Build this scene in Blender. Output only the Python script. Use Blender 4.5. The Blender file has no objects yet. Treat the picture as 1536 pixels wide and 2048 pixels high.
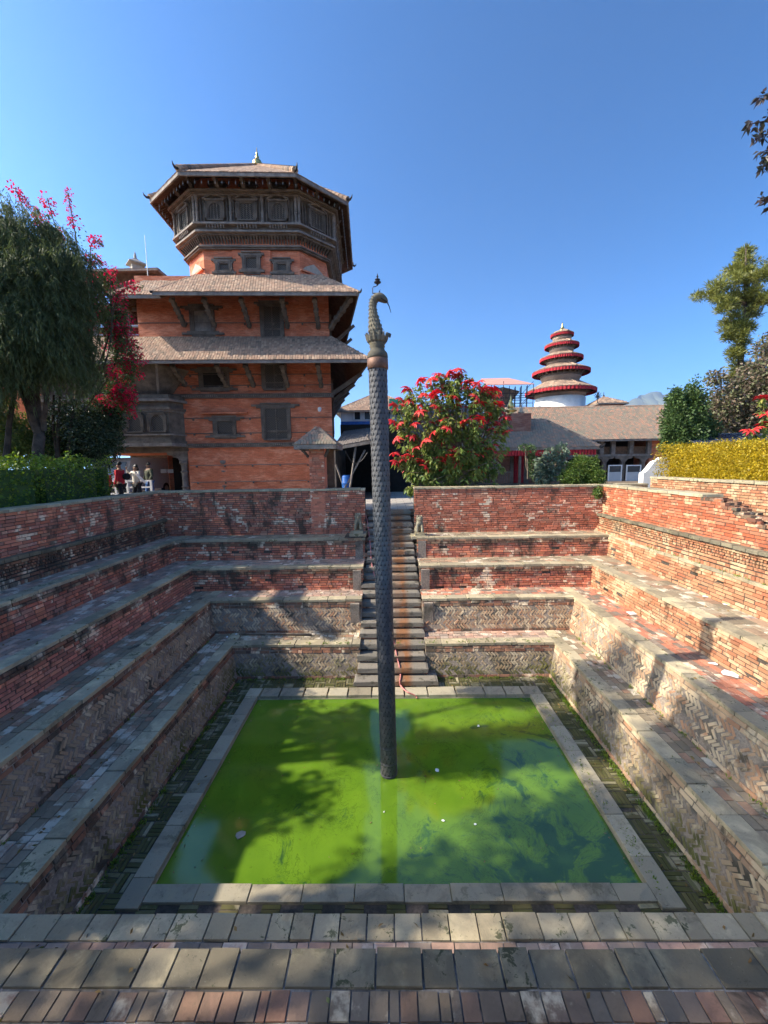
import bpy, bmesh, math, random
import numpy as np
from mathutils import Vector, Matrix
R = math.radians
random.seed(7); rng = np.random.default_rng(7)
sc = bpy.context.scene
col = sc.collection

# ---------------------------------------------------------------- camera
EYE = 1.5
FPX, PITCH, YAW, ROLL = 786.5, R(6.956), R(0.7), R(0.888)
cd = bpy.data.cameras.new('camera'); cam = bpy.data.objects.new('camera', cd); col.objects.link(cam); sc.camera = cam
cd.sensor_fit = 'HORIZONTAL'; cd.sensor_width = 36.0; cd.lens = FPX / 1536 * 36
cd.clip_start = 0.05; cd.clip_end = 20000
cam.matrix_world = Matrix.Translation((0, 0, EYE)) @ Matrix.Rotation(YAW, 4, 'Z') @ Matrix.Rotation(R(90) - PITCH, 4, 'X') @ Matrix.Rotation(-ROLL, 4, 'Z')

# ---------------------------------------------------------------- light
SUN_TO = Vector((-1, -0.14, 0.82)).normalized()
sun_el = math.asin(SUN_TO.z); sun_az = math.atan2(SUN_TO.x, SUN_TO.y)
w = bpy.data.worlds.new('World'); sc.world = w; w.use_nodes = True
wn = w.node_tree; wn.nodes.clear()
sky = wn.nodes.new('ShaderNodeTexSky'); sky.sky_type = 'NISHITA'; sky.sun_disc = False
sky.sun_elevation = sun_el; sky.sun_rotation = sun_az
sky.altitude = 1300; sky.air_density = 1.0; sky.dust_density = 2.6; sky.ozone_density = 0.5
bg = wn.nodes.new('ShaderNodeBackground'); bg.inputs['Strength'].default_value = 0.15
wo = wn.nodes.new('ShaderNodeOutputWorld')
tcn = wn.nodes.new('ShaderNodeTexCoord'); mpn = wn.nodes.new('ShaderNodeMapping'); mpn.inputs['Scale'].default_value = (1, 1, .85); mpn.inputs['Location'].default_value = (0, 0, .20)
SKG = 1.85
v1 = wn.nodes.new('ShaderNodeVectorMath'); v1.operation = 'SCALE'; v1.inputs['Scale'].default_value = .15 * 2.0; gmn = wn.nodes.new('ShaderNodeGamma'); gmn.inputs['Gamma'].default_value = SKG; hsn = wn.nodes.new('ShaderNodeVectorMath'); hsn.operation = 'SCALE'; hsn.inputs['Scale'].default_value = 1 / (.15 * 2.0)
wn.links.new(tcn.outputs['Generated'], mpn.inputs['Vector']); wn.links.new(mpn.outputs[0], sky.inputs['Vector'])
wn.links.new(sky.outputs[0], v1.inputs[0]); wn.links.new(v1.outputs[0], gmn.inputs[0]); wn.links.new(gmn.outputs[0], hsn.inputs[0]); hs2 = wn.nodes.new('ShaderNodeHueSaturation'); hs2.inputs['Saturation'].default_value = 1.13; hs2.inputs['Value'].default_value = .84; wn.links.new(hsn.outputs[0], hs2.inputs['Color']); tnt = wn.nodes.new('ShaderNodeVectorMath'); tnt.operation = 'MULTIPLY'; tnt.inputs[1].default_value = (1.02, 1.10, .90); wn.links.new(hs2.outputs[0], tnt.inputs[0]); wn.links.new(tnt.outputs[0], bg.inputs[0]); wn.links.new(bg.outputs[0], wo.inputs[0])
sl = bpy.data.lights.new('sun', 'SUN'); sl.energy = 2.95; sl.angle = R(0.53); sl.color = (1.0, 0.90, 0.76)
so = bpy.data.objects.new('sun', sl); col.objects.link(so); so.location = (-30, -4, 30)
so.rotation_euler = SUN_TO.to_track_quat('Z', 'Y').to_euler()
sc.view_settings.view_transform = 'Standard'; sc.view_settings.look = 'None'
sc.view_settings.exposure = 1.68; sc.view_settings.gamma = 1.0; sc.view_settings.use_curve_mapping = False
sc.cycles.max_bounces = 6; sc.cycles.diffuse_bounces = 4; sc.cycles.transparent_max_bounces = 8

# ---------------------------------------------------------------- levels (m; z = 0 is the courtyard ground)
ZF, ZD, ZC, ZB, ZA, ZW, ZWAT = -3.45, -2.70, -1.90, -1.27, -0.673, 0.70, -3.50
# each tier: left x, right x, back y, front y of its upper edge
TD = (-3.75, 3.85, 8.80, 3.19); TC = (-4.59, 4.65, 9.63, 2.36); TB = (-5.43, 5.51, 10.47, 1.5); TA = (-6.36, 6.44, 11.41, 0.6)
TW = (-7.17, 6.66, 12.25, -0.3); TF = (-3.57, 3.66, 8.62, 3.38); PW = (-2.88, 2.96, 7.885, 4.084)

# ---------------------------------------------------------------- node helpers
class NT:
    def __init__(s, name):
        s.m = bpy.data.materials.new(name); s.m.use_nodes = True; s.t = s.m.node_tree; s.t.nodes.clear()
        s.out = s.n('ShaderNodeOutputMaterial'); s._geo = None; s._oi = None
    def n(s, t, **k):
        x = s.t.nodes.new(t)
        for a, b in k.items(): setattr(x, a, b)
        return x
    def l(s, a, b): s.t.links.new(a, b)
    def put(s, sock, v):
        if hasattr(v, 'is_output') or isinstance(v, bpy.types.NodeSocket): s.l(v, sock)
        elif isinstance(v, (tuple, list)) and len(v) == 3 and sock.type == 'RGBA': sock.default_value = (*v, 1)
        else: sock.default_value = v
    def geo(s):
        if not s._geo: s._geo = s.n('ShaderNodeNewGeometry')
        return s._geo
    def pos(s): return s.geo().outputs['Position']
    def rand(s):
        if not s._oi: s._oi = s.n('ShaderNodeObjectInfo')
        a = s.math('MULTIPLY_ADD', s.geo().outputs['Random Per Island'], 7.3, s.math('MULTIPLY', s._oi.outputs['Random'], 5.7))
        return s.math('FRACT', a)
    def math(s, op, a, b=None, c=None, clamp=False):
        x = s.n('ShaderNodeMath', operation=op, use_clamp=clamp); s.put(x.inputs[0], a)
        if b is not None: s.put(x.inputs[1], b)
        if c is not None: s.put(x.inputs[2], c)
        return x.outputs[0]
    def vmul(s, v, k):
        x = s.n('ShaderNodeVectorMath', operation='MULTIPLY'); s.put(x.inputs[0], v); x.inputs[1].default_value = k; return x.outputs[0]
    def vadd(s, v, k):
        x = s.n('ShaderNodeVectorMath', operation='ADD'); s.put(x.inputs[0], v); s.put(x.inputs[1], k); return x.outputs[0]
    def noise(s, scale, detail=4, vec=None, rough=.55, dist=0, col=False):
        x = s.n('ShaderNodeTexNoise'); x.inputs['Scale'].default_value = scale; x.inputs['Detail'].default_value = detail
        x.inputs['Roughness'].default_value = rough; x.inputs['Distortion'].default_value = dist
        s.l(vec if vec is not None else s.pos(), x.inputs['Vector']); return x.outputs['Color' if col else 'Fac']
    def ramp(s, f, stops, interp='LINEAR'):
        x = s.n('ShaderNodeValToRGB'); x.color_ramp.interpolation = interp; e = x.color_ramp.elements
        while len(e) < len(stops): e.new(0.5)
        for q, (p, c) in zip(e, stops):
            q.position = p; q.color = (c, c, c, 1) if not isinstance(c, tuple) else (*c, 1)
        s.put(x.inputs[0], f); return x.outputs[0]
    def mask(s, f, a, b):
        x = s.n('ShaderNodeMapRange', interpolation_type='SMOOTHSTEP'); s.put(x.inputs[0], f); x.inputs[1].default_value = a; x.inputs[2].default_value = b; return x.outputs[0]
    def mix(s, f, a, b, blend='MIX'):
        x = s.n('ShaderNodeMix', data_type='RGBA', blend_type=blend); s.put(x.inputs[0], f); s.put(x.inputs[6], a); s.put(x.inputs[7], b); return x.outputs[2]
    def sep(s, v):
        x = s.n('ShaderNodeSeparateXYZ'); s.put(x.inputs[0], v); return x.outputs
    def comb(s, a, b, c):
        x = s.n('ShaderNodeCombineXYZ'); s.put(x.inputs[0], a); s.put(x.inputs[1], b); s.put(x.inputs[2], c); return x.outputs[0]
    def bump(s, h, strength=.4, dist=.01, normal=None):
        x = s.n('ShaderNodeBump'); x.inputs['Strength'].default_value = strength; x.inputs['Distance'].default_value = dist
        s.put(x.inputs['Height'], h)
        if normal is not None: s.l(normal, x.inputs['Normal'])
        return x.outputs[0]
    def hsv(s, c, h=.5, sat=1, v=1):
        x = s.n('ShaderNodeHueSaturation'); s.put(x.inputs['Hue'], h); s.put(x.inputs['Saturation'], sat); s.put(x.inputs['Value'], v); s.put(x.inputs['Color'], c); return x.outputs[0]
    def bsdf(s, color, rough=.85, normal=None, spec=.3, metal=0, ior=None, **k):
        b = s.n('ShaderNodeBsdfPrincipled'); s.put(b.inputs['Base Color'], color); s.put(b.inputs['Roughness'], rough)
        b.inputs['Specular IOR Level'].default_value = spec; b.inputs['Metallic'].default_value = metal
        if ior: b.inputs['IOR'].default_value = ior
        if normal is not None: s.l(normal, b.inputs['Normal'])
        for a, v in k.items(): s.put(b.inputs[a.replace('_', ' ')], v)
        s.l(b.outputs[0], s.out.inputs[0]); return s.m
    def leafy(s, color, rough=.5, trans=.3, tcol=None):
        b = s.n('ShaderNodeBsdfPrincipled'); s.put(b.inputs['Base Color'], color); b.inputs['Roughness'].default_value = rough
        b.inputs['Specular IOR Level'].default_value = .35
        t = s.n('ShaderNodeBsdfTranslucent'); s.put(t.inputs[0], tcol if tcol is not None else color)
        mx = s.n('ShaderNodeMixShader'); mx.inputs[0].default_value = trans; s.l(b.outputs[0], mx.inputs[1]); s.l(t.outputs[0], mx.inputs[2]); s.l(mx.outputs[0], s.out.inputs[0]); return s.m

MAT = {}
def simple(name, c, rough=.7, spec=.3, metal=0, var=.18, nscale=6, bumpd=.003):
    t = NT(name); n = t.noise(nscale, 5); g = t.noise(nscale * 9, 3)
    f = t.math('ADD', t.math('MULTIPLY', n, .7), t.math('MULTIPLY', g, .3))
    lo = tuple(max(0, x * (1 - var * 2)) for x in c); hi = tuple(min(1, x * (1 + var * 2)) for x in c)
    MAT[name] = t.bsdf(t.ramp(f, [(.3, lo), (.7, hi)]), rough, t.bump(g, .5, bumpd), spec, metal); return MAT[name]


def brick_mat(name, cols, stain=.5, white=.0, moss=0.0, stain_lo=.5, grime=(.03, .027, .025), dust=(.42, .38, .33), mossz=(-3.5, -2.9), streak=True, gain=2.05, sat=1.0, vv=.55):
    t = NT(name); r = t.rand()
    base = t.ramp(r, [(i / (len(cols) - 1) if len(cols) > 1 else 0, c) for i, c in enumerate(cols)])
    fine = t.noise(38, 6, rough=.7); mid = t.noise(7, 4)
    base = t.mix(t.math('MULTIPLY', fine, .55), base, t.mix(.5, base, (.02, .016, .014)))
    r2 = t.math('FRACT', t.math('MULTIPLY', r, 13.7))
    v = t.math('MULTIPLY_ADD', r2, vv, 1 - vv * .5)
    base = t.hsv(base, .5, 1, v)
    if not streak:
        gr = t.mask(t.noise(2.3, 9, rough=.72, dist=.6), .45, .62); base = t.mix(t.math('MULTIPLY', gr, .35), base, (.06, .054, .048)); g2 = t.mask(t.noise(18, 6, rough=.8), .56, .66); base = t.mix(t.math('MULTIPLY', g2, .4), base, (.10, .085, .07))
    if white:
        wm = t.mask(t.math('ADD', t.noise(2.1, 6, rough=.65), t.math('MULTIPLY', t.math('SUBTRACT', r2, .5), .18)), .62 - white * .25, .70 - white * .2)
        base = t.mix(t.math('MULTIPLY', wm, .8), base, dust)
    if stain:
        vec = t.vmul(t.pos(), (1.5, 1.5, .55)) if streak else t.pos()
        sm = t.noise(1.6, 7, vec, .68, .4)
        sm = t.math('ADD', sm, t.math('MULTIPLY', t.math('SUBTRACT', r2, .5), .14))
        sm = t.mask(sm, stain_lo + .12 - stain * .16, stain_lo + .24 - stain * .1)
        base = t.mix(t.math('MULTIPLY', sm, .88), base, grime)
    if moss:
        z = t.sep(t.pos())[2]
        zz = t.mask(t.math('ADD', z, t.math('MULTIPLY', t.math('SUBTRACT', t.noise(2.4, 5), .5), -1.4)), mossz[1], mossz[0])
        base = t.mix(t.math('MULTIPLY', zz, moss), base, t.mix(mid, (.022, .028, .012), (.075, .085, .02)))
    nb = t.bump(fine, .7, .004, t.bump(mid, .5, .012))
    base = t.mix(1.0, t.hsv(base, .5, sat, gain), (1.08, 1.0, .80), 'MULTIPLY'); MAT[name] = t.bsdf(base, .9, nb, .2); return MAT[name]

brick_mat('brick_red_stained', [(.27, .09, .065), (.34, .12, .085), (.20, .075, .065), (.38, .15, .10), (.24, .11, .10), (.30, .18, .14)], .78, .2)
brick_mat('brick_pink', [(.32, .12, .10), (.27, .11, .10), (.36, .16, .12), (.22, .10, .09), (.30, .15, .13)], .35, .12)
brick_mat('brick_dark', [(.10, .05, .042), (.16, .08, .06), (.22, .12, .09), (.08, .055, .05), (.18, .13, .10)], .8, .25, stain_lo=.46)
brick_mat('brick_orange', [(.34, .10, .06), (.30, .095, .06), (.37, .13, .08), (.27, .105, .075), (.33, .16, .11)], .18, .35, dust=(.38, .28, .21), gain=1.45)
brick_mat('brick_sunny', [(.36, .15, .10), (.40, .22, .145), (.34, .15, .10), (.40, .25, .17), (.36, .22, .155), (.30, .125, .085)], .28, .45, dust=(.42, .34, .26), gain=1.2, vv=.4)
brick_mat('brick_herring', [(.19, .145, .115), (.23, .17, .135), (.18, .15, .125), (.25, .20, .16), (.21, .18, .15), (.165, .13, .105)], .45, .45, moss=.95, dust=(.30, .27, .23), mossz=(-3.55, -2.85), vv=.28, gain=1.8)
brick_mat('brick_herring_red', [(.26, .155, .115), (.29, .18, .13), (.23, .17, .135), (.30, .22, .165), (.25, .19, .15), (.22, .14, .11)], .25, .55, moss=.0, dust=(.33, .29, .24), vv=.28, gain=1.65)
brick_mat('brick_floor', [(.07, .062, .045), (.10, .085, .06), (.06, .06, .038), (.12, .10, .07), (.055, .055, .04), (.42, .39, .33), (.13, .10, .075)], .35, .2, moss=.7, mossz=(-3.2, -4.2), streak=False, gain=1.5)
brick_mat('tile_red', [(.30, .115, .085), (.25, .11, .09), (.34, .14, .10), (.16, .12, .11), (.12, .115, .115), (.28, .13, .10)], .25, .3, streak=False, dust=(.36, .33, .30))
brick_mat('tile_front', [(.19, .12, .10), (.15, .125, .115), (.22, .13, .11), (.14, .125, .12), (.17, .14, .12), (.24, .13, .105)], .5, .2, streak=False, gain=1.3, vv=.3)
brick_mat('tile_grey', [(.150, .132, .112), (.17, .148, .125), (.14, .126, .108), (.185, .158, .13), (.23, .14, .11), (.155, .137, .117)], .3, .25, streak=False, dust=(.30, .29, .28))
brick_mat('tile_pinkgrey', [(.25, .17, .155), (.21, .16, .155), (.28, .18, .16), (.18, .155, .155), (.24, .19, .18)], .2, .2, streak=False, dust=(.34, .31, .30))
brick_mat('brick_gate', [(.29, .095, .065), (.25, .09, .065), (.33, .12, .085), (.22, .09, .07), (.27, .14, .11)], .45, .2)

def slab_mat(name, cols, lichen=.5, warm=.2, gain=2.6):
    t = NT(name); r = t.rand(); base = t.ramp(r, [(i / (len(cols) - 1), c) for i, c in enumerate(cols)])
    fine = t.noise(55, 6, rough=.75); mid = t.noise(4, 5); blot = t.noise(14, 5, rough=.7, dist=.6)
    base = t.mix(t.math('MULTIPLY', fine, .5), base, t.mix(.55, base, (.015, .015, .015)))
    base = t.mix(t.math('MULTIPLY', t.mask(mid, .5, .7), .45), base, (.27, .24, .18))
    li = t.mask(t.math('ADD', blot, t.math('MULTIPLY', t.math('SUBTRACT', mid, .5), .9)), .60, .68)
    li = t.math('MULTIPLY', li, t.mask(t.math('FRACT', t.math('MULTIPLY', r, 9.1)), .45, .6))
    base = t.mix(t.math('MULTIPLY', li, lichen), base, (.028, .034, .018))
    big = t.noise(1.9, 9, rough=.72, dist=.8); base = t.mix(t.math('MULTIPLY', t.mask(big, .48, .64), .42), base, (.040, .038, .034))
    pale = t.mask(t.noise(3.1, 8, rough=.7), .58, .68); base = t.mix(t.math('MULTIPLY', pale, .45), base, (.21, .19, .155))
    pit = t.mask(t.noise(23, 5, rough=.8), .60, .66); base = t.mix(t.math('MULTIPLY', pit, .5), base, (.035, .034, .028))
    base = t.hsv(base, .5, 1, t.math('MULTIPLY_ADD', t.math('FRACT', t.math('MULTIPLY', r, 23.3)), .45, .78))
    sp = t.mask(t.noise(90, 2), .74, .78); base = t.mix(t.math('MULTIPLY', sp, .5), base, (.45, .45, .42))
    base = t.mix(1.0, t.hsv(base, .5, 1, gain), (1.05, 1.0, .80), 'MULTIPLY'); MAT[name] = t.bsdf(base, .82, t.bump(fine, .6, .003, t.bump(mid, .6, .012, t.bump(blot, .3, .006))), .3); return MAT[name]
slab_mat('slab', [(.150, .132, .108), (.175, .155, .125), (.14, .127, .108), (.19, .165, .13), (.155, .138, .114)], .85)
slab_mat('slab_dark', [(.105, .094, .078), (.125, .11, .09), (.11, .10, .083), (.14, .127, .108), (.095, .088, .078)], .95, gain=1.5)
slab_mat('stone_rim', [(.25, .232, .20), (.29, .268, .232), (.235, .22, .195), (.26, .235, .20)], .35, gain=1.5)
slab_mat('stone_step', [(.13, .12, .10), (.17, .155, .13), (.11, .105, .095), (.20, .18, .15), (.15, .14, .12)], .6)
slab_mat('stone_carved', [(.10, .095, .085), (.13, .12, .10)], .5)

t = NT('mortar'); n = t.noise(30, 5); m_ = t.noise(2, 5)
MAT['mortar'] = t.bsdf(t.mix(t.mask(m_, .4, .7), t.ramp(n, [(.3, (.055, .045, .038)), (.7, (.13, .105, .085))]), (.03, .03, .022)), .95, t.bump(n, .6, .01))
t = NT('mortar_tan'); n = t.noise(30, 5); m_ = t.noise(2, 5)
MAT['mortar_tan'] = t.bsdf(t.mix(t.mask(m_, .45, .7), t.ramp(n, [(.3, (.20, .165, .13)), (.7, (.36, .30, .24))]), (.06, .055, .04)), .95, t.bump(n, .7, .012))
t = NT('mortar_light'); n = t.noise(30, 5); m_ = t.noise(3, 5)
MAT['mortar_light'] = t.bsdf(t.mix(t.mask(m_, .35, .6), t.ramp(n, [(.3, (.16, .15, .14)), (.7, (.36, .33, .30))]), (.06, .055, .05)), .95, t.bump(n, .6, .006))
t = NT('soil'); n = t.noise(9, 6)
MAT['soil'] = t.bsdf(t.ramp(n, [(.3, (.12, .09, .06)), (.7, (.26, .20, .14))]), .95, t.bump(n, .8, .03))
t = NT('paving'); n = t.noise(3, 6); n2 = t.noise(30, 4)
bt = t.n('ShaderNodeTexBrick'); bt.inputs['Scale'].default_value = 1; bt.inputs['Brick Width'].default_value = .6; bt.inputs['Row Height'].default_value = .4; bt.inputs['Mortar Size'].default_value = .008
bt.inputs['Color1'].default_value = (.42, .38, .33, 1); bt.inputs['Color2'].default_value = (.50, .45, .39, 1); bt.inputs['Mortar'].default_value = (.07, .06, .05, 1)
t.l(t.pos(), bt.inputs['Vector'])
MAT['paving'] = t.bsdf(t.mix(t.math('MULTIPLY', n, .5), bt.outputs[0], (.10, .09, .08)), .9, t.bump(n2, .4, .004))

# ---------------------------------------------------------------- mesh helpers
def link_mesh(name, V, F, mat, parent=None, smooth=False, loc=None):
    me = bpy.data.meshes.new(name); me.from_pydata([tuple(v) for v in V] if not isinstance(V, np.ndarray) else V.tolist(), [], F if not isinstance(F, np.ndarray) else F.tolist())
    if mat is not None: me.materials.append(MAT[mat] if isinstance(mat, str) else mat)
    if smooth: me.polygons.foreach_set('use_smooth', [True] * len(me.polygons))
    me.update()
    o = bpy.data.objects.new(name, me); col.objects.link(o)
    attach(o, parent); return o
WL = {}
def attach(o, parent):
    """vertices are in world coordinates: cancel the parent's own place"""
    if parent is not None:
        o.parent = parent; o.location = -Vector(WL.get(parent.name, (0, 0, 0))); WL[o.name] = (0, 0, 0)
    else: WL[o.name] = (0, 0, 0)
def tag(o, label=None, cat=None, group=None, kind=None):
    if label: o['label'] = label
    if cat: o['category'] = cat
    if group: o['group'] = group
    if kind: o['kind'] = kind
    elif cat: o['kind'] = 'thing'
    return o
def thing(name, label, cat, loc=(0, 0, 0), group=None):
    o = bpy.data.objects.new(name, None); col.objects.link(o); o.empty_display_size = .2
    o.location = loc; WL[o.name] = tuple(loc); return tag(o, label, cat, group)
def duptree(o, parent=None, delta=None):
    c = o.copy(); col.objects.link(c); c.parent = parent
    for ch in o.children: duptree(ch, c)
    return c
BOXF = [(0, 3, 2, 1), (4, 5, 6, 7), (0, 1, 5, 4), (1, 2, 6, 5), (2, 3, 7, 6), (3, 0, 4, 7)]
class MB:
    def __init__(s): s.V = []; s.F = []
    def raw(s, V, F):
        b = len(s.V); s.V += [tuple(v) for v in V]; s.F += [tuple(b + i for i in f) for f in F]; return s
    def box(s, x0, x1, y0, y1, z0, z1):
        return s.raw([(x0, y0, z0), (x1, y0, z0), (x1, y1, z0), (x0, y1, z0), (x0, y0, z1), (x1, y0, z1), (x1, y1, z1), (x0, y1, z1)], BOXF)
    def fbox(s, O, U, V, N, hu, hv, hn):
        O = Vector(O); U = Vector(U); V = Vector(V); N = Vector(N)
        P = [O + U * a * hu + V * b * hv + N * c * hn for c in (-1, 1) for a, b in ((-1, -1), (1, -1), (1, 1), (-1, 1))]
        return s.raw(P, BOXF)
    def bar(s, p0, p1, w, h=None, up=(0, 0, 1)):
        p0 = Vector(p0); p1 = Vector(p1); d = (p1 - p0); L = d.length; d.normalize(); up = Vector(up)
        if abs(d.dot(up)) > .98: up = Vector((1, 0, 0))
        a = d.cross(up).normalized(); b = a.cross(d); return s.fbox((p0 + p1) / 2, a, b, d, w / 2, (h or w) / 2, L / 2)
    def tube(s, pts, r, n=8, cap=True):
        pts = [Vector(p) for p in pts]; rr = r if isinstance(r, (list, tuple)) else [r] * len(pts); V = []; F = []
        for i, p in enumerate(pts):
            d = (pts[min(i + 1, len(pts) - 1)] - pts[max(i - 1, 0)]).normalized()
            up = Vector((0, 0, 1)) if abs(d.z) < .95 else Vector((1, 0, 0))
            a = d.cross(up).normalized(); b = a.cross(d)
            V += [p + (a * math.cos(q * 2 * math.pi / n) + b * math.sin(q * 2 * math.pi / n)) * rr[i] for q in range(n)]
        for i in range(len(pts) - 1):
            F += [(i * n + q, i * n + (q + 1) % n, (i + 1) * n + (q + 1) % n, (i + 1) * n + q) for q in range(n)]
        if cap: F += [tuple(range(n)), tuple(range((len(pts) - 1) * n, len(pts) * n))]
        return s.raw(V, F)
    def lathe(s, c, prof, n=24, sy=1.0, cap=True):
        V = []; F = []
        for r, z in prof: V += [(c[0] + r * math.cos(2 * math.pi * q / n), c[1] + sy * r * math.sin(2 * math.pi * q / n), c[2] + z) for q in range(n)]
        m = len(prof)
        for i in range(m - 1): F += [(i * n + q, i * n + (q + 1) % n, (i + 1) * n + (q + 1) % n, (i + 1) * n + q) for q in range(n)]
        if cap: F += [tuple(reversed(range(n))), tuple(range((m - 1) * n, m * n))]
        return s.raw(V, F)
    def prism(s, poly, z0, z1):
        n = len(poly); V = [(x, y, z0) for x, y in poly] + [(x, y, z1) for x, y in poly]
        return s.raw(V, [tuple(reversed(range(n))), tuple(range(n, 2 * n))] + [(i, (i + 1) % n, n + (i + 1) % n, n + i) for i in range(n)])
    def extr(s, poly, O, U, V, N, d):
        """polygon (u,v) in frame, extruded along N by d"""
        O = Vector(O); U = Vector(U); V = Vector(V); N = Vector(N); n = len(poly)
        P = [O + U * a + V * b for a, b in poly] + [O + U * a + V * b + N * d for a, b in poly]
        return s.raw(P, [tuple(reversed(range(n))), tuple(range(n, 2 * n))] + [(i, (i + 1) % n, n + (i + 1) % n, n + i) for i in range(n)])
    def build(s, name, mat, parent=None, smooth=False): return link_mesh(name, s.V, s.F, mat, parent, smooth)
def fixn(o):
    bm = bmesh.new(); bm.from_mesh(o.data); bmesh.ops.recalc_face_normals(bm, faces=bm.faces); bm.to_mesh(o.data); bm.free(); return o

# pieces: chamfered unit bricks (half extents 1), front face at +n
def unit_piece(ch, jit, seed):
    q = np.random.default_rng(seed); c = 1 - ch
    V = [(-1, -1, -1), (1, -1, -1), (1, 1, -1), (-1, 1, -1), (-1, -1, .72), (1, -1, .72), (1, 1, .72), (-1, 1, .72), (-c, -c, 1), (c, -c, 1), (c, c, 1), (-c, c, 1)]
    V = np.array(V, float); V[:, :2] += q.uniform(-jit, jit, (12, 2)) * np.array([.35, 1]); V[8:, 2] += q.uniform(-jit, jit, 4) * 1.2
    return V
PF = np.array([(0, 1, 5, 4), (1, 2, 6, 5), (2, 3, 7, 6), (3, 0, 4, 7), (4, 5, 9, 8), (5, 6, 10, 9), (6, 7, 11, 10), (7, 4, 8, 11), (8, 9, 10, 11)])
UP = [unit_piece(.06, .07, i) for i in range(6)]
UPF = [unit_piece(.018, .012, 50 + i) for i in range(6)]     # flatter pieces for slabs and tiles
UMESH = {}
def unit_mesh(k, mat, nm, flat=False):
    key = (k, mat, nm, flat)
    if key not in UMESH:
        me = bpy.data.meshes.new(nm); me.from_pydata((UPF if flat else UP)[k].tolist(), [], PF.tolist()); me.materials.append(MAT[mat]); me.update(); UMESH[key] = me
    return UMESH[key]
CAMP = np.array([0, 0, EYE])
def in_frame(p):
    a = np.array(p) - CAMP; c, s_ = math.cos(YAW), math.sin(YAW); x = a[0] * c + a[1] * s_; y = -a[0] * s_ + a[1] * c
    h = -a[2]; d = y * math.cos(PITCH) + h * math.sin(PITCH); v = h * math.cos(PITCH) - y * math.sin(PITCH)
    if d < .1: return 0
    return d if abs(FPX * x / d) < 800 and abs(FPX * v / d) < 1060 else 0
def emit(pieces, name, mat, parent, nmax=300, stuffname=None):
    """pieces: (center, U, V, N, hu, hv, hn); the nmax showing largest become objects, the rest one stuff mesh"""
    sc_ = []; flat = any(q in name for q in ('slab', 'tile', 'rim_'))
    for i, p in enumerate(pieces):
        d = in_frame(p[0]); sc_.append((-(p[4] * p[5]) / (d * d) if d else 1, i))
    sc_.sort(); big = [i for s_, i in sc_[:nmax] if s_ < 0]; bs = set(big)
    off = -Vector(WL.get(parent.name, (0, 0, 0))) if parent is not None else Vector((0, 0, 0))
    for i in big:
        c, U, V, N, hu, hv, hn = pieces[i]
        o = bpy.data.objects.new(name, unit_mesh(random.randrange(6), mat, name, flat)); col.objects.link(o)
        if parent is not None: o.parent = parent
        o.matrix_basis = Matrix(((U[0] * hu, V[0] * hv, N[0] * hn, c[0] + off[0]), (U[1] * hu, V[1] * hv, N[1] * hn, c[1] + off[1]), (U[2] * hu, V[2] * hv, N[2] * hn, c[2] + off[2]), (0, 0, 0, 1)))
    rest = [pieces[i] for i in range(len(pieces)) if i not in bs]
    if rest:
        C = np.array([p[0] for p in rest]); U = np.array([p[1] for p in rest]); V = np.array([p[2] for p in rest]); N = np.array([p[3] for p in rest])
        H = np.array([p[4:7] for p in rest]); u = np.array([(UPF if flat else UP)[i % 6] for i in range(len(rest))])
        P = C[:, None] + u[:, :, 0:1] * H[:, None, 0:1] * U[:, None] + u[:, :, 1:2] * H[:, None, 1:2] * V[:, None] + u[:, :, 2:3] * H[:, None, 2:3] * N[:, None]
        F = PF[None] + (np.arange(len(rest)) * 12)[:, None, None]
        o = link_mesh(stuffname or (name + 's_beyond'), P.reshape(-1, 3), F.reshape(-1, 4), mat, parent); o['kind'] = 'stuff'
def vunit(a): a = np.array(a, float); return a / np.linalg.norm(a)
# ================================================================ surfaces of single bricks, slabs and tiles
def frame(O, U, V, N, L):
    O = Vector(O); U = Vector(U).normalized(); V = Vector(V).normalized(); N = Vector(N).normalized()
    if U.cross(V).dot(N) < 0: O = O + U * L; U = -U
    return O, U, V, N
def bond(O, U, V, N, L, H, bl=.22, bh=.056, gap=.011, proud=.010, jit=.006, half=.03, ang=.012, miss=.0, soldier=0, clip=None, rag=None):
    O, U, V, N = frame(O, U, V, N, L); out = []; n = max(1, round(H / (bh + gap))); rh = H / n
    for r in range(n):
        v = (r + .5) * rh; u = -(random.random() * bl if not soldier else 0) - (bl / 2 if r % 2 else 0)
        while u < L:
            b = bl * random.uniform(.86, 1.1); 
            if random.random() < .18: b *= .5
            a, e = max(u, 0), min(u + b, L); u += b + gap
            if e - a < bl * .12 or random.random() < miss: continue
            if clip and not clip((a + e) / 2, v): continue
            th = random.gauss(0, ang) * .5; Uu = (U + V * th).normalized(); Vv = (V - U * th).normalized()
            c = O + U * ((a + e) / 2) + V * (v + random.gauss(0, .0012)) + N * (proud - half + random.gauss(0, jit) * .7)
            out.append((tuple(c), tuple(Uu), tuple(Vv), tuple(N), (e - a) / 2, (rh - gap) / 2 * random.uniform(.9, 1.02), half))
    return out
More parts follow.
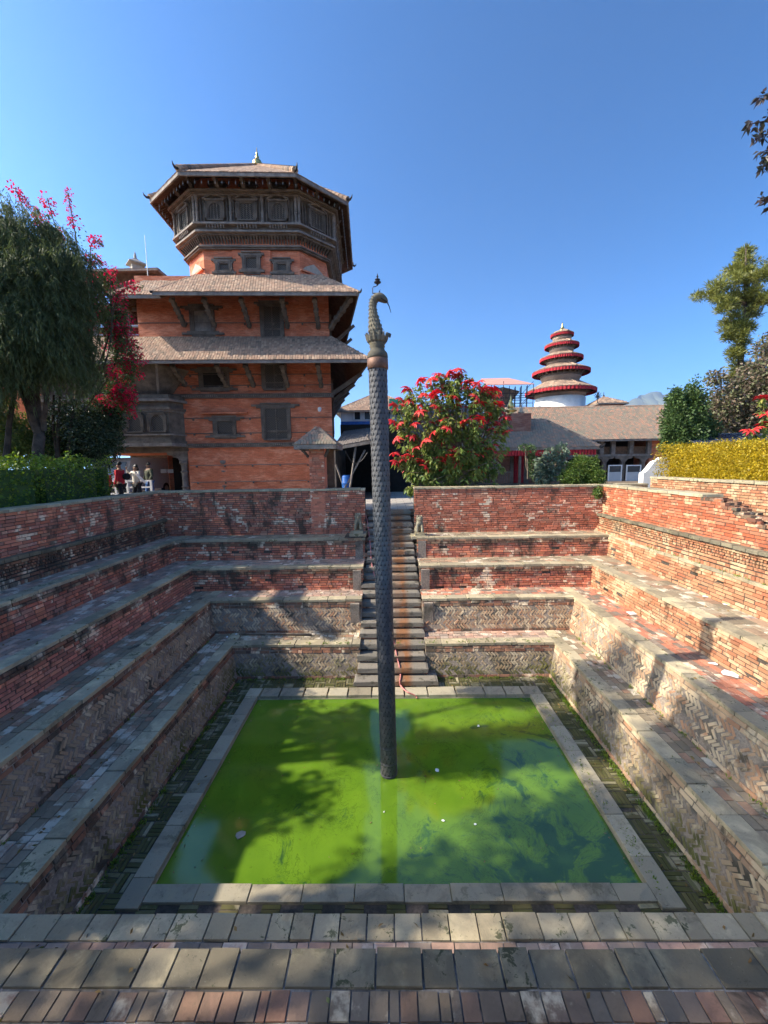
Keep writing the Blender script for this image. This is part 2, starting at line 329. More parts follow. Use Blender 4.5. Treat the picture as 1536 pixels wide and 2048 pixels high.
def zigzag(O, U, V, N, L, H, rows=4, bt=.043, gap=.009, half=.03, proud=.003, jit=.006):
    O, U, V, N = frame(O, U, V, N, L); out = []; rh = H / rows; bl = rh / math.sin(R(45)) * .93; p = (bt + gap) / math.sin(R(45)); th = R(45)
    for r in range(rows):
        sg = 1 if r % 2 else -1; Uu = (U * math.cos(th) + V * math.sin(th) * sg).normalized(); Vv = N.cross(Uu)
        u = p * .5
        while u < L:
            b = bl * random.uniform(.9, 1.02)
            c = O + U * (u + random.gauss(0, .003)) + V * ((r + .5) * rh) + N * (proud - half + random.gauss(0, jit) * .8)
            if bl * .36 < u < L - bl * .36: out.append((tuple(c), tuple(Uu), tuple(Vv), tuple(N), b / 2, bt / 2 * random.uniform(.88, 1.05), half))
            u += p
    return out
def grid(O, U, V, N, L, H, bl, bh, gap=.008, proud=.004, jit=.0025, half=.02, off=.5, lj=.06):
    """paving: rows along U"""
    return bond(O, U, V, N, L, H, bl, bh - gap, gap, proud, jit, half, .01)
def slabs(O, U, V, N, L, W, ln=.55, gap=.012, half=.03, proud=.012, jit=.004, lj=.3, ang=.012):
    O, U, V, N = frame(O, U, V, N, L); out = []; u = -random.random() * ln * .4
    while u < L:
        b = ln * random.uniform(1 - lj, 1 + lj); a, e = max(u, 0), min(u + b, L); u += b + gap
        if e - a < .05: continue
        th = random.gauss(0, ang) * .4; ww = W * random.uniform(.965, 1.0)
        c = O + U * ((a + e) / 2) + V * (W / 2 + (W - ww) / 2) + N * (proud - half + random.gauss(0, jit))
        out.append((tuple(c), tuple((U + V * th).normalized()), tuple((V - U * th).normalized()), tuple(N), (e - a) / 2, ww / 2, half))
    return out
def wedge(V, F, name, mat, parent=None): return fixn(link_mesh(name, V, F, mat, parent))

X_, Y_, Z_ = (1, 0, 0), (0, 1, 0), (0, 0, 1)
CH = (-.72, .82)          # the stair channel through the back tiers

# ---------------------------------------------------------------- the pit's solid core: profile swept round (mortar coloured), one per wall
# walls: name, lower tier edges (inner base line), upper tier edges (top line), z0, z1
def tier_wall(side, tlo, thi, z0, z1, batter, style, label, matn, top=.0, ph=0, cheek=True, yfront=None):
    """side left/right/back_left/back_right ; base line is thi moved inwards by batter"""
    H = z1 - z0
    xl, xr, yb, yf = thi
    if side == 'left': O = (xl + batter, yf, z0); U = Y_; L = yb - yf; N0 = (1, 0, 0)
    elif side == 'right': O = (xr - batter, yf, z0); U = Y_; L = yb - yf; N0 = (-1, 0, 0)
    elif side == 'back_left': O = (xl, yb - batter, z0); U = X_; L = CH[0] - xl; N0 = (0, -1, 0)
    elif side == 'back_right': O = (CH[1], yb - batter, z0); U = X_; L = xr - CH[1]; N0 = (0, -1, 0)
    else: O = (xl, yf + batter, z0); U = X_; L = xr - xl; N0 = (0, 1, 0)
    N0 = Vector(N0); Vd = (Vector(Z_) * H - N0 * batter); S = Vd.length; Vd.normalize(); N = (N0 * H + Vector(Z_) * batter).normalized()
    c = Vector(O) + Vector(U) * (L / 2)
    root = thing('retaining_wall', label, 'wall', (round(c.x, 2), round(c.y, 2), z0))
    # core
    O_ = Vector(O); U_ = Vector(U); b = .22
    P = [O_, O_ + U_ * L, O_ + U_ * L + Vd * S, O_ + Vd * S]; Q = [p - N0 * b for p in P]
    for i in (2, 3): Q[i] = P[i] - N0 * (b + .0)
    m = MB(); m.raw(P + Q, [(0, 1, 2, 3), (7, 6, 5, 4), (0, 4, 5, 1), (1, 5, 6, 2), (2, 6, 7, 3), (3, 7, 4, 0)])
    fixn(m.build('core', 'mortar_tan' if style == 'herring' else 'mortar', root))
    pcs = []
    if style == 'herring':
        top_h = .15; low = .07; mid = S - top_h - low
        pcs_t = bond(O_ + Vd * (S - top_h), U_, Vd, N, L, top_h)
        pcs_m = zigzag(O_ + Vd * low, U_, Vd, N, L, mid, 5)
        pcs_b = bond(O_, U_, Vd, N, L, low, .26, .055)
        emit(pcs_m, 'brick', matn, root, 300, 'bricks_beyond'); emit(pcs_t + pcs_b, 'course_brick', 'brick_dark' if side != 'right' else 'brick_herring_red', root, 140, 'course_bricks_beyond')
    else:
        lip = .13
        pcs = bond(O_, U_, Vd, N, L, S - lip, .21, .054, .011, .010, .009 if side == 'right' else .005, miss=.012)
        emit(pcs, 'brick', matn, root, 300, 'bricks_beyond')
        p2 = bond(O_ + Vd * (S - lip), U_, Vd, N, L, lip, .22, .054, .01, .035, .008)
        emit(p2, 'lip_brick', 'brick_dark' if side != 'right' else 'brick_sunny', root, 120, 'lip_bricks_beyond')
    return root
def tread(side, t, tn, z, bat_n, slabm, tilem, label, slabw=.27, bl=.20, bh=.115, sl=.55, mort='mortar_light'):
    """horizontal terrace between edge of tier t and the base of the next wall (tn edge moved inwards by bat_n)"""
    xl, xr, yb, yf = t; XL, XR, YB, YF = tn[0] + bat_n, tn[1] - bat_n, tn[2] - bat_n, tn[3] + bat_n
    r = dict(left=(XL, xl, yf - (yf - YF) * 1, YB), right=(xr, XR, YF, YB), back_left=(xl, CH[0], yb, YB), back_right=(CH[1], xr, yb, YB), front=(xl, xr, YF, yf))[side]
    x0, x1, y0, y1 = r
    o = MB().box(x0, x1, y0, y1, z - .10, z - .004).build('terrace_paving', mort); tag(o, label, kind='structure')
    if side == 'left': E = ((x1, y0, z), Y_, (-1, 0, 0), y1 - y0, x1 - x0, yb + slabw)
    elif side == 'right': E = ((x0, y0, z), Y_, (1, 0, 0), y1 - y0, x1 - x0, yb + slabw)
    elif side == 'front': E = ((x0, y1, z), X_, (0, -1, 0), x1 - x0, y1 - y0, None)
    else: E = ((x0, y0, z), X_, (0, 1, 0), x1 - x0, y1 - y0, None)
    O, U, V, L, W, lim = E
    Ov = Vector(O) - Vector(V) * .025
    emit(slabs(Ov, U, V, Z_, L, slabw, sl), 'edge_slab', slabm, o, 120, 'edge_slabs_beyond')
    w2 = W - slabw + .02
    if w2 > .04: emit(bond(Vector(O) + Vector(V) * (slabw - .018), U, V, Z_, L, w2, bl, bh, .010, .006, .0018, .02, .006), 'paving_tile', tilem, o, 300, 'paving_tiles_beyond')
    return o

LBL = {'left': 'left', 'right': 'right', 'back_left': 'far left of the stairs', 'back_right': 'far right of the stairs'}
# lowest (F-D)
for s_, lab in (('left', 'lowest herringbone brick wall left of the green pool, shaded and mossy'), ('right', 'lowest herringbone brick wall right of the green pool, pale and sunlit'),
                ('back_left', 'lowest mossy herringbone wall behind the pool, left of the stairs'), ('back_right', 'lowest herringbone wall behind the pool, right of the stairs')):
    tier_wall(s_, TF, TD, ZF, ZD - .05, .18, 'herring', lab, 'brick_herring')
tier_wall('front', TF, TD, ZF, ZD - .05, .18, 'herring', 'lowest wall under the nearest terrace, facing the stairs', 'brick_herring')
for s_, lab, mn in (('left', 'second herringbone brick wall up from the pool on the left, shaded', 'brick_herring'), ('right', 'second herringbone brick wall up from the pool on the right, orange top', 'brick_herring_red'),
                ('back_left', 'second herringbone wall up at the back, crossed by a diagonal shadow, left of stairs', 'brick_herring_red'), ('back_right', 'second herringbone wall up at the back, right of the stairs', 'brick_herring_red')):
    tier_wall(s_, TD, TC, ZD, ZC - .05, .17, 'herring', lab, mn)
tier_wall('front', TD, TC, ZD, ZC - .05, .17, 'herring', 'herringbone wall just below the nearest big slabs', 'brick_herring')
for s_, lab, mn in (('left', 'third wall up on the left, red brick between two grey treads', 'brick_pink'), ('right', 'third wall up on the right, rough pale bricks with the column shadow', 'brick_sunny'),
                ('back_left', 'third wall up at the back, black stained brick left of stairs', 'brick_red_stained'), ('back_right', 'third wall up at the back, black streaked brick right of stairs', 'brick_red_stained')):
    tier_wall(s_, TC, TB, ZC, ZB - .05, .04, 'bond', lab, mn)
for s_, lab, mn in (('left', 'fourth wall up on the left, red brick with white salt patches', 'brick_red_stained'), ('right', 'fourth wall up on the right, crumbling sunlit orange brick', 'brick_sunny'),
                ('back_left', 'fourth wall up at the back with black drips, left of stairs', 'brick_red_stained'), ('back_right', 'fourth wall up at the back with black drips, right of stairs', 'brick_red_stained')):
    tier_wall(s_, TB, TA, ZB, ZA - .05, .04, 'bond', lab, mn)

tread('left', TD, TC, ZD, .17, 'slab', 'tile_grey', 'lowest grey paved terrace left of the pool')
tread('right', TD, TC, ZD, .17, 'slab', 'tile_grey', 'lowest terrace right of the pool with light joints')
tread('back_left', TD, TC, ZD, .17, 'slab', 'tile_grey', 'lowest terrace behind the pool, left of the stairs')
tread('back_right', TD, TC, ZD, .17, 'slab', 'tile_pinkgrey', 'lowest terrace behind the pool, right of the stairs')
tread('front', TD, TC, ZD, .17, 'slab', 'tile_pinkgrey', 'lowest terrace on the near side of the pool', slabw=.215, sl=.26)
tread('left', TC, TB, ZC, .04, 'slab', 'tile_grey', 'second terrace up on the left, grey and red tiles')
tread('right', TC, TB, ZC, .04, 'slab', 'tile_red', 'second terrace up on the right, red tiles with white joints')
tread('back_left', TC, TB, ZC, .04, 'slab', 'tile_pinkgrey', 'second terrace up at the back, left of the stairs')
tread('back_right', TC, TB, ZC, .04, 'slab', 'tile_red', 'second terrace up at the back, red tiles right of the stairs')
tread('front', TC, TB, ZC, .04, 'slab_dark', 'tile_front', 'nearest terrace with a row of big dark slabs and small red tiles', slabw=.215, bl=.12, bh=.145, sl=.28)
tread('left', TB, TA, ZB, .04, 'slab', 'tile_pinkgrey', 'third terrace up on the left, purplish tiles')
tread('right', TB, TA, ZB, .04, 'slab', 'tile_grey', 'third terrace up on the right, worn grey slabs', bl=.3, bh=.2)
tread('back_left', TB, TA, ZB, .04, 'slab', 'tile_pinkgrey', 'third terrace up at the back, left of the stairs')
tread('back_right', TB, TA, ZB, .04, 'slab', 'tile_grey', 'third terrace up at the back, right of the stairs')
tread('left', TA, TW, ZA, .0, 'slab', 'tile_pinkgrey', 'top terrace on the left below the parapet wall')
tread('right', TA, TW, ZA, .0, 'slab', 'tile_grey', 'narrow top terrace on the right below the parapet wall', slabw=.18)
tread('back_left', TA, TW, ZA, .0, 'slab', 'tile_grey', 'top terrace at the back, left of the stairs')
tread('back_right', TA, TW, ZA, .0, 'slab', 'tile_grey', 'top terrace at the back, right of the stairs')
# fill behind treads down to the walls (earth core) so that nothing is hollow
tag(MB().box(-7.9, -5.44, -2, 13.3, -3.7, ZB - .13).box(5.52, 7.5, -2, 13.3, -3.7, ZB - .13).box(-7.9, -.75, 10.48, 13.0, -3.7, ZB - .13).box(.85, 7.5, 10.48, 13.0, -3.7, ZB - .13)
    .box(-5.43, -3.78 - .85, 1.4, 10.4, -3.7, ZC - .13).box(4.70, 5.51, 1.4, 10.4, -3.7, ZC - .13).box(-4.6, 4.65, .2, 2.3, -3.7, ZC - .13).build('earth', 'soil'), kind='structure')
# the front tiers below and behind the camera
tag(MB().box(-5.5, 5.6, .6, 1.46, -3.6, ZB).box(-7.2, 6.7, -2, .6, -3.6, ZA).build('terrace_edge', 'brick_pink'), kind='structure')

# ---------------------------------------------------------------- pool floor: basket weave of bricks, stone rim, water
def pool_floor(x0, x1, y0, y1, label):
    o = MB().box(x0, x1, y0, y1, ZF - .1, ZF - .006).build('pool_surround', 'mortar'); tag(o, label, kind='structure')
    s = .235; out = []; nx = int(math.ceil((x1 - x0) / s)); ny = int(math.ceil((y1 - y0) / s))
    for i in range(nx):
        for j in range(ny):
            hz = (i + j) % 2
            for k in range(4):
                a = (k + .5) * s / 4 - s / 2; cx = x0 + (i + .5) * s; cy = y0 + (j + .5) * s
                c = (cx + (0 if hz else a), cy + (a if hz else 0), ZF - .022 + random.gauss(0, .003))
                if not (x0 < c[0] < x1 and y0 < c[1] < y1): continue
                th = random.gauss(0, .02); U = (math.cos(th), math.sin(th), 0); V = (-math.sin(th), math.cos(th), 0)
                if not hz: U, V = V, (-U[0], -U[1], 0)
                out.append((c, U, V, Z_, s / 2 - .008, s / 8 - .006, .025))
    emit(out, 'brick', 'brick_floor', o, 300, 'bricks_beyond'); return o
RW = .27
pool_floor(TF[0] - .02, PW[0] - RW, 3.3, TF[2] + .05, 'mossy basket weave brick strip left of the pool')
pool_floor(PW[1] + RW, TF[1] + .02, 3.3, TF[2] + .05, 'basket weave brick strip right of the pool with pale bricks')
pool_floor(PW[0] - RW, PW[1] + RW, PW[2] + RW + .04, TF[2] + .05, 'mossy brick strip between pool and stairs')
pool_floor(PW[0] - RW, PW[1] + RW, 3.3, PW[3] - .2, 'narrow brick strip on the near side of the pool')
rim = thing('pool_rim', 'pale grey stone rim around the square green pool', 'stone rim', (0, 6, ZF))
MB().box(PW[0] - .2, PW[0], PW[3] - .2, PW[2] + .25, -4.2, ZF - .03).box(PW[1], PW[1] + .2, PW[3] - .2, PW[2] + .25, -4.2, ZF - .03).box(PW[0], PW[1], PW[2], PW[2] + .25, -4.2, ZF - .03).box(PW[0], PW[1], PW[3] - .25, PW[3], -4.2, ZF - .03).build('rim_base', 'stone_rim', rim)
emit(slabs((PW[0], PW[3] - RW, ZF + .02), Y_, (-1, 0, 0), Z_, PW[2] - PW[3] + RW, RW, .62, half=.045, gap=.006, ang=.004, lj=.12)
     + slabs((PW[1], PW[3] - RW, ZF + .02), Y_, (1, 0, 0), Z_, PW[2] - PW[3] + RW, RW, .62, half=.045, gap=.006, ang=.004, lj=.12)
     + slabs((PW[0], PW[3], ZF + .022), X_, (0, -1, 0), Z_, PW[1] - PW[0], .2, .58, half=.045, gap=.006, ang=.004, lj=.12)
     + slabs((PW[0] - RW, PW[2], ZF + .022), X_, (0, 1, 0), Z_, PW[1] - PW[0] + 2 * RW, RW + .04, .52, half=.05, gap=.03, ang=.05, lj=.35), 'rim_stone', 'stone_rim', rim)
# water with a film of algae
t = NT('pool_water'); P = t.pos()
wx = t.noise(.55, 3, P, .5, .0, True); wv = t.vadd(P, t.vmul(wx, (1.6, 1.6, 0)))
sw = t.noise(1.1, 9, wv, .62, 1.6); sw2 = t.noise(3.2, 8, wv, .7, 2.2); fine = t.noise(60, 4)
xyz = t.sep(P)
lead = t.math('ADD', t.math('MULTIPLY', xyz[0], .022), t.math('MULTIPLY', t.math('SUBTRACT', xyz[1], 6.0), -.020))   # open water gathers at the near right
film = t.mask(t.math('SUBTRACT', t.math('ADD', t.math('MULTIPLY', sw, .7), t.math('MULTIPLY', sw2, .3)), lead), .36, .43)
edge = t.math('SUBTRACT', 1, t.mask(t.math('ABSOLUTE', t.math('SUBTRACT', t.math('SUBTRACT', t.math('ADD', t.math('MULTIPLY', sw, .7), t.math('MULTIPLY', sw2, .3)), lead), .442)), .0, .008))
cA = t.ramp(t.noise(1.4, 6), [(.3, (.085, .175, .012)), (.7, (.135, .25, .016))]); cB = t.ramp(t.noise(1.0, 4), [(.3, (.030, .085, .020)), (.7, (.045, .11, .024))])
cc = t.mix(film, cB, cA); cc = t.mix(t.math('MULTIPLY', edge, .55), cc, (.012, .035, .008))
cc = t.mix(t.math('MULTIPLY', t.mask(fine, .60, .75), .35), cc, (.03, .07, .006))
for sc_n, off_, wd_, am_ in ((.9, .5, .006, .6), (2.1, .47, .008, .45), (4.5, .55, .012, .3)):
    ln_ = t.noise(sc_n, 7, wv, .66, 2.4); ln_m = t.math('SUBTRACT', 1, t.mask(t.math('ABSOLUTE', t.math('SUBTRACT', ln_, off_)), 0, wd_)); gate = t.mask(t.noise(1.3, 3), .42, .6)
    cc = t.mix(t.math('MULTIPLY', t.math('MULTIPLY', ln_m, gate), am_), cc, (.018, .04, .008))
cc = t.mix(t.math('MULTIPLY', t.mask(t.noise(70, 2), .72, .76), .6), cc, (.02, .03, .01))
MAT['pool_water'] = t.bsdf(cc, t.math('MULTIPLY_ADD', film, .05, .025), t.bump(t.noise(3.5, 2), .03, .01), .5, ior=1.7, Coat_Weight=.0)
xs = np.linspace(PW[0] - .04, PW[1] + .04, 12); ys = np.linspace(PW[3] - .04, PW[2] + .04, 9)
tag(link_mesh('pool_water', [(x, y, ZWAT) for y in ys for x in xs], [(j * 12 + i, j * 12 + i + 1, (j + 1) * 12 + i + 1, (j + 1) * 12 + i) for j in range(8) for i in range(11)], 'pool_water'), 'bright green algae covered water of the square pool', kind='structure')

# ---------------------------------------------------------------- stairs
st = thing('stone_staircase', 'steep worn stone staircase climbing from the pool between the terraces', 'stairs', (.05, 10, ZF))
t = NT('step_rust'); n = t.noise(40, 6); bb = t.vmul(t.pos(), (2.2, .6, .6)); f = t.mask(t.noise(1.6, 5, bb), .42, .56)
xx = t.sep(t.pos())[0]; pull = t.math('MULTIPLY', t.mask(xx, .02, .18), t.math('SUBTRACT', 1, t.mask(xx, .36, .55)))
base = t.ramp(t.rand(), [(0, (.27, .24, .19)), (.5, (.34, .30, .24)), (1, (.23, .21, .17))])
base = t.mix(t.math('MULTIPLY', pull, t.math('MULTIPLY_ADD', f, .5, .5)), base, (.34, .15, .06)); base = t.mix(t.math('MULTIPLY', n, .6), base, (.04, .035, .03))
base = t.mix(t.math('MULTIPLY', t.mask(t.noise(5, 5), .55, .68), .6), base, (.035, .035, .022))
MAT['step_rust'] = t.bsdf(base, .85, t.bump(n, .6, .006), .3)
NS = 20; core = MB()
for i in range(NS):
    f = (i + 1) / NS; z = ZF + (0 - ZF) * f; y0 = 8.22 + (12.75 - 8.22) * i / (NS - 1); e = random.uniform(-.04, .04)
    wl = -.72 - (.05 if i < 11 else -.06) + random.uniform(-.02, .02) ; wr = .82 - .006 * i + random.uniform(-.02, .03)
    if i == 0: wl -= .06; wr += .22
    core.box(-.776, .851, y0 + .03, 13.2, z - .18, z - .075 + .001 * i)
    split = random.choice([None, None, .45, -.2]) if 0 < i < 14 else None
    segs = [(wl, wr)] if split is None else [(wl, split - .006), (split + .006, wr)]
    for a, b in segs:
        th = random.gauss(0, .006); hh = random.uniform(.052, .062)
        o = bpy.data.objects.new('step', unit_mesh(random.randrange(6), 'step_rust', 'step')); col.objects.link(o); o.parent = st
        L = Vector(WL[st.name]); o.matrix_basis = Matrix.Translation(Vector(((a + b) / 2, y0 + .15 + random.uniform(-.02, .01), z - hh)) - L) @ Matrix.Rotation(th, 4, 'Z') @ Matrix.Diagonal(((b - a) / 2, .17, hh, 1))
core.box(-1.0, 1.08, 13.03, 13.6, -1.2, -.005); core.build('riser_core', 'brick_dark', st)
# cheek walls of the channel
for x0, x1, lab in ((-1.0, -.775, 'brick cheek wall on the left side of the stair cut'), (.85, 1.08, 'brick cheek wall on the right side of the stair cut')):
    o = MB()
    for (a, b, z) in ((8.82, 9.5, ZD - .06), (9.5, 10.35, ZC - .06), (10.35, 11.35, ZB - .06), (11.35, 12.3, ZA - .06)): o.box(x0, x1, a + .003, b, -3.6, z - .02)
    o.box(x0, x1, 12.303, 13.25, -3.6, -.01)
    o = o.build('cheek_wall', 'mortar_tan'); tag(o, lab, 'wall')

# ---------------------------------------------------------------- parapet walls round the pit
def parapet(O, U, L, N, H, label, matn, thick=.38, cop=True, plinth=False, clip=None, topf=None, nb=300, miss=.0, copmat='slab'):
    O = Vector(O); U = Vector(U); N = Vector(N)
    root = thing('parapet_wall', label, 'wall', tuple(O + U * (L / 2)))
    m = MB(); 
    if clip is None: m.fbox(O + U * (L / 2) - N * (thick / 2 + .002) + Vector((0, 0, H / 2)), U, Z_, N, L / 2, H / 2, thick / 2)
    else:
        k = 24; P = [(0, 0)] + [(L, 0)] + [(L * (k - i) / k, topf(L * (k - i) / k) - .02) for i in range(k + 1)]
        m.extr(P, O - N * .002, U, Z_, N * -1, thick)
    fixn(m.build('core', 'mortar', root))
    emit(bond(O, U, Z_, N, L, H, .215, .054, .011, .010, .004, clip=clip, miss=miss), 'brick', matn, root, nb, 'bricks_beyond')
    if plinth:
        y = 0; 
        prof = [(.10, .10), (.22, .17), (.06, .055), (.33, .065), (.09, .085), (.54, .13)]
        bnds = [(0, .09, .17, 0), (.09, .16, .13, 0), (.16, .22, .09, 0), (.22, .40, .07, 1), (.40, .46, .10, 0), (.46, .54, .15, 2)]
        for a, b, pr, kind in bnds:
            MB().fbox(O + U * (L / 2) + N * (pr / 2 - .01) + Vector((0, 0, (a + b) / 2)), U, Z_, N, L / 2, (b - a) / 2 - .002, pr / 2).build('moulding', 'mortar', root)
            if kind == 1: pc = bond(O + N * pr + Vector((0, 0, a)), U, Z_, N, L, b - a, .05, .045, .018, .012, .012)
            elif kind == 2: pc = slabs(O + N * (pr - .16) + Vector((0, 0, b)), U, N, Z_, L, .18, .3, half=.035)
            else: pc = bond(O + N * pr + Vector((0, 0, a)), U, Z_, N, L, b - a, .2 if a else .07, .05 if a else .085)
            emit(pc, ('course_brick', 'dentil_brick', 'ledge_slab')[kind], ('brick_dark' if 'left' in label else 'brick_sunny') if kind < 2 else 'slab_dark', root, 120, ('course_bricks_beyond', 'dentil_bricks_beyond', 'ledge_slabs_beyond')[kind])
    if cop:
        emit(slabs(O + N * .05 + Vector((0, 0, H + .05)), U, -N, Z_, L, thick + .1, .42, half=.03, lj=.25), 'coping_slab', copmat, root, 120, 'coping_slabs_beyond')
    return root
HW = ZW - ZA
parapet((TW[0], 2.0, ZA), Y_, 10.25, (1, 0, 0), HW, 'dark red brick parapet wall along the left side of the pit', 'brick_red_stained', plinth=True)
parapet((TW[0] - .3, TW[2], ZA), X_, -.74 - TW[0] + .3, (0, -1, 0), HW, 'brick parapet wall at the back, left of the stairs, under the tower', 'brick_red_stained')
parapet((.80, TW[2], ZA), X_, TW[1] - .80 + .3, (0, -1, 0), HW, 'brick parapet wall at the back, right of the stairs, under the poinsettia', 'brick_gate')
def ragtop(u):     # the right wall stands whole far away (large u) and has crumbled towards the viewer
    if u > 6.3: return HW
    return max(.45, HW - .05 - math.floor((6.3 - u) * 3.2) / 3.2 * .30 + .03 * math.sin(u * 17))
rw = parapet((TW[1], 2.0, ZA), Y_, 10.25, (-1, 0, 0), HW, 'sunlit orange parapet wall on the right with its near end crumbled into steps', 'brick_orange', cop=False, plinth=True, clip=lambda u, v: v < ragtop(10.25 - u), topf=ragtop, miss=.004)
emit(slabs(Vector((TW[1] - .05, 8.35, ZW + .05)), Y_, (1, 0, 0), Z_, 3.9, .46, .4, half=.03, lj=.25), 'coping_slab', 'slab', rw)
rub = []
for u in np.arange(0.2, 6.3, .16):
    for q in range(3):
        zz = ZA + ragtop(u) + .02
        rub.append(((TW[1] + .04 + q * .13 + random.uniform(-.02, .02), 2.0 + u + random.uniform(-.05, .05), zz + random.uniform(-.01, .02)), vunit((random.uniform(-.2, .2), 1, 0)), vunit((1, random.uniform(-.2, .2), 0)), (0, 0, -1), .1, .055, .035))
emit(rub, 'loose_brick', 'brick_dark', rw, 80)
parapet((8.2, 5.0, -.2), Y_, 7.4, (-1, 0, 0), 1.12, 'second brick wall further right, in front of the yellow hedge', 'brick_sunny', thick=.3, nb=200)
parapet((6.96, 12.55, -.1), X_, 1.25, (0, -1, 0), .80, 'short brick return wall joining the two right walls', 'brick_sunny', thick=.25, nb=60)
# crumbling slope of bricks between the two right walls
sl_ = MB(); sl_.raw([(7.0, 2, -.25), (8.2, 2, -.1), (8.2, 12.5, .1), (7.0, 12.5, .3), (7.0, 2, -.9), (8.2, 2, -.9), (8.2, 12.5, -.9), (7.0, 12.5, -.9)], BOXF)
tag(fixn(sl_.build('earth_bank', 'soil')), kind='structure')
# ================================================================ more materials
def at(px, py, Y=None, X=None, Z=None):
    a, b = px - 768, py - 1024; u = a * math.cos(ROLL) - b * math.sin(ROLL); w_ = a * math.sin(ROLL) + b * math.cos(ROLL)
    y = math.cos(PITCH) - (w_ / FPX) * math.sin(PITCH); h = math.sin(PITCH) + (w_ / FPX) * math.cos(PITCH); x = u / FPX
    D = Vector((x * math.cos(YAW) - y * math.sin(YAW), x * math.sin(YAW) + y * math.cos(YAW), -h))
    k = Y / D.y if Y is not None else X / D.x if X is not None else (Z - EYE) / D.z
    return Vector((0, 0, EYE)) + D * k

def face_brick(name, c1, c2, mort, patch, rowh=.062):
    t = NT(name); s_ = t.sep(t.pos()); v = t.comb(t.math('ADD', s_[0], s_[1]), s_[2], 0)
    b = t.n('ShaderNodeTexBrick'); b.inputs['Scale'].default_value = 1; b.inputs['Brick Width'].default_value = .21; b.inputs['Row Height'].default_value = rowh; b.inputs['Mortar Size'].default_value = .006
    b.inputs['Color1'].default_value = (*c1, 1); b.inputs['Color2'].default_value = (*c2, 1); b.inputs['Mortar'].default_value = (*mort, 1); t.l(v, b.inputs['Vector'])
    n = t.noise(1.1, 7, t.vmul(t.pos(), (1, 1, 2.2)), .68); n2 = t.noise(2.6, 7, t.vmul(t.pos(), (1, 1, 7)), .75)
    base = t.mix(t.math('MULTIPLY', t.mask(n, .47, .62), .7), b.outputs[0], patch)
    base = t.mix(t.math('MULTIPLY', t.mask(n2, .50, .62), .6), base, tuple(x * .55 for x in c1))
    st = t.mask(t.noise(2.4, 6, t.vmul(t.pos(), (1, 1, 9)), .8), .50, .60); base = t.mix(t.math('MULTIPLY', st, .42), base, tuple(x * .42 for x in c2)); lt = t.mask(t.noise(3.3, 6, t.vmul(t.pos(), (1, 1, 11)), .8), .58, .66); base = t.mix(t.math('MULTIPLY', lt, .35), base, patch)
    dr = t.mask(t.noise(2.2, 6, t.vmul(t.pos(), (2, 2, .25)), .7), .60, .78); base = t.mix(t.math('MULTIPLY', dr, .35), base, (.20, .09, .06))
    MAT[name] = t.bsdf(base, .9, t.bump(b.outputs['Fac'], -.5, .006, t.bump(n2, .4, .006)), .2)
face_brick('palace_brick', (.68, .20, .095), (.56, .155, .075), (.40, .16, .095), (.74, .32, .19))
face_brick('old_brick', (.30, .12, .08), (.22, .09, .07), (.20, .14, .11), (.33, .20, .15))
face_brick('plaster_cream', (.60, .50, .36), (.56, .46, .33), (.52, .42, .30), (.48, .36, .25))
simple('wood_dark', (.135, .108, .085), .75, var=.3, nscale=3)
simple('wood_black', (.022, .018, .015), .85)
simple('wood_grey', (.20, .17, .145), .8, var=.28, nscale=4)
simple('wood_brown', (.14, .075, .04), .7, var=.25)
simple('white_paint', (.72, .72, .70), .6, var=.04)
simple('white_wash', (.74, .73, .70), .8, var=.08, nscale=2)
simple('cream_stone', (.40, .34, .27), .85, var=.12)
simple('red_cloth', (.33, .022, .03), .9, var=.15, nscale=3)
simple('brass', (.62, .44, .16), .32, .5, 1.0, var=.15)
simple('iron', (.035, .035, .038), .55, .4, .6)
simple('blue_plastic', (.02, .10, .34), .4)
simple('pink_hose', (.62, .24, .21), .45, var=.05)
simple('grey_metal', (.30, .31, .32), .4, .5, .7, var=.08)
simple('bark', (.075, .055, .042), .95, var=.35, nscale=5, bumpd=.02)
simple('bark_pale', (.22, .17, .12), .95, var=.3, nscale=5, bumpd=.01)
simple('pale_green_cloth', (.30, .38, .22), .9)
simple('glass_dark', (.02, .025, .03), .08, .6, var=.02)
simple('paper', (.8, .8, .78), .7, var=.02)
simple('tarp_red', (.50, .25, .20), .8, var=.1, nscale=1)
t = NT('lattice'); s_ = t.sep(t.pos()); k = t.math('ADD', s_[0], s_[1])
a_ = t.math('SINE', t.math('MULTIPLY', t.math('ADD', k, s_[2]), 78)); b_ = t.math('SINE', t.math('MULTIPLY', t.math('SUBTRACT', k, s_[2]), 78))
MAT['lattice'] = t.bsdf(t.mix(t.mask(t.math('MAXIMUM', a_, b_), .2, .7), (.008, .007, .006), (.14, .12, .10)), .85, t.bump(t.math('MAXIMUM', a_, b_), .6, .01), .2)
def roof_mat(name, cols, patch=(.33, .24, .18), pm=.5):
    t = NT(name); r = t.rand(); n = t.noise(1.3, 6, rough=.65); n2 = t.noise(25, 4)
    base = t.ramp(r, [(i / (len(cols) - 1), c) for i, c in enumerate(cols)])
    base = t.mix(t.math('MULTIPLY', t.mask(n, .5, .7), pm), base, patch); base = t.mix(t.math('MULTIPLY', n2, .25), base, (.05, .04, .032)); base = t.hsv(base, .5, 1, 1.25)
    MAT[name] = t.bsdf(base, .92, t.bump(n2, .5, .006), .2)
roof_mat('roof_tile', [(.24, .155, .11), (.32, .21, .145), (.19, .135, .10), (.38, .27, .19), (.26, .17, .12), (.14, .11, .085)], (.22, .18, .14))
roof_mat('roof_tile_old', [(.17, .14, .11), (.21, .17, .13), (.26, .17, .12), (.16, .145, .11), (.34, .18, .12), (.18, .18, .135)], (.18, .165, .12), .55)
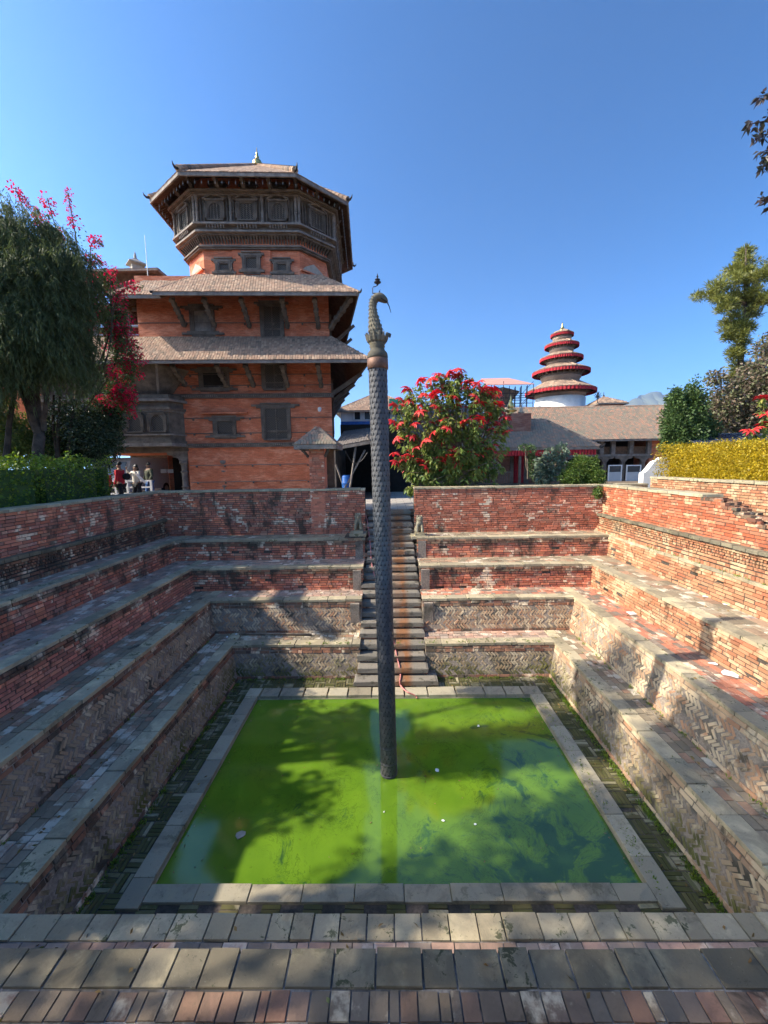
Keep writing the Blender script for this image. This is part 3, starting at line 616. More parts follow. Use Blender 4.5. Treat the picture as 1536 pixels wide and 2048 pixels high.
roof_mat('roof_tile_grey', [(.13, .11, .10), (.16, .135, .12), (.11, .10, .09)], (.09, .085, .075))

# ================================================================ the serpent column
nc = thing('serpent_column', 'tall scaly stone column with a hooded serpent head rising from the green water', 'column', (-.052, 5.85, ZWAT - .4))
CB, CT = Vector((-.052, 5.85, ZWAT - .4)), Vector((-.128, 5.78, 3.0)); ax = (CT - CB); CL = ax.length; axd = ax.normalized(); ca = Vector((1, 0, 0)); ca = (ca - axd * ca.dot(axd)).normalized(); cb = axd.cross(ca)
t = NT('column_stone'); n = t.noise(50, 6); g = t.noise(2.2, 4)
MAT['column_stone'] = t.bsdf(t.mix(t.math('MULTIPLY', n, .5), t.ramp(t.rand(), [(0, (.085, .084, .086)), (.5, (.115, .113, .114)), (1, (.068, .067, .07))]), (.03, .03, .034)), .6, t.bump(n, .5, .003), .45)
slab_mat('head_stone', [(.12, .115, .108), (.15, .142, .13), (.10, .096, .09)], .35, gain=1.05)
shaft = MB(); n = 28; CR = .127
shaft.tube([CB, CB + ax * .5, CT], CR, n); shaft.build('shaft', 'iron', nc)
# overlapping scales: half of them face the viewer; one mesh of a scale, placed one by one on the visible side
sv = []; kk = 6
scale_w = 2 * math.pi * CR / 14
base_sc = [(-.5, .35), (-.5, -.05), (-.28, -.42), (0, -.62), (.28, -.42), (.5, -.05), (.5, .35), (0, .45)]
me_s = bpy.data.meshes.new('scale')
SV = [(u * scale_w * .97, v * .088, -.006) for u, v in base_sc] + [(u * scale_w * .93, v * .083, .0005 + (-.003 if v > 0 else .002)) for u, v in base_sc] + [(0, -.008, .003)]
SF = [(i, (i + 1) % 8, 8 + (i + 1) % 8, 8 + i) for i in range(8)] + [(8 + i, 8 + (i + 1) % 8, 16) for i in range(8)]
me_s.from_pydata(SV, [], SF); me_s.materials.append(MAT['column_stone']); me_s.update()
rowh_s = .0735; nr = int((CL - .12) / rowh_s); SCL = []
for r in range(nr):
    for q in range(14):
        a = 2 * math.pi * (q + .5 * (r % 2)) / 14; Nn = ca * math.cos(a) + cb * math.sin(a); Uu = (-ca * math.sin(a) + cb * math.cos(a))
        zoff = .3 + (r + .5) * rowh_s
        if zoff > CL - .02: continue
        c = CB + axd * zoff + Nn * (CR + .003); rim_ = 1.0
        SCL.append((c, Uu, axd, Nn, Nn.y))
vis = [s_ for s_ in SCL if s_[4] < -.35]; vis.sort(key=lambda s_: (s_[4] > -.6, abs(s_[0].z - .0))); vis = vis[:300]; vs = set(id(s_) for s_ in vis)
Lc = Vector(WL[nc.name])
for s_ in vis:
    o = bpy.data.objects.new('scale', me_s); col.objects.link(o); o.parent = nc; c, U, V, N, _ = s_; c = c - Lc
    o.matrix_basis = Matrix(((U[0], V[0], N[0], c[0]), (U[1], V[1], N[1], c[1]), (U[2], V[2], N[2], c[2]), (0, 0, 0, 1)))
m = MB()
for s_ in SCL:
    if id(s_) in vs: continue
    c, U, V, N, _ = s_; m.raw([c + U * p[0] + V * p[1] + N * p[2] for p in SV], SF)
o = m.build('scales_beyond', 'column_stone', nc); o['kind'] = 'stuff'
def clathe(prof, n=28): 
    V = []; F = []
    for r, h in prof: V += [CB + axd * h + ca * r * math.cos(2 * math.pi * q / n) + cb * r * math.sin(2 * math.pi * q / n) for q in range(n)]
    m_ = MB(); k = len(prof); F = [(i * n + q, i * n + (q + 1) % n, (i + 1) * n + (q + 1) % n, (i + 1) * n + q) for i in range(k - 1) for q in range(n)] + [tuple(reversed(range(n))), tuple(range((k - 1) * n, k * n))]
    return m_.raw(V, F)
ZW0 = .4
for zb in (ZW0 + .50, ZW0 + .22, ZW0 + .02): clathe([(.132, zb), (.139, zb + .006), (.139, zb + .016), (.132, zb + .022)]).build('ring_joint', 'column_stone', nc)
simple('copper_band', (.17, .095, .065), .6, .4, .4, var=.25)
clathe([(.14, CL - .17), (.148, CL - .165), (.148, CL - .03), (.14, CL - .025)]).build('copper_band', 'copper_band', nc, True)
clathe([(.14, CL - .03), (.148, CL - .0), (.14, CL + .05), (.105, CL + .09), (.10, CL + .12), (.112, CL + .14), (.10, CL + .16), (.12, CL + .18)]).build('neck_moulding', 'head_stone', nc, True)
# lotus collar of petals
lot = clathe([(.09, CL + .17), (.115, CL + .20), (.13, CL + .24), (.125, CL + .27), (.09, CL + .28)]).build('lotus_collar', 'head_stone', nc, True)
for q in range(14):
    a = 2 * math.pi * q / 14; N = ca * math.cos(a) + cb * math.sin(a); U = -ca * math.sin(a) + cb * math.cos(a); c0 = CB + axd * (CL + .17)
    m = MB(); rings = []
    for h, rad, wd in ((0, .095, .016), (.035, .128, .028), (.08, .145, .030), (.115, .150, .018), (.14, .162, .004)):
        p = c0 + axd * h + N * rad; rings += [p - U * wd, p + N * .014, p + U * wd, p - N * .02]
    F = [(i * 4 + k, i * 4 + (k + 1) % 4, i * 4 + 4 + (k + 1) % 4, i * 4 + 4 + k) for i in range(4) for k in range(4)]
    m.raw(rings, F).build('petal', 'head_stone', lot)
# neck and head in profile, looking right
T0 = CB + axd * (CL + .26)
def hp(x, z): return T0 + Vector((x, 0, z))
pts = [hp(-.005, -.02), hp(-.02, .10), hp(-.035, .22), hp(-.05, .33), hp(-.055, .42), hp(-.045, .49), hp(-.01, .535), hp(.04, .545), hp(.085, .525), hp(.13, .49), hp(.158, .47)]
rad = [.115, .10, .078, .058, .050, .052, .058, .062, .058, .040, .018]
m = MB(); nn = 16; V = []; F = []
for i, p in enumerate(pts):
    d = (pts[min(i + 1, len(pts) - 1)] - pts[max(i - 1, 0)]).normalized(); a1 = Vector((0, 1, 0)); b1 = a1.cross(d).normalized(); wy = 1.0 if i < 4 else 1.15
    for q in range(nn): V.append(p + (a1 * math.cos(2 * math.pi * q / nn) * wy + b1 * math.sin(2 * math.pi * q / nn)) * rad[i])
F = [(i * nn + q, i * nn + (q + 1) % nn, (i + 1) * nn + (q + 1) % nn, (i + 1) * nn + q) for i in range(len(pts) - 1) for q in range(nn)] + [tuple(range(nn)), tuple(range((len(pts) - 1) * nn, len(pts) * nn))]
hd = fixn(m.raw(V, F).build('serpent_head', 'head_stone', nc, True))
md = hd.modifiers.new('sub', 'SUBSURF'); md.levels = md.render_levels = 1
m = MB()
for i in range(6):
    for q in range(nn):
        p0 = V[i * nn + q]; cen = pts[i]; out = (p0 - cen).normalized(); upv = (pts[i + 1] - pts[i]).normalized(); sd = out.cross(upv)
        for hh in (0, .5):
            pb = p0.lerp(V[(i + 1) * nn + q], hh) + sd * (hh * rad[i] * .38); sz = rad[i] * .17
            m.raw([pb - sd * sz, pb - upv * sz * 1.3 + out * .012, pb + sd * sz, pb + upv * sz * 1.2, pb + out * .009], [(0, 1, 4), (1, 2, 4), (2, 3, 4), (3, 0, 4)])
o = m.build('neck_scales', 'head_stone', hd); o['kind'] = 'stuff'
m = MB().tube([hp(.06, .505) + Vector((0, -.062, 0)), hp(.11, .478) + Vector((0, -.05, 0)), hp(.15, .462) + Vector((0, -.03, 0)), hp(.165, .46)], .006, 6); m.build('mouth', 'iron', hd)
MB().tube([hp(.155, .455), hp(.175, .42), hp(.19, .37), hp(.20, .33)], [.008, .007, .005, .003], 6).build('tongue', 'iron', nc)
for s_ in (-1, 1): MB().lathe(hp(.062, .553) + Vector((0, s_ * .045, -.012)), [(.002, -.012), (.012, -.006), (.014, 0), (.012, .008), (.002, .012)], 10).build('eye', 'iron', hd, True)
# little crowned bracket on the head
MB().tube([hp(-.05, .585), hp(-.05, .66), hp(-.04, .675), hp(.0, .68), (hp(.01, .70))], .006, 6).tube([hp(-.05, .59), hp(.04, .59), hp(.045, .61), hp(.055, .64)], [.006, .008, .010, .003], 6).build('iron_bracket', 'iron', nc)
MB().lathe(hp(.02, .69), [(.008, 0), (.012, .02), (.045, .035), (.05, .045), (.012, .05), (.012, .06), (.035, .072), (.038, .08), (.010, .085), (.008, .105), (.018, .115), (.010, .125), (.002, .16)], 16).build('tiered_canopy', 'iron', nc, True)
m = MB().tube([hp(.10, -.01), hp(.15, .02), hp(.17, .06), hp(.185, .045), hp(.18, .0)], [.02, .02, .012, .018, .01], 8); m.build('front_scroll', 'head_stone', nc, True)

# ================================================================ the palace with its octagonal tower
FY = 19.0
pal = thing('palace_tower', 'orange brick palace with two tiled skirt roofs and an eight sided carved wooden tower', 'palace', (-7, 19, 0))
WX0, WX1 = -11.35, -2.65
BK = (-4.4, 37)                                   # the far end of the right flank
def poly_block(poly, z0, z1, name, mat, par=pal): return fixn(MB().prism(poly, z0, z1).build(name, mat, par))
poly_block([(-9.55, FY), (WX1, FY), (BK[0], BK[1]), (-11.6, BK[1]), (-11.6, FY + 2.2), (-9.55, FY + 2.2)], -.2, 2.45, 'ground_floor_wall', 'palace_brick')
poly_block([(-20, FY), (WX1, FY), (BK[0], BK[1]), (-20, BK[1])], 2.45, 7.42, 'wall', 'palace_brick')
poly_block([(WX0, FY + .003), (WX1 - .003, FY + .003), (-3.6, 28), (WX0, 28)], 7.42, 10.1, 'top_storey_wall', 'palace_brick')
poly_block([(-20, FY + 2.2), (WX0, FY + 2.2), (WX0, 28), (-20, 28)], 7.42, 8.6, 'left_wing_wall', 'palace_brick')
def courses(zs, x0, x1, d=.05, h=.05, mat='wood_dark', y=FY, name='string_course'):
    for z in zs: MB().box(x0, x1, y - d, y + .01, z, z + h).build(name, mat, pal)
def W(px, py, Y=FY): p = at(px, py, Y=Y); return p.x, p.z
# two carved wooden bands with dentils
for z in (2.40, 4.68):
    o = MB().box(-9.6 if z < 3 else -10.6, WX1 + .08, FY - .10, FY + .01, z, z + .07).box(-9.6 if z < 3 else -10.6, WX1 + .08, FY - .07, FY + .01, z + .074, z + .15).box(-9.6 if z < 3 else -10.6, WX1 + .08, FY - .14, FY + .01, z + .154, z + .20).build('carved_band', 'wood_dark', pal)
    m = MB(); x = -9.6
    while x < WX1: m.box(x, x + .05, FY - .13, FY - .07, z + .075, z + .15); x += .1
    q = m.build('dentils', 'wood_grey', o); q['kind'] = 'stuff'
courses([.75, 1.55], -9.5, WX1 - 1.3, .025, .03, 'wood_grey'); courses([3.05, 3.75], -10.2, WX1, .03, .035)
courses([5.25, 5.75], -10.2, WX1, .03, .035); courses([8.05], WX0, WX1, .03, .035)
m = MB()
for z in (.75, 1.55, 3.05, 3.75, 5.25, 5.75, 8.05):
    x = -9.2
    while x < WX1 - .2: m.box(x, x + .07, FY - .06, FY, z - .08, z + .0); x += 1.32
o = m.build('timber_pegs', 'wood_dark', pal); o['kind'] = 'stuff'

def window(par, x0, x1, z0, z1, y=FY, kind='lattice', U=X_, N=(0, -1, 0), O=None, ears=.28, sill=True, mat='wood_dark', fr=.13, arch=False, double=False, lint=True):
    """a deep carved frame, its lattice leaf, eared lintel and sill"""
    U = Vector(U); N = Vector(N); O = Vector((0, y, 0)) if O is None else Vector(O); Z = Vector(Z_)
    def fb(m, a, b, c, d, p, q): return m.fbox(O + U * ((a + b) / 2) + Z * ((c + d) / 2) + N * ((p + q) / 2), U, Z, N, (b - a) / 2, (d - c) / 2, (q - p) / 2)
    m = MB()
    for k, (i, pr) in enumerate(((0, .12), (fr * .45, .085))):
        a, b, c, d = x0 + i, x1 - i, z0 + i * .6, z1 - i; t_ = fr * .45 if k == 0 else fr * .5
        fb(m, a, a + t_, c, d, -.03, pr); fb(m, b - t_, b, c, d, -.03, pr); fb(m, a + t_, b - t_, c, c + t_ * .8, -.03, pr - .002); fb(m, a + t_, b - t_, d - t_, d, -.03, pr - .002)
    w_ = m.build('window', mat, par)
    a, b, c, d = x0 + fr, x1 - fr, z0 + fr * .8, z1 - fr
    lm = MB(); fb(lm, a - .02, b + .02, c - .02, d + .02, -.01, .03); lm.build('lattice', 'lattice' if kind == 'lattice' else kind, w_)
    if arch:
        hw = (b - a) / 2; cx = (a + b) / 2; zz = d - hw; P = [(a - .03, d + .03), (a - .03, zz)] + [(cx - hw * math.cos(q * math.pi / 10), zz + hw * math.sin(q * math.pi / 10)) for q in range(11)] + [(b + .03, zz), (b + .03, d + .03)]
        fixn(MB().extr(P, O + N * .028, U, Z, N, .05).build('arch', mat, w_))
    if double: q = MB(); fb(q, (a + b) / 2 - .02, (a + b) / 2 + .02, c, d, .03, .06); q.build('mullion', mat, w_); q = MB(); zz = c + (d - c) * .24; fb(q, a, b, zz - .03, zz + .03, .03, .065); q.build('rail', mat, w_)
    if lint:
        q = MB(); fb(q, x0 - ears, x1 + ears, z1 - .02, z1 + .07, 0, .10); fb(q, x0 - ears * .55, x1 + ears * .55, z1 - .10, z1 - .022, 0, .09); fb(q, x0 - .08, x1 + .08, z1 + .072, z1 + .13, 0, .15); q.build('lintel', mat, w_)
    if sill:
        q = MB(); fb(q, x0 - ears, x1 + ears, z0 - .07, z0 + .02, 0, .11); fb(q, x0 - ears * .5, x1 + ears * .5, z0 + .022, z0 + .09, 0, .095); fb(q, x0 - .03, x1 + .03, z0 - .13, z0 - .072, 0, .07); q.build('sill', mat, w_)
    for xx in (x0 - .06, x1 + .01):
        q = MB(); fb(q, xx, xx + .05, z0 + .09, z1 - .1, 0, .13); q.build('jamb_post', mat, w_)
    return w_
def winpx(a, b, c, d, **k):
    x0, z1 = W(a, c); x1, z0 = W(b, d); return window(pal, x0, x1, z0, z1, **k)
winpx(384, 430, 618, 668, ears=.45, kind='wood_grey'); winpx(521, 566, 607, 676, ears=.3, double=True, sill=False)
winpx(402, 458, 742, 778, ears=.42, kind='wood_black'); winpx(524, 572, 724, 780, ears=.0, double=True, lint=False, sill=False)
winpx(430, 472, 838, 872, ears=.45); winpx(524, 580, 812, 880, ears=.5, double=True, sill=False)
for (a, b, y_) in ((405, 496, 829), (520, 590, 602), (395, 470, 728)):
    x0, z = W(a, y_); x1, _ = W(b, y_); MB().box(x0, x1, FY - .16, FY, z, z + .07).build('brick_hood', 'palace_brick', pal)
# side windows on the receding right flank
dirb = Vector((BK[0] - WX1, BK[1] - FY, 0)).normalized(); nb_ = Vector((dirb.y, -dirb.x, 0))
for u, z0, z1 in ((2.2, 3.0, 4.1), (6.0, 3.0, 4.1), (10, 3.0, 4.1), (3.5, .3, 2.0), (8, .3, 2.0), (2.4, 5.0, 5.8), (6.4, 5.0, 5.8), (2.4, 8.0, 9.0)):
    O = Vector((WX1, FY, 0)) + dirb * u; window(pal, -.45, .45, z0, z1, U=dirb, N=nb_, O=O, ears=.2)
MB().fbox(Vector((WX1, FY, 4.78)) + dirb * 9 + nb_ * .05, dirb, Z_, nb_, 9, .1, .06).build('carved_band', 'wood_dark', pal)

# ---- tiled roofs
def tiles(q, par, mat='roof_tile', tw=.115, rh=.17, name='roof_tiles'):
    e0, e1, t1, t0 = [Vector(p) for p in q]; U = (e1 - e0).normalized(); up = ((t0 + t1) / 2 - (e0 + e1) / 2); up = up - U * up.dot(U); S = up.length; V = up.normalized(); N = U.cross(V)
    if N.z < 0: N = -N
    out = []; n = max(1, int(round(S / rh))); rh = S / n
    for r in range(n):
        f = (r + .5) / n; a = e0.lerp(t0, f); b = e1.lerp(t1, f); L = (b - a).length; d = (b - a).normalized(); k = max(1, int(L / tw))
        for i in range(k):
            c = a + d * ((i + .5) * L / k) + N * (.03 + random.gauss(0, .004)); tl = .10 + random.gauss(0, .012); Vv = (V + N * tl).normalized(); Nn = (N - V * tl).normalized()
            Uu = d if Vv.cross(Nn).dot(d) > 0 else -d
            out.append((tuple(c), tuple(Uu), tuple(Vv), tuple(Nn), L / k * .42, rh * .60, .016))
    emit(out, 'roof_tile', mat, par, 0, name)
def roof_plane(q, par, mat='roof_tile', soffit='wood_dark', th=.07, raft=True, tw=.115, rh=.17, sp=.16):
    """q = eave0, eave1, top1, top0"""
    e0, e1, t1, t0 = [Vector(p) for p in q]; N = (e1 - e0).cross(t0 - e0 if (t0 - e0).length > .01 else t1 - e0).normalized()
    if N.z < 0: N = -N
    m = MB(); P = [e0, e1, t1, t0]; m.raw(P + [p - N * th for p in P], [(0, 1, 2, 3), (7, 6, 5, 4), (0, 4, 5, 1), (1, 5, 6, 2), (2, 6, 7, 3), (3, 7, 4, 0)])
    r = fixn(m.build('roof', soffit, par)); tiles(q, r, mat, tw, rh)
    U = (e1 - e0).normalized(); m = MB(); m.bar(e0 - N * (th / 2) - Vector((0, 0, .04)), e1 - N * (th / 2) - Vector((0, 0, .04)), .06, .13); m.build('eave_board', 'wood_grey', r)
    if raft:
        m = MB(); L = (e1 - e0).length; k = int(L / sp)
        for i in range(k + 1):
            f = i / k; m.bar(e0.lerp(e1, f) - N * (th + .035), t0.lerp(t1, f) - N * (th + .035), .05, .065)
        o = m.build('rafters', 'wood_brown', r); o['kind'] = 'stuff'
    return r
def ridge(p0, p1, par, mat='roof_tile', r=.07, horn=.0, name='hip_ridge'):
    p0 = Vector(p0); p1 = Vector(p1); d = (p1 - p0); k = max(3, int(d.length / .25)); m = MB()
    for i in range(k):
        a = p0.lerp(p1, i / k); b = p0.lerp(p1, (i + 1.08) / k); m.tube([a, b], [r, r * .86], 8)
    o = m.build(name, mat, par)
    if horn:
        dd = (p0 - p1).normalized(); MB().tube([p0, p0 + dd * horn * .5 + Vector((0, 0, horn * .15)), p0 + dd * horn * .85 + Vector((0, 0, horn * .55)), p0 + dd * horn + Vector((0, 0, horn * 1.0))], [.06, .05, .035, .008], 8).build('corner_horn', 'iron', o)
    return o
def strut(p0, p1, par, w=.12, carve=True, mat='wood_dark'):
    p0 = Vector(p0); p1 = Vector(p1); m = MB().bar(p0, p1, w, w * 1.2)
    if carve:
        for f, k in ((.08, 1.5), (.2, 1.25), (.34, 1.55), (.5, 1.35), (.62, 1.6), (.78, 1.3), (.93, 1.6)):
            a = p0.lerp(p1, f - .035); b = p0.lerp(p1, f + .035); m.bar(a, b, w * k, w * k)
    return m.build('strut', mat, par)
# lower skirt roof
E2 = 5.98
A0, A1 = (-17.5, 17.25, E2), (-.80, 17.25, E2); B1, B0 = (WX1 + .05, FY, 7.42), (-17.5, FY, 7.42)
roof_plane((A0, A1, B1, B0), pal); roof_plane((A1, (-4.15, 36, E2), (BK[0], BK[1], 7.3), B1), pal)
ridge(A1, B1, pal, horn=.25)
# upper skirt roof: right part further forward than the left one
E1 = 8.70
C0, C1 = (-9.75, 17.25, E1), (-1.22, 17.25, E1); D1, D0 = (-3.0, FY, 10.12), (-8.6, FY, 10.12)
roof_plane((C0, C1, D1, D0), pal); roof_plane((C1, (-2.9, 30, E1), (-3.9, 28, 10.1), D1), pal)
ridge(C0, D0, pal, horn=.1); ridge(C1, D1, pal, horn=.2)
Lv = (-11.75, 17.6, E1 + .02)
roof_plane((Lv, (-9.6, 17.6, E1 + .02), (-8.6, FY + .02, 9.85), (-10.9, FY + .02, 9.85)), pal); roof_plane(((-11.75, 28, E1), Lv, (-10.9, FY + .02, 9.85), (-10.4, 27, 10)), pal)
ridge(Lv, (-10.9, FY + .02, 9.85), pal, horn=.15)
# struts
for px in (374, 432, 500, 575, 636):
    x, z = W(px, 655); strut((x, FY - .06, z), (x, 17.75, E1 - .03), pal, .135)
x, z = W(652, 655); strut((WX1 + .03, FY - .05, z), (-1.55, 17.6, E1 - .05), pal, .14)
for u in (2.0, 4.2, 6.4): p = Vector((WX1, FY, 7.6)) + dirb * u; strut(p + nb_ * .05, p + nb_ * 1.3 + Vector((0, 0, 1.05)), pal, .12, False)
for px in (375, 455, 508, 575, 642):
    x, z = W(px, 775); strut((x, FY - .06, z + .05), (x, 17.7, E2 - .05), pal, .135)
for u in (.3, 2.8, 5.3, 7.8, 10.3, 13): p = Vector((WX1, FY, 4.9)) + dirb * u; strut(p + nb_ * .05, p + nb_ * (1.5 - u * .07) + Vector((0, 0, .95)), pal, .15, False)
# ---- octagon tower
OC = Vector((-6.05, 22.1, 0))
def octp(a, b, y1, y2): return [(OC.x + x, OC.y + y) for x, y in ((-a, -y1), (a, -y1), (b, -y2), (b, y2), (a, y1), (-a, y1), (-b, y2), (-b, -y2))]
WALL8 = octp(2.15, 3.25, 3.1, 2.0); GAL = octp(2.2, 3.65, 3.5, 2.25); EAV = octp(2.35, 4.4, 4.72, 2.95)
poly_block(WALL8, 9.9, 11.95, 'tower_wall', 'palace_brick'); poly_block(octp(2.1, 3.2, 3.05, 1.95), 13.2, 14.2, 'tower_top_wall', 'palace_brick')
fixn(MB().fbox((OC.x, FY, 10.85), X_, Z_, (0, -1, 0), .85, .78, .06).build('centre_bay', 'palace_brick', pal))
def ring(a, b, y1, y2, z0, z1, mat='wood_dark', name='cornice', par=pal): return poly_block(octp(a, b, y1, y2), z0, z1, name, mat, par)
ring(2.25, 3.4, 3.24, 2.1, 11.18, 11.24); ring(2.28, 3.46, 3.30, 2.13, 11.243, 11.30); ring(2.22, 3.38, 3.22, 2.08, 11.303, 11.36, 'wood_grey')
# sloped corbels under the gallery
def band8(outer0, z0, outer1, z1, step, name, mat, w=.05, h=None):
    m = MB()
    for i in (7, 0, 1, 2, 6):
        a0, a1 = Vector((*outer0[i], z0)), Vector((*outer0[(i + 1) % 8], z0)); b0, b1 = Vector((*outer1[i], z1)), Vector((*outer1[(i + 1) % 8], z1)); k = max(1, int((a1 - a0).length / step))
        for j in range(k + 1):
            f = (j + .0) / k; m.bar(a0.lerp(a1, f), b0.lerp(b1, f), w, w * 1.3)
    o = m.build(name, mat, pal); o['kind'] = 'stuff'; return o
ring(2.2, 3.3, 3.15, 2.05, 11.36, 11.55, 'palace_brick', 'brick_band')
band8(WALL8, 11.42, octp(2.2, 3.55, 3.4, 2.2), 11.70, .13, 'corbels', 'wood_dark', .06)
ring(2.22, 3.6, 3.44, 2.22, 11.66, 11.72); ring(2.26, 3.72, 3.58, 2.3, 11.723, 11.80, 'wood_grey'); 
ring(2.2, 3.62, 3.46, 2.24, 11.80, 13.34, 'wood_dark', 'gallery_wall')
ring(2.3, 3.8, 3.68, 2.36, 11.98, 12.06, 'wood_grey', 'gallery_ledge'); ring(2.26, 3.76, 3.62, 2.33, 12.063, 12.10)
ring(2.28, 3.78, 3.66, 2.35, 13.13, 13.19, 'wood_grey'); ring(2.3, 3.84, 3.74, 2.4, 13.193, 13.25); ring(2.34, 3.9, 3.8, 2.44, 13.253, 13.31, 'wood_grey')
# gallery faces: windows, posts, gables
def gallery_face(p0, p1, wins):
    a = Vector((*p0, 0)); b = Vector((*p1, 0)); U = (b - a).normalized(); L = (b - a).length; N = Vector((U.y, -U.x, 0))
    for (f, w2, arch) in wins:
        O = a + U * (L * f); wd = window(pal, -w2, w2, 12.16, 12.98, U=U, N=N, O=O, ears=.0, sill=False, lint=False, arch=arch, fr=.10)
        m = MB().bar(O + N * .14 + U * -(w2 + .12) + Vector((0, 0, 13.0)), O + N * .14 + Vector((0, 0, 13.22)), .07, .05).bar(O + N * .14 + U * (w2 + .12) + Vector((0, 0, 13.0)), O + N * .14 + Vector((0, 0, 13.22)), .07, .05); m.build('gable', 'wood_grey', wd)
        m = MB().fbox(O + N * .07 + Vector((0, 0, 12.99)), U, Z_, N, w2 + .06, .03, .07); m.build('lintel', 'wood_grey', wd)
        m = MB()
        for k in range(7): x = -w2 + 2 * w2 * k / 6; m.bar(O + N * .12 + U * x + Vector((0, 0, 11.84)), O + N * .16 + U * x + Vector((0, 0, 11.97)), .035)
        m.build('baluster_row', 'wood_grey', wd)['kind'] = 'stuff'
    for f in [0.015, .985] + [(wins[i][0] + wins[i + 1][0]) / 2 for i in range(len(wins) - 1)]:
        p = a + U * (L * f) + N * .07
        MB().tube([p + Vector((0, 0, z)) for z in (12.10, 12.2, 12.22, 12.45, 12.5, 12.55, 12.95, 13.0, 13.17)], [.07, .07, .05, .06, .08, .05, .06, .08, .08], 8).build('gallery_post', 'wood_grey', pal)
    k = int(L / .14); m = MB()
    for j in range(k): 
        p = a + U * ((j + .5) * L / k) + N * .02; m.fbox(p + Vector((0, 0, 12.6)), U, Z_, N, .022, .5, .03)
    m.build('wall_fluting', 'wood_dark', pal)['kind'] = 'stuff'
gallery_face(GAL[0], GAL[1], [(.19, .36, True), (.5, .40, False), (.81, .36, True)])
gallery_face(GAL[1], GAL[2], [(.5, .38, False)]); gallery_face(GAL[7], GAL[0], [(.5, .38, False)]); gallery_face(GAL[2], GAL[3], [(.2, .4, True), (.5, .4, False), (.8, .4, True)]); gallery_face(GAL[6], GAL[7], [(.2, .4, True), (.5, .4, False), (.8, .4, True)])
# the top storey's small windows and the drops under the eave
for f in (-.62, 0, .62): window(pal, OC.x + f * 2.15 - .28, OC.x + f * 2.15 + .28, 13.5, 13.85, y=OC.y - 3.05, ears=.15, kind='wood_black')
wx = [W(437, 0)[0], W(509, 0)[0], W(571, 0)[0]]
window(pal, -7.62, -6.98, 10.23, 10.72, ears=.22); window(pal, -6.40, -5.70, 10.28, 10.95, y=FY - .06, ears=.22); window(pal, -5.02, -4.38, 10.23, 10.72, ears=.22)
# pale triangular pediments on the slanting faces
for i, mt in ((1, 'cream_stone'), (7, 'cream_stone')):
    a = Vector((*WALL8[i], 0)); b = Vector((*WALL8[(i + 1) % 8], 0)); U = (b - a).normalized(); N = Vector((U.y, -U.x, 0)); L = (b - a).length
    fixn(MB().extr([(.12, 10.42), (L - .12, 10.42), (L - .3, 10.6), (L / 2, 10.85), (.3, 10.6)], a, U, Z_, N, .05).build('pediment', mt, pal)); MB().fbox(a + U * (L / 2) + Vector((0, 0, 10.38)) + N * .05, U, Z_, N, L / 2, .035, .06).build('string_course', 'palace_brick', pal)
# great octagonal roof
EZ_, AZ = 13.32, 16.85; apex = Vector((OC.x - .3, OC.y + .1, AZ))
for i in range(8):
    e0 = Vector((*EAV[i], EZ_)); e1 = Vector((*EAV[(i + 1) % 8], EZ_)); 
    rp = roof_plane((e0, e1, apex, apex), pal, raft=i in (6, 7, 0, 1, 2), sp=.14); ridge(e0 + Vector((0, 0, .12)), e0.lerp(apex, .97), pal, r=.14, horn=.30)
    if i in (6, 7, 0, 1, 2):
        m = MB(); k = int((e1 - e0).length / .28)
        for j in range(k): p = e0.lerp(e1, (j + .5) / k).lerp(Vector((apex.x, apex.y, EZ_)), .06) - Vector((0, 0, .17)); m.lathe(p, [(.004, .1), (.02, .04), (.028, .0), (.012, -.05), (.002, -.09)], 6)
        m.build('wind_bells', 'grey_metal', rp)['kind'] = 'stuff'
G2 = octp(2.2, 3.6, 3.45, 2.25); S8 = octp(2.25, 4.0, 4.3, 2.7)
for i in (6, 7, 0, 1, 2):
    a0, a1 = Vector((*G2[i], 13.30)), Vector((*G2[(i + 1) % 8], 13.30)); b0, b1 = Vector((*S8[i], 13.56)), Vector((*S8[(i + 1) % 8], 13.56)); k = {0: 4, 1: 2, 7: 2}.get(i, 4)
    for j in range(k + 1): strut(a0.lerp(a1, j / k), b0.lerp(b1, j / k), pal, .11)
# a second, deeper tier of eaves seen on the right and left rear
MB().lathe((apex.x, apex.y, AZ - .12), [(.36, 0), (.36, .05), (.26, .08), (.2, .12), (.26, .22), (.2, .36), (.1, .45), (.08, .50), (.11, .55), (.06, .6), (.04, .68), (.06, .72), (.03, .76), (.008, 1.0)], 20).build('gilded_pinnacle', 'brass', pal, True)
# ---- carved bay windows above the arcade
BX0, BX1 = -15.6, -9.95
by = FY - .75
o = fixn(MB().prism([(BX0, FY), (BX0, by), (BX1, by), (BX1 + .35, FY)], 2.62, 4.55).build('bay_window', 'wood_dark', pal))
for z0, z1, d, mt in ((2.45, 2.6, .12, 'wood_grey'), (2.602, 2.72, .06, 'wood_dark'), (2.95, 3.02, .08, 'wood_grey'), (4.0, 4.08, .06, 'wood_grey'), (4.083, 4.2, .12, 'wood_dark'), (4.45, 4.56, .2, 'wood_grey'), (4.563, 4.75, .1, 'wood_dark')):
    fixn(MB().prism([(BX0 - d, FY), (BX0 - d, by - d), (BX1 + d, by - d), (BX1 + .35 + d, FY)], z0, z1).build('moulding', mt, o))
for cx in (-10.45, -11.45, -12.45, -13.45, -14.45): window(pal, cx - .36, cx + .36, 3.08, 3.95, y=by, ears=0, sill=False, lint=False, arch=True, fr=.1)
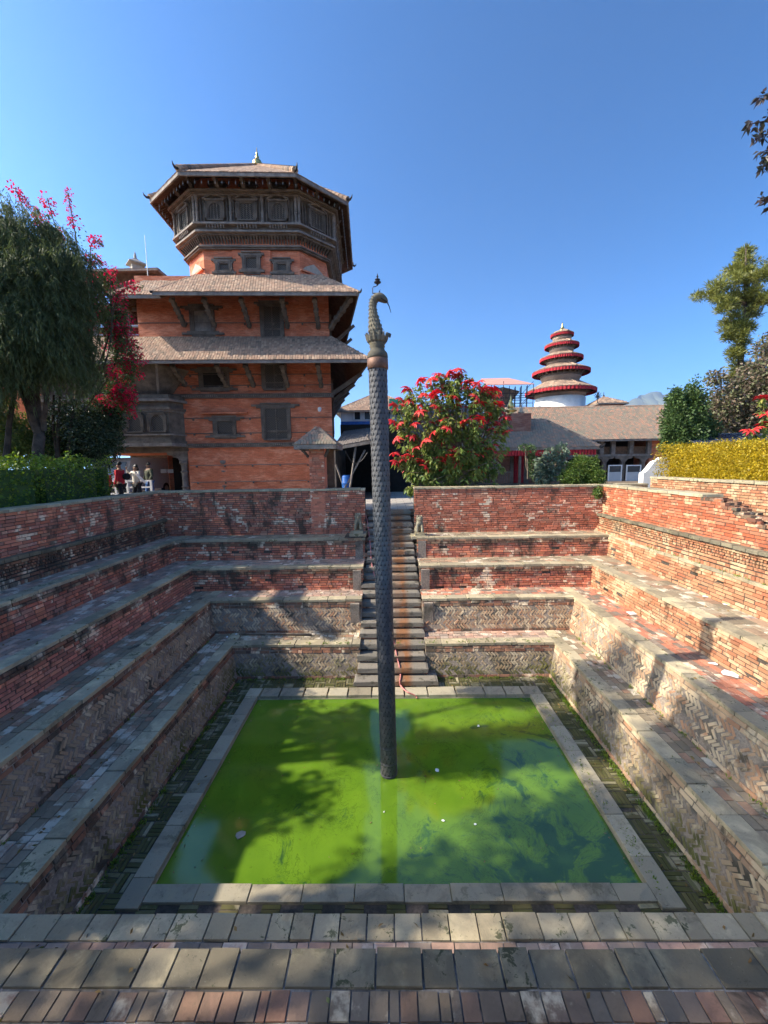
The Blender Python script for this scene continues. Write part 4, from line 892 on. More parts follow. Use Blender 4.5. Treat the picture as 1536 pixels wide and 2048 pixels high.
# flared upper bay
fl = fixn(MB().raw([(-15.5, FY, 4.8), (-15.5, by + .1, 4.8), (-10.35, by + .1, 4.8), (-10.1, FY, 4.8), (-15.9, FY, 5.95), (-15.9, by - .55, 5.95), (-10.0, by - .55, 5.95), (-9.2, FY, 5.95)], BOXF).build('flared_bay', 'wood_dark', pal))
m = MB()
for x in (-10.35, -11.5, -12.6, -13.7, -14.8): m.bar((x, by + .06, 4.8), (x + (.33 if x > -10.5 else 0), by - .58, 5.95), .10)
m.build('bay_posts', 'wood_grey', fl)
for x in (-10.95, -12.05, -13.15, -14.25): fixn(MB().raw([(x - .38, by + .07, 4.92), (x + .38, by + .07, 4.92), (x + .42, by - .49, 5.88), (x - .42, by - .49, 5.88), (x - .38, by + .10, 4.92), (x + .38, by + .1, 4.92), (x + .42, by - .46, 5.88), (x - .42, by - .46, 5.88)], BOXF).build('lattice_panel', 'lattice', fl))
# ---- arcade: carved columns, scalloped brackets, dark hall with a brick back wall and two posted notices
def column_(x):
    r = MB().lathe((x, FY + .15, 0), [(.22, 0), (.22, .25), (.16, .3), (.16, .5), (.2, .56), (.14, .62), (.14, 1.2), (.19, 1.28), (.13, 1.34), (.15, 1.6), (.21, 1.68), (.21, 1.78), (.15, 1.8)], 12).build('arcade_column', 'wood_grey', pal)
    MB().extr([(-.75, 2.2), (.75, 2.2), (.72, 2.08), (.5, 2.05), (.42, 1.96), (.24, 1.93), (.18, 1.8), (-.18, 1.8), (-.24, 1.93), (-.42, 1.96), (-.5, 2.05), (-.72, 2.08)], (x, FY + .05, 0), X_, Z_, (0, 1, 0), .2).build('bracket', 'wood_grey', r)
for x in (W(298, 0)[0] - .0, W(383, 0)[0] + .08, -13.9, -16.1): column_(x)
MB().box(-17, -9.56, FY + .01, FY + .3, 2.2, 2.449).build('beam', 'wood_grey', pal); MB().box(-17, -9.5, FY - .03, FY + .008, 2.25, 2.42).build('beam_moulding', 'wood_dark', pal)
MB().box(-11.55, -9.56, FY + 2.2, FY + 2.3, 0, 2.44).build('hall_back_wall', 'old_brick', pal); MB().box(-11.3, -10.8, FY + 2.1, FY + 2.19, 0, 2.0).build('hall_door', 'wood_black', pal)
for px in (337, 350): x, z = W(px, 942, FY + 2.2); MB().box(x - .15, x + .15, FY + 2.18, FY + 2.198, z - .1, z + .1).build('posted_notice', 'paper', pal)
# cctv
x, z = W(640, 820); m = MB().box(x - .04, x + .04, FY - .12, FY + .17, z + .05, z + .12).lathe((x, FY - .14, z), [(.02, .1), (.08, .08), (.085, 0), (.06, -.08), (.01, -.1)], 12)
tag(m.build('security_camera', 'white_paint'), 'small white dome security camera on the orange palace wall', 'security camera')
# roof terrace rail, antenna, far pavilion roof
x0 = -11.4; m = MB()
rt = thing('terrace_railing', 'thin metal railing on the palace roof left of the octagonal tower', 'railing', (-10.5, 24, 10))
for z in (11.1, 11.5): MB().tube([(-13, 24.5, z), (-8.9, 24.5, z)], .025, 6).build('rail', 'grey_metal', rt)
for x in (-13, -12, -11, -10, -9): MB().tube([(x, 24.5, 9.5), (x, 24.5, 11.5)], .025, 6).build('post', 'grey_metal', rt)
p = at(295, 540, Y=26); tag(MB().tube([(p.x, 26, p.z - 1.5), (p.x, 26, p.z + 2.0)], [.03, .012], 6).build('antenna_mast', 'grey_metal'), 'thin antenna mast standing on the roof left of the tower', 'antenna')
p0 = at(175, 545, Y=30); p1 = at(322, 545, Y=30); pv = thing('roof_pavilion', 'far tiled pavilion roof with a small lantern, behind the bougainvillea', 'pavilion', (p0.x, 30, 0))
zz = p0.z; ap = at(262, 528, Y=33)
poly_block([(p0.x + 1.2, 31), (p1.x - 1.2, 31), (p1.x - 1.2, 36), (p0.x + 1.2, 36)], 0, zz + .5, 'wall', 'wood_dark', pv)
cs = [(p0.x - 1, 29.6, zz), (p1.x, 29.6, zz), (p1.x, 37, zz), (p0.x - 1, 37, zz)]; a0 = Vector((p0.x + 2.2, 33, zz + .95)); a1 = Vector((p1.x - 2.2, 33, zz + .95))
roof_plane((cs[0], cs[1], a1, a0), pv, 'roof_tile_old', raft=False); roof_plane((cs[1], cs[2], a1, a1), pv, 'roof_tile_old', raft=False); roof_plane((cs[3], cs[0], a0, a0), pv, 'roof_tile_old', raft=False)
lt = at(272, 533, Y=33); MB().lathe((lt.x, 33, lt.z - .6), [(.5, 0), (.5, .6), (.85, .7), (.8, .8), (.3, 1.05), (.12, 1.2), (.12, 1.35), (.02, 1.7)], 4).build('lantern', 'cream_stone', pv)
# the left wing's open balcony
x0, z0 = W(225, 660); MB().box(-20, WX0 - .01, FY + .3, FY + 2.19, 8.75, 8.9).build('balcony_roof', 'wood_dark', pal)
roof_plane(((-20, FY + .1, 8.75), (WX0 + .02, FY + .1, 8.75), (WX0 + .02, FY + 2.6, 9.8), (-20, FY + 2.6, 9.8)), pal, raft=False)
for z in (7.6, 8.0): MB().box(-20, WX0 - .02, FY + .2, FY + .24, z, z + .04).build('balcony_rail', 'grey_metal', pal)
for x in (-12.0, -13.5, -15): MB().box(x, x + .14, FY + .25, FY + .39, 7.42, 8.75).build('balcony_post', 'wood_grey', pal)
# ================================================================ ground
def sheet(name, x0, x1, y0, y1, z, mat, label=None): o = link_mesh(name, [(x0, y0, z), (x1, y0, z), (x1, y1, z), (x0, y1, z)], [(0, 1, 2, 3)], mat); return tag(o, label, kind='structure')
sheet('courtyard_ground', -7.55, -.82, 12.60, 60, 0, 'paving'); sheet('courtyard_ground', -.82, .85, 13.02, 60, 0, 'paving'); sheet('courtyard_ground', .85, 8.2, 12.60, 60, 0, 'paving')
sheet('garden_ground', -60, -7.55, -60, 60, 0, 'soil'); sheet('garden_ground', 8.2, 60, -60, 60, 0.0, 'soil'); sheet('garden_ground', -7.55, 8.2, -60, -.3, 0, 'soil')
o = link_mesh('ground', [(-9000, -9000, -.02), (9000, -9000, -.02), (9000, 60, -.02), (-9000, 60, -.02), (9000, 9000, -.02), (-9000, 9000, -.02), (-60, -9000, -.02), (-60, 60, -.02), (60, -9000, -.02), (60, 60, -.02), (-60, -60, -.02), (60, -60, -.02), (-60, -9000, -.02)],
              [(0, 6, 7, 3), (8, 1, 2, 9), (6, 8, 11, 10), (3, 2, 4, 5)], 'soil'); tag(o, kind='structure')

# ================================================================ foliage tools
def leaf_arr(P, D, S, ln, wd, droop=0.0, fold=.15):
    n = len(P); ln = np.broadcast_to(ln, n)[:, None]; wd = np.broadcast_to(wd, n)[:, None]; Nn = np.cross(D, S)
    V = np.empty((n, 4, 3)); V[:, 0] = P; V[:, 1] = P + D * ln * .45 + S * wd * .5 + Nn * wd * fold; V[:, 2] = P + D * ln; V[:, 2, 2] -= droop * ln[:, 0]; V[:, 3] = P + D * ln * .45 - S * wd * .5 + Nn * wd * fold
    return V.reshape(-1, 3), (np.arange(n)[:, None] * 4 + np.arange(4)[None])
def runit(n, r=rng): v = r.normal(size=(n, 3)); return v / np.linalg.norm(v, axis=1)[:, None]
def norm_(v): return v / np.maximum(np.linalg.norm(v, axis=1), 1e-6)[:, None]
def foliage(name, P, D, ln, wd, mat, parent, droop=.1, kind='stuff', fold=.15):
    S = norm_(np.cross(D, runit(len(P)))); V, F = leaf_arr(P, D, S, ln, wd, droop, fold); me = bpy.data.meshes.new(name)
    me.vertices.add(len(V)); me.vertices.foreach_set('co', V.astype(np.float32).ravel()); me.loops.add(F.size); me.loops.foreach_set('vertex_index', F.astype(np.int32).ravel()); me.polygons.add(len(F)); me.polygons.foreach_set('loop_start', np.arange(len(F), dtype=np.int32) * 4); me.update(calc_edges=True)
    me.materials.append(MAT[mat]); o = bpy.data.objects.new(name, me); col.objects.link(o); attach(o, parent)
    if kind: o['kind'] = kind
    return o
def blob_pts(blobs, n, shell=.5):
    """points in ellipsoid blobs (cx,cy,cz,rx,ry,rz), biased to the outside"""
    B = np.array(blobs, float); w_ = (B[:, 3] * B[:, 5]) ** 1.1; k = rng.choice(len(B), n, p=w_ / w_.sum()); d = runit(n); r = (shell + (1 - shell) * rng.random(n)) ** .7
    r *= 1 + .22 * np.sin(d[:, 0] * 7 + k) * np.sin(d[:, 2] * 6 + 2 * k) + rng.normal(0, .07, n)
    return B[k, :3] + d * r[:, None] * B[k, 3:], d
def leafmat(name, cols, trans=.3, rough=.5):
    t = NT(name); r = t.rand(); c = t.ramp(r, [(i / (len(cols) - 1), c) for i, c in enumerate(cols)]); n = t.math('ADD', t.math('MULTIPLY', t.noise(1.3, 4), .5), t.math('MULTIPLY', t.noise(5.5, 3), .5)); c = t.hsv(c, .5, 1, t.math('MULTIPLY_ADD', n, 1.5, .25))
    MAT[name] = t.leafy(c, rough, trans, t.hsv(c, .49, 1.1, 1.25))
leafmat('leaf_conifer_dark', [(.065, .088, .033), (.085, .112, .040), (.12, .15, .052), (.075, .10, .042)], .35, .6)
leafmat('leaf_green', [(.055, .10, .03), (.08, .14, .04), (.045, .08, .03), (.12, .18, .055)], .3)
leafmat('leaf_hedge', [(.13, .21, .025), (.20, .30, .035), (.08, .15, .025), (.30, .38, .05)], .35)
leafmat('leaf_bush', [(.07, .13, .025), (.10, .17, .03), (.05, .09, .02), (.16, .20, .04)], .35)
leafmat('leaf_yellow', [(.42, .30, .012), (.50, .36, .018), (.34, .25, .014), (.24, .21, .018), (.55, .40, .03)], .35)
leafmat('leaf_poinsettia', [(.11, .19, .04), (.18, .25, .055), (.24, .29, .07), (.08, .14, .04), (.36, .34, .09)], .35)
leafmat('leaf_conifer_gold', [(.13, .145, .032), (.18, .19, .04), (.23, .235, .055), (.09, .11, .03)], .25)
leafmat('leaf_purple', [(.13, .11, .075), (.18, .13, .10), (.10, .12, .055), (.16, .17, .08), (.22, .14, .11)], .25)
leafmat('leaf_dark_purple', [(.03, .028, .022), (.05, .032, .03), (.035, .045, .025), (.06, .04, .04)], .2, .35)
leafmat('leaf_greygreen', [(.12, .16, .11), (.09, .13, .08), (.16, .20, .14)], .25)
leafmat('leaf_glossy', [(.035, .055, .028), (.05, .075, .035), (.10, .13, .07)], .15, .25)
leafmat('bract_red', [(.66, .03, .035), (.74, .06, .05), (.55, .02, .03), (.78, .10, .07)], .3)
leafmat('bract_magenta', [(.60, .012, .045), (.68, .018, .06), (.48, .012, .04), (.74, .04, .07)], .35)
def core_blobs(blobs, mat, parent, k=.62, name='inner_crown'):
    m = MB()
    for b in blobs:
        V = []; n1, n2 = 6, 8
        for i in range(n1 + 1):
            for j in range(n2): a = math.pi * i / n1; q = 2 * math.pi * j / n2; rr = k * random.uniform(.8, 1.05); V.append((b[0] + b[3] * rr * math.sin(a) * math.cos(q), b[1] + b[4] * rr * math.sin(a) * math.sin(q), b[2] + b[5] * rr * math.cos(a)))
        m.raw(V, [(i * n2 + j, i * n2 + (j + 1) % n2, (i + 1) * n2 + (j + 1) % n2, (i + 1) * n2 + j) for i in range(n1) for j in range(n2)])
    o = m.build(name, mat, parent); o['kind'] = 'stuff'; return o
def pxblob(px, py, Y, rx, ry, rz): p = at(px, py, Y=Y); return (p.x, p.y, p.z, rx, ry, rz)
def limb(p0, p1, r0, r1, bend=.25, n=7):
    p0 = Vector(p0); p1 = Vector(p1); pts = []; rr = []; off = Vector((random.uniform(-1, 1), random.uniform(-1, 1), random.uniform(-.3, .3))) * bend
    for i in range(n + 1):
        f = i / n; pts.append(p0.lerp(p1, f) + off * math.sin(f * math.pi) + Vector((random.gauss(0, .015), random.gauss(0, .015), 0)) * (f > 0)); rr.append(r0 + (r1 - r0) * f)
    return pts, rr

# ---------------------------------------------------------------- weeping conifer on the left
def weeping(blobs, n, name, label, base, stems, mat='leaf_conifer_dark', ln=(.16, .34), wd=.022, hang=.75, parent=None):
    root = thing(name, label, 'tree', base)
    m = MB()
    for s_, e_, r0, r1 in stems: p, r = limb(s_, e_, r0, r1, .35); m.tube(p, r, 8)
    m.build('trunk', 'bark', root, True)
    core_blobs(blobs, mat, root, .55)
    k = 14; ns = n // k; P, d = blob_pts(blobs, ns, .45)
    # each strand hangs down and carries k leaves
    h = rng.uniform(.25, .8, ns); lean = d * rng.uniform(.05, .35, ns)[:, None]; PP = []; DD = []
    for j in range(k):
        f = j / k; q = P + lean * f * .8 + np.array([0, 0, -1.0]) * (h * f)[:, None] * hang; q = q + rng.normal(0, .018, q.shape); PP.append(q); DD.append(norm_(np.array([0, 0, -hang]) + lean + rng.normal(0, .35, q.shape)))
    PP = np.concatenate(PP); DD = np.concatenate(DD); foliage('crown', PP, DD, rng.uniform(*ln, len(PP)) * .55, wd, mat, root); return root
bp = at(78, 925, Y=11.2); bp = Vector((bp.x, bp.y, 0)); q = lambda px, py, Y=11.2: at(px, py, Y=Y)
blobs = [pxblob(10, 480, 11.4, 1.1, 1.0, 1.1), pxblob(-50, 560, 11, 1.4, 1.2, 1.6), pxblob(60, 560, 11.2, 1.2, 1.1, 1.2), pxblob(100, 620, 11.2, .95, 1.0, 1.2), pxblob(45, 665, 10.6, 1.2, .9, 1.15), pxblob(135, 680, 11.3, .6, .8, 1.1), pxblob(-10, 640, 10.3, 1.0, .8, 1.6),
         pxblob(140, 540, 11.6, .7, .8, .75), pxblob(100, 470, 11.8, .55, .6, .5), pxblob(160, 735, 11.5, .3, .5, .5), pxblob(-80, 720, 10.4, 1.2, .9, 1.2)]
weeping(blobs, 120000, 'weeping_conifer', 'big dark green weeping tree with hanging foliage at the left edge', tuple(bp),
        [(bp, q(80, 870), .17, .13), (q(80, 870), q(30, 700), .12, .07), (q(80, 870), q(110, 690), .11, .06), (q(82, 880), q(75, 640), .10, .05), (q(88, 860), q(140, 700), .07, .04), (Vector((q(-5, 920).x, 11, 0)), q(30, 760), .10, .05), (q(65, 850), q(48, 790), .05, .03)])
b2 = at(128, 925, Y=12.2)
root = thing('slim_tree', 'slim bare stemmed tree beside the weeping tree behind the hedge', 'tree', (b2.x, b2.y, 0)); m = MB()
for e in ((122, 780), (150, 800), (108, 790)): p, r = limb((b2.x, b2.y, 0), at(*e, Y=12.2), .07, .03, .2); m.tube(p, r, 7)
m.build('trunk', 'bark', root, True)
bl = [pxblob(150, 830, 12.4, .7, .6, .6), pxblob(180, 870, 12.4, .8, .7, .55), pxblob(120, 860, 12.6, .6, .6, .6)]
P, d = blob_pts(bl, 7000, .2); foliage('crown', P, norm_(d + runit(len(P)) * 1.2), rng.uniform(.05, .10, len(P)), .045, 'leaf_glossy', root)

# ---------------------------------------------------------------- bougainvillea: arching canes, magenta clusters
bo = thing('bougainvillea', 'tall bougainvillea with magenta flowers arching out behind the weeping tree', 'flowering climber', (-10, 13, 0))
canes = [((150, 800), (170, 560), (110, 450), (50, 400)), ((150, 800), (180, 560), (150, 470), (135, 385)), ((160, 760), (170, 520), (60, 430), (30, 380)), ((170, 760), (210, 600), (150, 450), (205, 488)), ((170, 760), (200, 560), (160, 480), (205, 530)),
         ((180, 760), (250, 650), (200, 560), (285, 575)), ((180, 780), (260, 680), (200, 560), (230, 540)), ((180, 800), (270, 720), (220, 620), (270, 665)), ((190, 820), (250, 760), (220, 680), (270, 730)), ((190, 830), (240, 800), (230, 740), (275, 820)), ((180, 820), (230, 700), (190, 620), (250, 690)),
         ((160, 800), (230, 640), (180, 540), (210, 600)), ((170, 820), (215, 760), (215, 700), (240, 780)), ((150, 830), (200, 820), (190, 760), (225, 840)), ((140, 760), (110, 560), (90, 470), (70, 430)), ((150, 740), (150, 600), (120, 480), (95, 400))]
m = MB(); LP = []; LD = []; CP = []
for a, b, c, d_ in canes:
    Y0 = random.uniform(12.3, 13.6); A, B_, C_, D_ = [at(*p, Y=Y0 + random.uniform(-.3, .3)) for p in (a, b, c, d_)]; pts = []
    for i in range(15):
        f = i / 14; pts.append(A * (1 - f) ** 3 + B_ * 3 * f * (1 - f) ** 2 + C_ * 3 * f * f * (1 - f) + D_ * f ** 3)
    m.tube(pts, [.028 * (1 - .85 * i / 14) + .004 for i in range(15)], 5)
    for i in range(15):
        nl = 14 if i < 11 else 7
        for _ in range(nl): p = pts[i].lerp(pts[min(i + 1, 14)], random.random()); LP.append(p + Vector(runit(1)[0]) * random.uniform(.02, .28 if i < 11 else .07)); 
        if i > 5 and random.random() < (.62 if i > 10 else .45): CP.append(pts[i] + Vector(runit(1)[0]) * random.uniform(0, .22 if i < 12 else .04))
m.build('canes', 'bark', bo, True)
bl = [pxblob(230, 640, 13, .42, .5, .9), pxblob(250, 715, 13, .45, .5, .8), pxblob(240, 790, 13, .5, .5, .7), pxblob(170, 600, 13, .5, .5, .8), pxblob(200, 850, 13.2, .7, .5, .8), pxblob(150, 560, 13, .5, .5, .5), pxblob(215, 560, 13, .3, .3, .3)]
P, d = blob_pts(bl, 15000, .3); P = np.concatenate([P, np.array([tuple(p) for p in LP])]); foliage('foliage', P, runit(len(P)), rng.uniform(.05, .09, len(P)), .045, 'leaf_green', bo)
P2, _ = blob_pts(bl[:4] + [bl[2], bl[1]], 105, .3); CP += [Vector(p) for p in P2 if p[0] > -10.2 or True]
cl_me = []
for k in range(4):
    n = 42; P = runit(n) * (rng.random(n) ** .4 * .12)[:, None]; S = norm_(np.cross(norm_(P), runit(n))); V, F = leaf_arr(P, norm_(norm_(P) + runit(n) * .6), S, rng.uniform(.04, .06, n), .045, 0, .2)
    me = bpy.data.meshes.new('flower_cluster'); me.from_pydata(V.tolist(), [], F.tolist()); me.materials.append(MAT['bract_magenta']); me.update(); cl_me.append(me)
def put(name, me, parent, p, s=1.0, rot=None):
    o = bpy.data.objects.new(name, me); col.objects.link(o); o.parent = parent; o.location = Vector(p) - Vector(WL[parent.name]); o.scale = (s, s, s) if not isinstance(s, tuple) else s; o.rotation_euler = rot or (random.random() * 6, random.random() * 6, random.random() * 6); return o
for p in CP: put('flower_cluster', random.choice(cl_me), bo, p, random.uniform(.7, 1.7))

# ---------------------------------------------------------------- left shrubs and hedge
def shrub(name, label, blobs, n, ln, wd, mat, cat='shrub', base=None, core=True, shell=.4, stems=0, droop=.1):
    b = blobs[0]; z0 = min(q_[2] - q_[5] for q_ in blobs); root = thing(name, label, cat, base or (b[0], b[1], max(0, z0)))
    m = MB()
    for k in range(max(3, stems)):
        q_ = random.choice(blobs); p, r = limb((b[0] + random.uniform(-.1, .1), b[1], z0), (q_[0] + random.uniform(-.4, .4) * q_[3], q_[1], q_[2] + random.uniform(-.2, .5) * q_[5]), .025 + .01 * (stems > 3), .008, .1); m.tube(p, r, 5)
    m.build('stems', 'bark_pale', root)
    if core: core_blobs(blobs, mat, root, .6, 'inner_foliage')
    P, d = blob_pts(blobs, n, shell); foliage('foliage', P, norm_(d + runit(n) * .9), rng.uniform(ln * .7, ln * 1.2, n), wd, mat, root, droop); return root
shrub('glossy_shrub', 'grey green glossy shrub between the weeping tree and the arcade', [pxblob(195, 880, 12.9, .75, .6, .8), pxblob(150, 900, 12.9, .7, .6, .6), pxblob(215, 835, 13, .45, .5, .55)], 14000, .085, .05, 'leaf_glossy')
shrub('light_green_bush', 'light green leafy bush far left between the tree trunks', [pxblob(30, 880, 12.5, 1.1, .6, .9), pxblob(100, 890, 12.8, .9, .6, .7), pxblob(-20, 840, 12.5, .8, .6, .9)], 9000, .10, .06, 'leaf_poinsettia')
for (ya, yb_, lab) in ((6.0, 8.9, 'nearest clipped green hedge behind the left parapet wall'), (9.0, 10.8, 'middle clipped green hedge behind the left parapet wall'), (10.9, 11.3, 'far end clipped yellow green hedge behind the left wall')):
    root = thing('hedge', lab, 'hedge', (-8.6, (ya + yb_) / 2, 0)); MB().box(-9.3, -8.0, ya + .1, yb_ - .1, 0, 1.5).build('inner_foliage', 'leaf_green', root)
    n = int(11000 * (yb_ - ya) / 2); P = np.stack([rng.uniform(-9.4, -7.85, n), rng.uniform(ya, yb_, n), rng.uniform(.15, 1.72, n)], 1)
    keep = (P[:, 0] > -8.15) | (P[:, 2] > 1.5) | (P[:, 1] < ya + .2); P = P[keep]; P[:, 2] += .12 * np.sin(P[:, 1] * 4) + .06 * np.sin(P[:, 0] * 7 + P[:, 1] * 9); P += rng.normal(0, .04, P.shape)
    foliage('foliage', P, norm_(runit(len(P)) + np.array([.4, -.2, .5])), rng.uniform(.05, .09, len(P)), .045, 'leaf_hedge', root)
    m = MB()
    for k in range(5): y = ya + (k + .5) * (yb_ - ya) / 5; m.tube([(-8.4, y, 0), (-8.35, y, 1.4)], .02, 5)
    m.build('stems', 'bark', root)

# ---------------------------------------------------------------- trees along the left side of the garden (their shade falls across the pit)
def broad_tree(name, label, base, h, blobs, n, ln, wd, mat, trunk_r=.16, cat='tree', core=0):
    root = thing(name, label, cat, base); m = MB(); b = Vector(base); top = b + Vector((0, 0, h * .45)); p, r = limb(b, top, trunk_r, trunk_r * .7, .2); m.tube(p, r, 8)
    for q_ in blobs: p, r = limb(top, (q_[0], q_[1], q_[2]), trunk_r * .5, .02, .3); m.tube(p, r, 6)
    m.build('trunk', 'bark', root, True)
    if core: core_blobs(blobs, mat, root, core)
    P, d = blob_pts(blobs, n, .15); foliage('crown', P, norm_(d + runit(n)), rng.uniform(ln * .7, ln * 1.2, n), wd, mat, root); return root
GT = [  # x, y, z, rx, ry, rz clumps; gaps between them let patches of sun through
 [(-10.4, -1.2, 6.2, 1.3, 1.3, 1.0), (-10.2, .3, 7.6, 1.5, 1.1, 1.1), (-11, -1.0, 9.4, 1.8, 1.3, 1.1), (-10.6, .9, 10.4, 1.2, .8, .9), (-10.4, .1, 5.0, 1.0, .8, .8), (-10.8, -.4, 11.8, 1.3, 1.0, .8), (-9.8, .6, 6.4, 1.0, .9, .8), (-9.9, 1.2, 8.6, 1.2, .8, .9), (-9.8, -.6, 8.2, 1.0, 1.0, .8), (-10.2, 1.0, 4.0, .9, .7, .6), (-10, 1.7, 4.4, .8, .8, .55), (-10, 1.5, 7.4, 1.0, .9, .8), (-10, 1.2, 9.3, 1.0, .8, .8)],
 [(-10.6, 2.2, 5.4, 1.2, .9, 1.0), (-10.2, 2.9, 7.3, 1.5, .8, .9), (-11.2, 1.9, 9.0, 1.5, .9, .9), (-10.6, 3.1, 9.9, 1.2, .8, .7), (-10.2, 1.6, 3.6, 1.0, .8, .6), (-10.7, 2.3, 11.1, 1.1, .7, .6)],
 [(-10.6, 4.7, 6.1, 1.3, .55, 1.0), (-10.2, 5.6, 4.3, 1.2, .7, .55), (-11.0, 4.6, 8.4, 1.2, .7, .8), (-10.3, 6.2, 7.2, .9, .5, .7), (-10.6, 5.3, 9.6, 1.0, .5, .6), (-10.3, 4.2, 3.2, 1.0, .6, .5)]]
for k, bl in enumerate(GT):
    broad_tree('garden_tree', ['broadleaf garden tree left of the viewer, outside the picture', 'broadleaf garden tree level with the near end of the pool, outside the picture', 'broadleaf garden tree level with the serpent column, outside the picture'][k], (-10.6, (-.3, 2.3, 5.0)[k], 0), 5, bl, 9000, .17, .10, 'leaf_green', .2)

# ---------------------------------------------------------------- poinsettia in the middle
po = thing('poinsettia_bush', 'huge poinsettia bush full of red flowers hanging over the back wall', 'flowering shrub', (2.3, 13.3, 0))
pc = at(900, 862, Y=13.5); RX, RZ = 2.02, 1.85
def pois_pt(f=1.0):
    while True:
        a = random.uniform(-1, 1); b = random.uniform(-1, 1)
        if a * a + b * b < 1 and not (a < -.35 and b > .80): break
    s_ = math.sqrt(max(0, 1 - a * a - b * b)); return pc + Vector((a * RX, -s_ * 1.1 * f + random.uniform(-.1, .1) + (random.random() ** 2) * .3, b * RZ * (1.02 if b > 0 else .95)))
tips = []
hand = [(924, 733), (902, 742), (921, 748), (882, 745), (843, 756), (865, 755), (960, 765), (816, 774), (998, 775), (975, 775), (935, 775), (890, 770), (870, 788), (848, 790), (802, 795), (822, 800), (790, 808), (912, 796), (1006, 805), (984, 785), (1018, 833), (842, 824), (888, 826), (882, 845), (963, 838), (983, 838), (1002, 848), (785, 842), (800, 848), (830, 849), (897, 858), (930, 846), (952, 855), (990, 859), (1020, 864), (795, 878), (825, 873), (850, 884), (882, 881), (833, 897), (790, 908), (905, 898), (897, 915), (880, 918), (815, 912), (828, 915), (845, 925), (865, 927), (965, 908), (948, 912), (983, 900), (992, 892), (818, 943), (885, 943), (808, 922), (790, 925), (870, 866), (938, 905), (918, 926), (852, 936), (915, 812), (872, 815), (940, 762), (956, 795)]
for x, y in hand: p = at(x, y, Y=12.6 + random.uniform(-.25, .35)); tips.append(p + Vector((0, .55 * (((x - 900) / 125) ** 2 + ((y - 860) / 125) ** 2), 0)))
greens = [pois_pt() for _ in range(150)] + [Vector((pc.x + random.uniform(-1.6, 1.9), 12.9 + random.uniform(-.3, .4), pc.z - random.uniform(.9, 2.1))) for _ in range(75)]
base = Vector((2.45, 13.4, 0)); m = MB()
for p in tips + greens:
    s0 = base + Vector((random.uniform(-.5, .5), random.uniform(-.3, .3), random.uniform(.3, 1.0))); mid = s0.lerp(p, .5) + Vector((0, .15, .2)); m.tube([s0, mid, p], [.022, .016, .009], 5)
for _ in range(9): p, r = limb(base + Vector((random.uniform(-.25, .25), random.uniform(-.2, .2), 0)), base + Vector((random.uniform(-.9, .9), random.uniform(-.3, .3), 1.5)), .05, .03, .15); m.tube(p, r, 6)
m.build('branches', 'bark_pale', po)['kind'] = 'stuff'
LP, LD = [], []
for p in tips + greens:
    ax_ = vunit(np.array(p - base) + np.array([0, -.6, .3])); k = 30
    for j in range(k):
        back = random.uniform(.02, .5); a = j * 2.4; r_ = runit(1)[0]; out = vunit(r_ - ax_ * np.dot(r_, ax_)); LP.append(np.array(p) - ax_ * back + out * .02); LD.append(vunit(out + ax_ * .25 + np.array([0, -.15, -.25])))
foliage('foliage', np.array(LP), np.array(LD), rng.uniform(.12, .21, len(LP)), rng.uniform(.065, .10, len(LP)), 'leaf_poinsettia', po, .35)
fl_me = []
for k in range(5):
    n = 17; V = []; F = []
    for j in range(n):
        a = j * 2.399 + random.uniform(-.2, .2); el = (.05 if j < 10 else .5) + random.uniform(-.15, .15); L = random.uniform(.15, .21) if j < 10 else random.uniform(.08, .12); w_ = L * .36
        d = Vector((math.cos(a) * math.cos(el), math.sin(a) * math.cos(el), math.sin(el))); s_ = Vector((-math.sin(a), math.cos(a), 0)); b_ = len(V)
        V += [(0, 0, 0), tuple(d * L * .4 + s_ * w_ * .5 + Vector((0, 0, .01))), tuple(d * L * .75 + s_ * w_ * .33 - Vector((0, 0, L * .14))), tuple(d * L - Vector((0, 0, L * .42))), tuple(d * L * .75 - s_ * w_ * .33 - Vector((0, 0, L * .14))), tuple(d * L * .4 - s_ * w_ * .5 + Vector((0, 0, .01))), tuple(d * L * .45 + Vector((0, 0, .012)))]
        F += [(b_, b_ + 1, b_ + 6), (b_ + 1, b_ + 2, b_ + 6), (b_ + 2, b_ + 3, b_ + 6), (b_ + 3, b_ + 4, b_ + 6), (b_ + 4, b_ + 5, b_ + 6), (b_ + 5, b_, b_ + 6)]
    me = bpy.data.meshes.new('flower'); me.from_pydata(V, [], F); me.materials.append(MAT['bract_red']); me.update(); fl_me.append(me)
for p in tips: put('flower', random.choice(fl_me), po, p + Vector((0, -.05, .03)), random.uniform(1.2, 1.6), (random.uniform(.1, .75), random.uniform(-.35, .35), random.random() * 6)); 
for _ in range(44): put('flower', random.choice(fl_me), po, pois_pt(.8), random.uniform(.8, 1.2), (random.uniform(0, .6), random.uniform(-.4, .4), random.random() * 6))

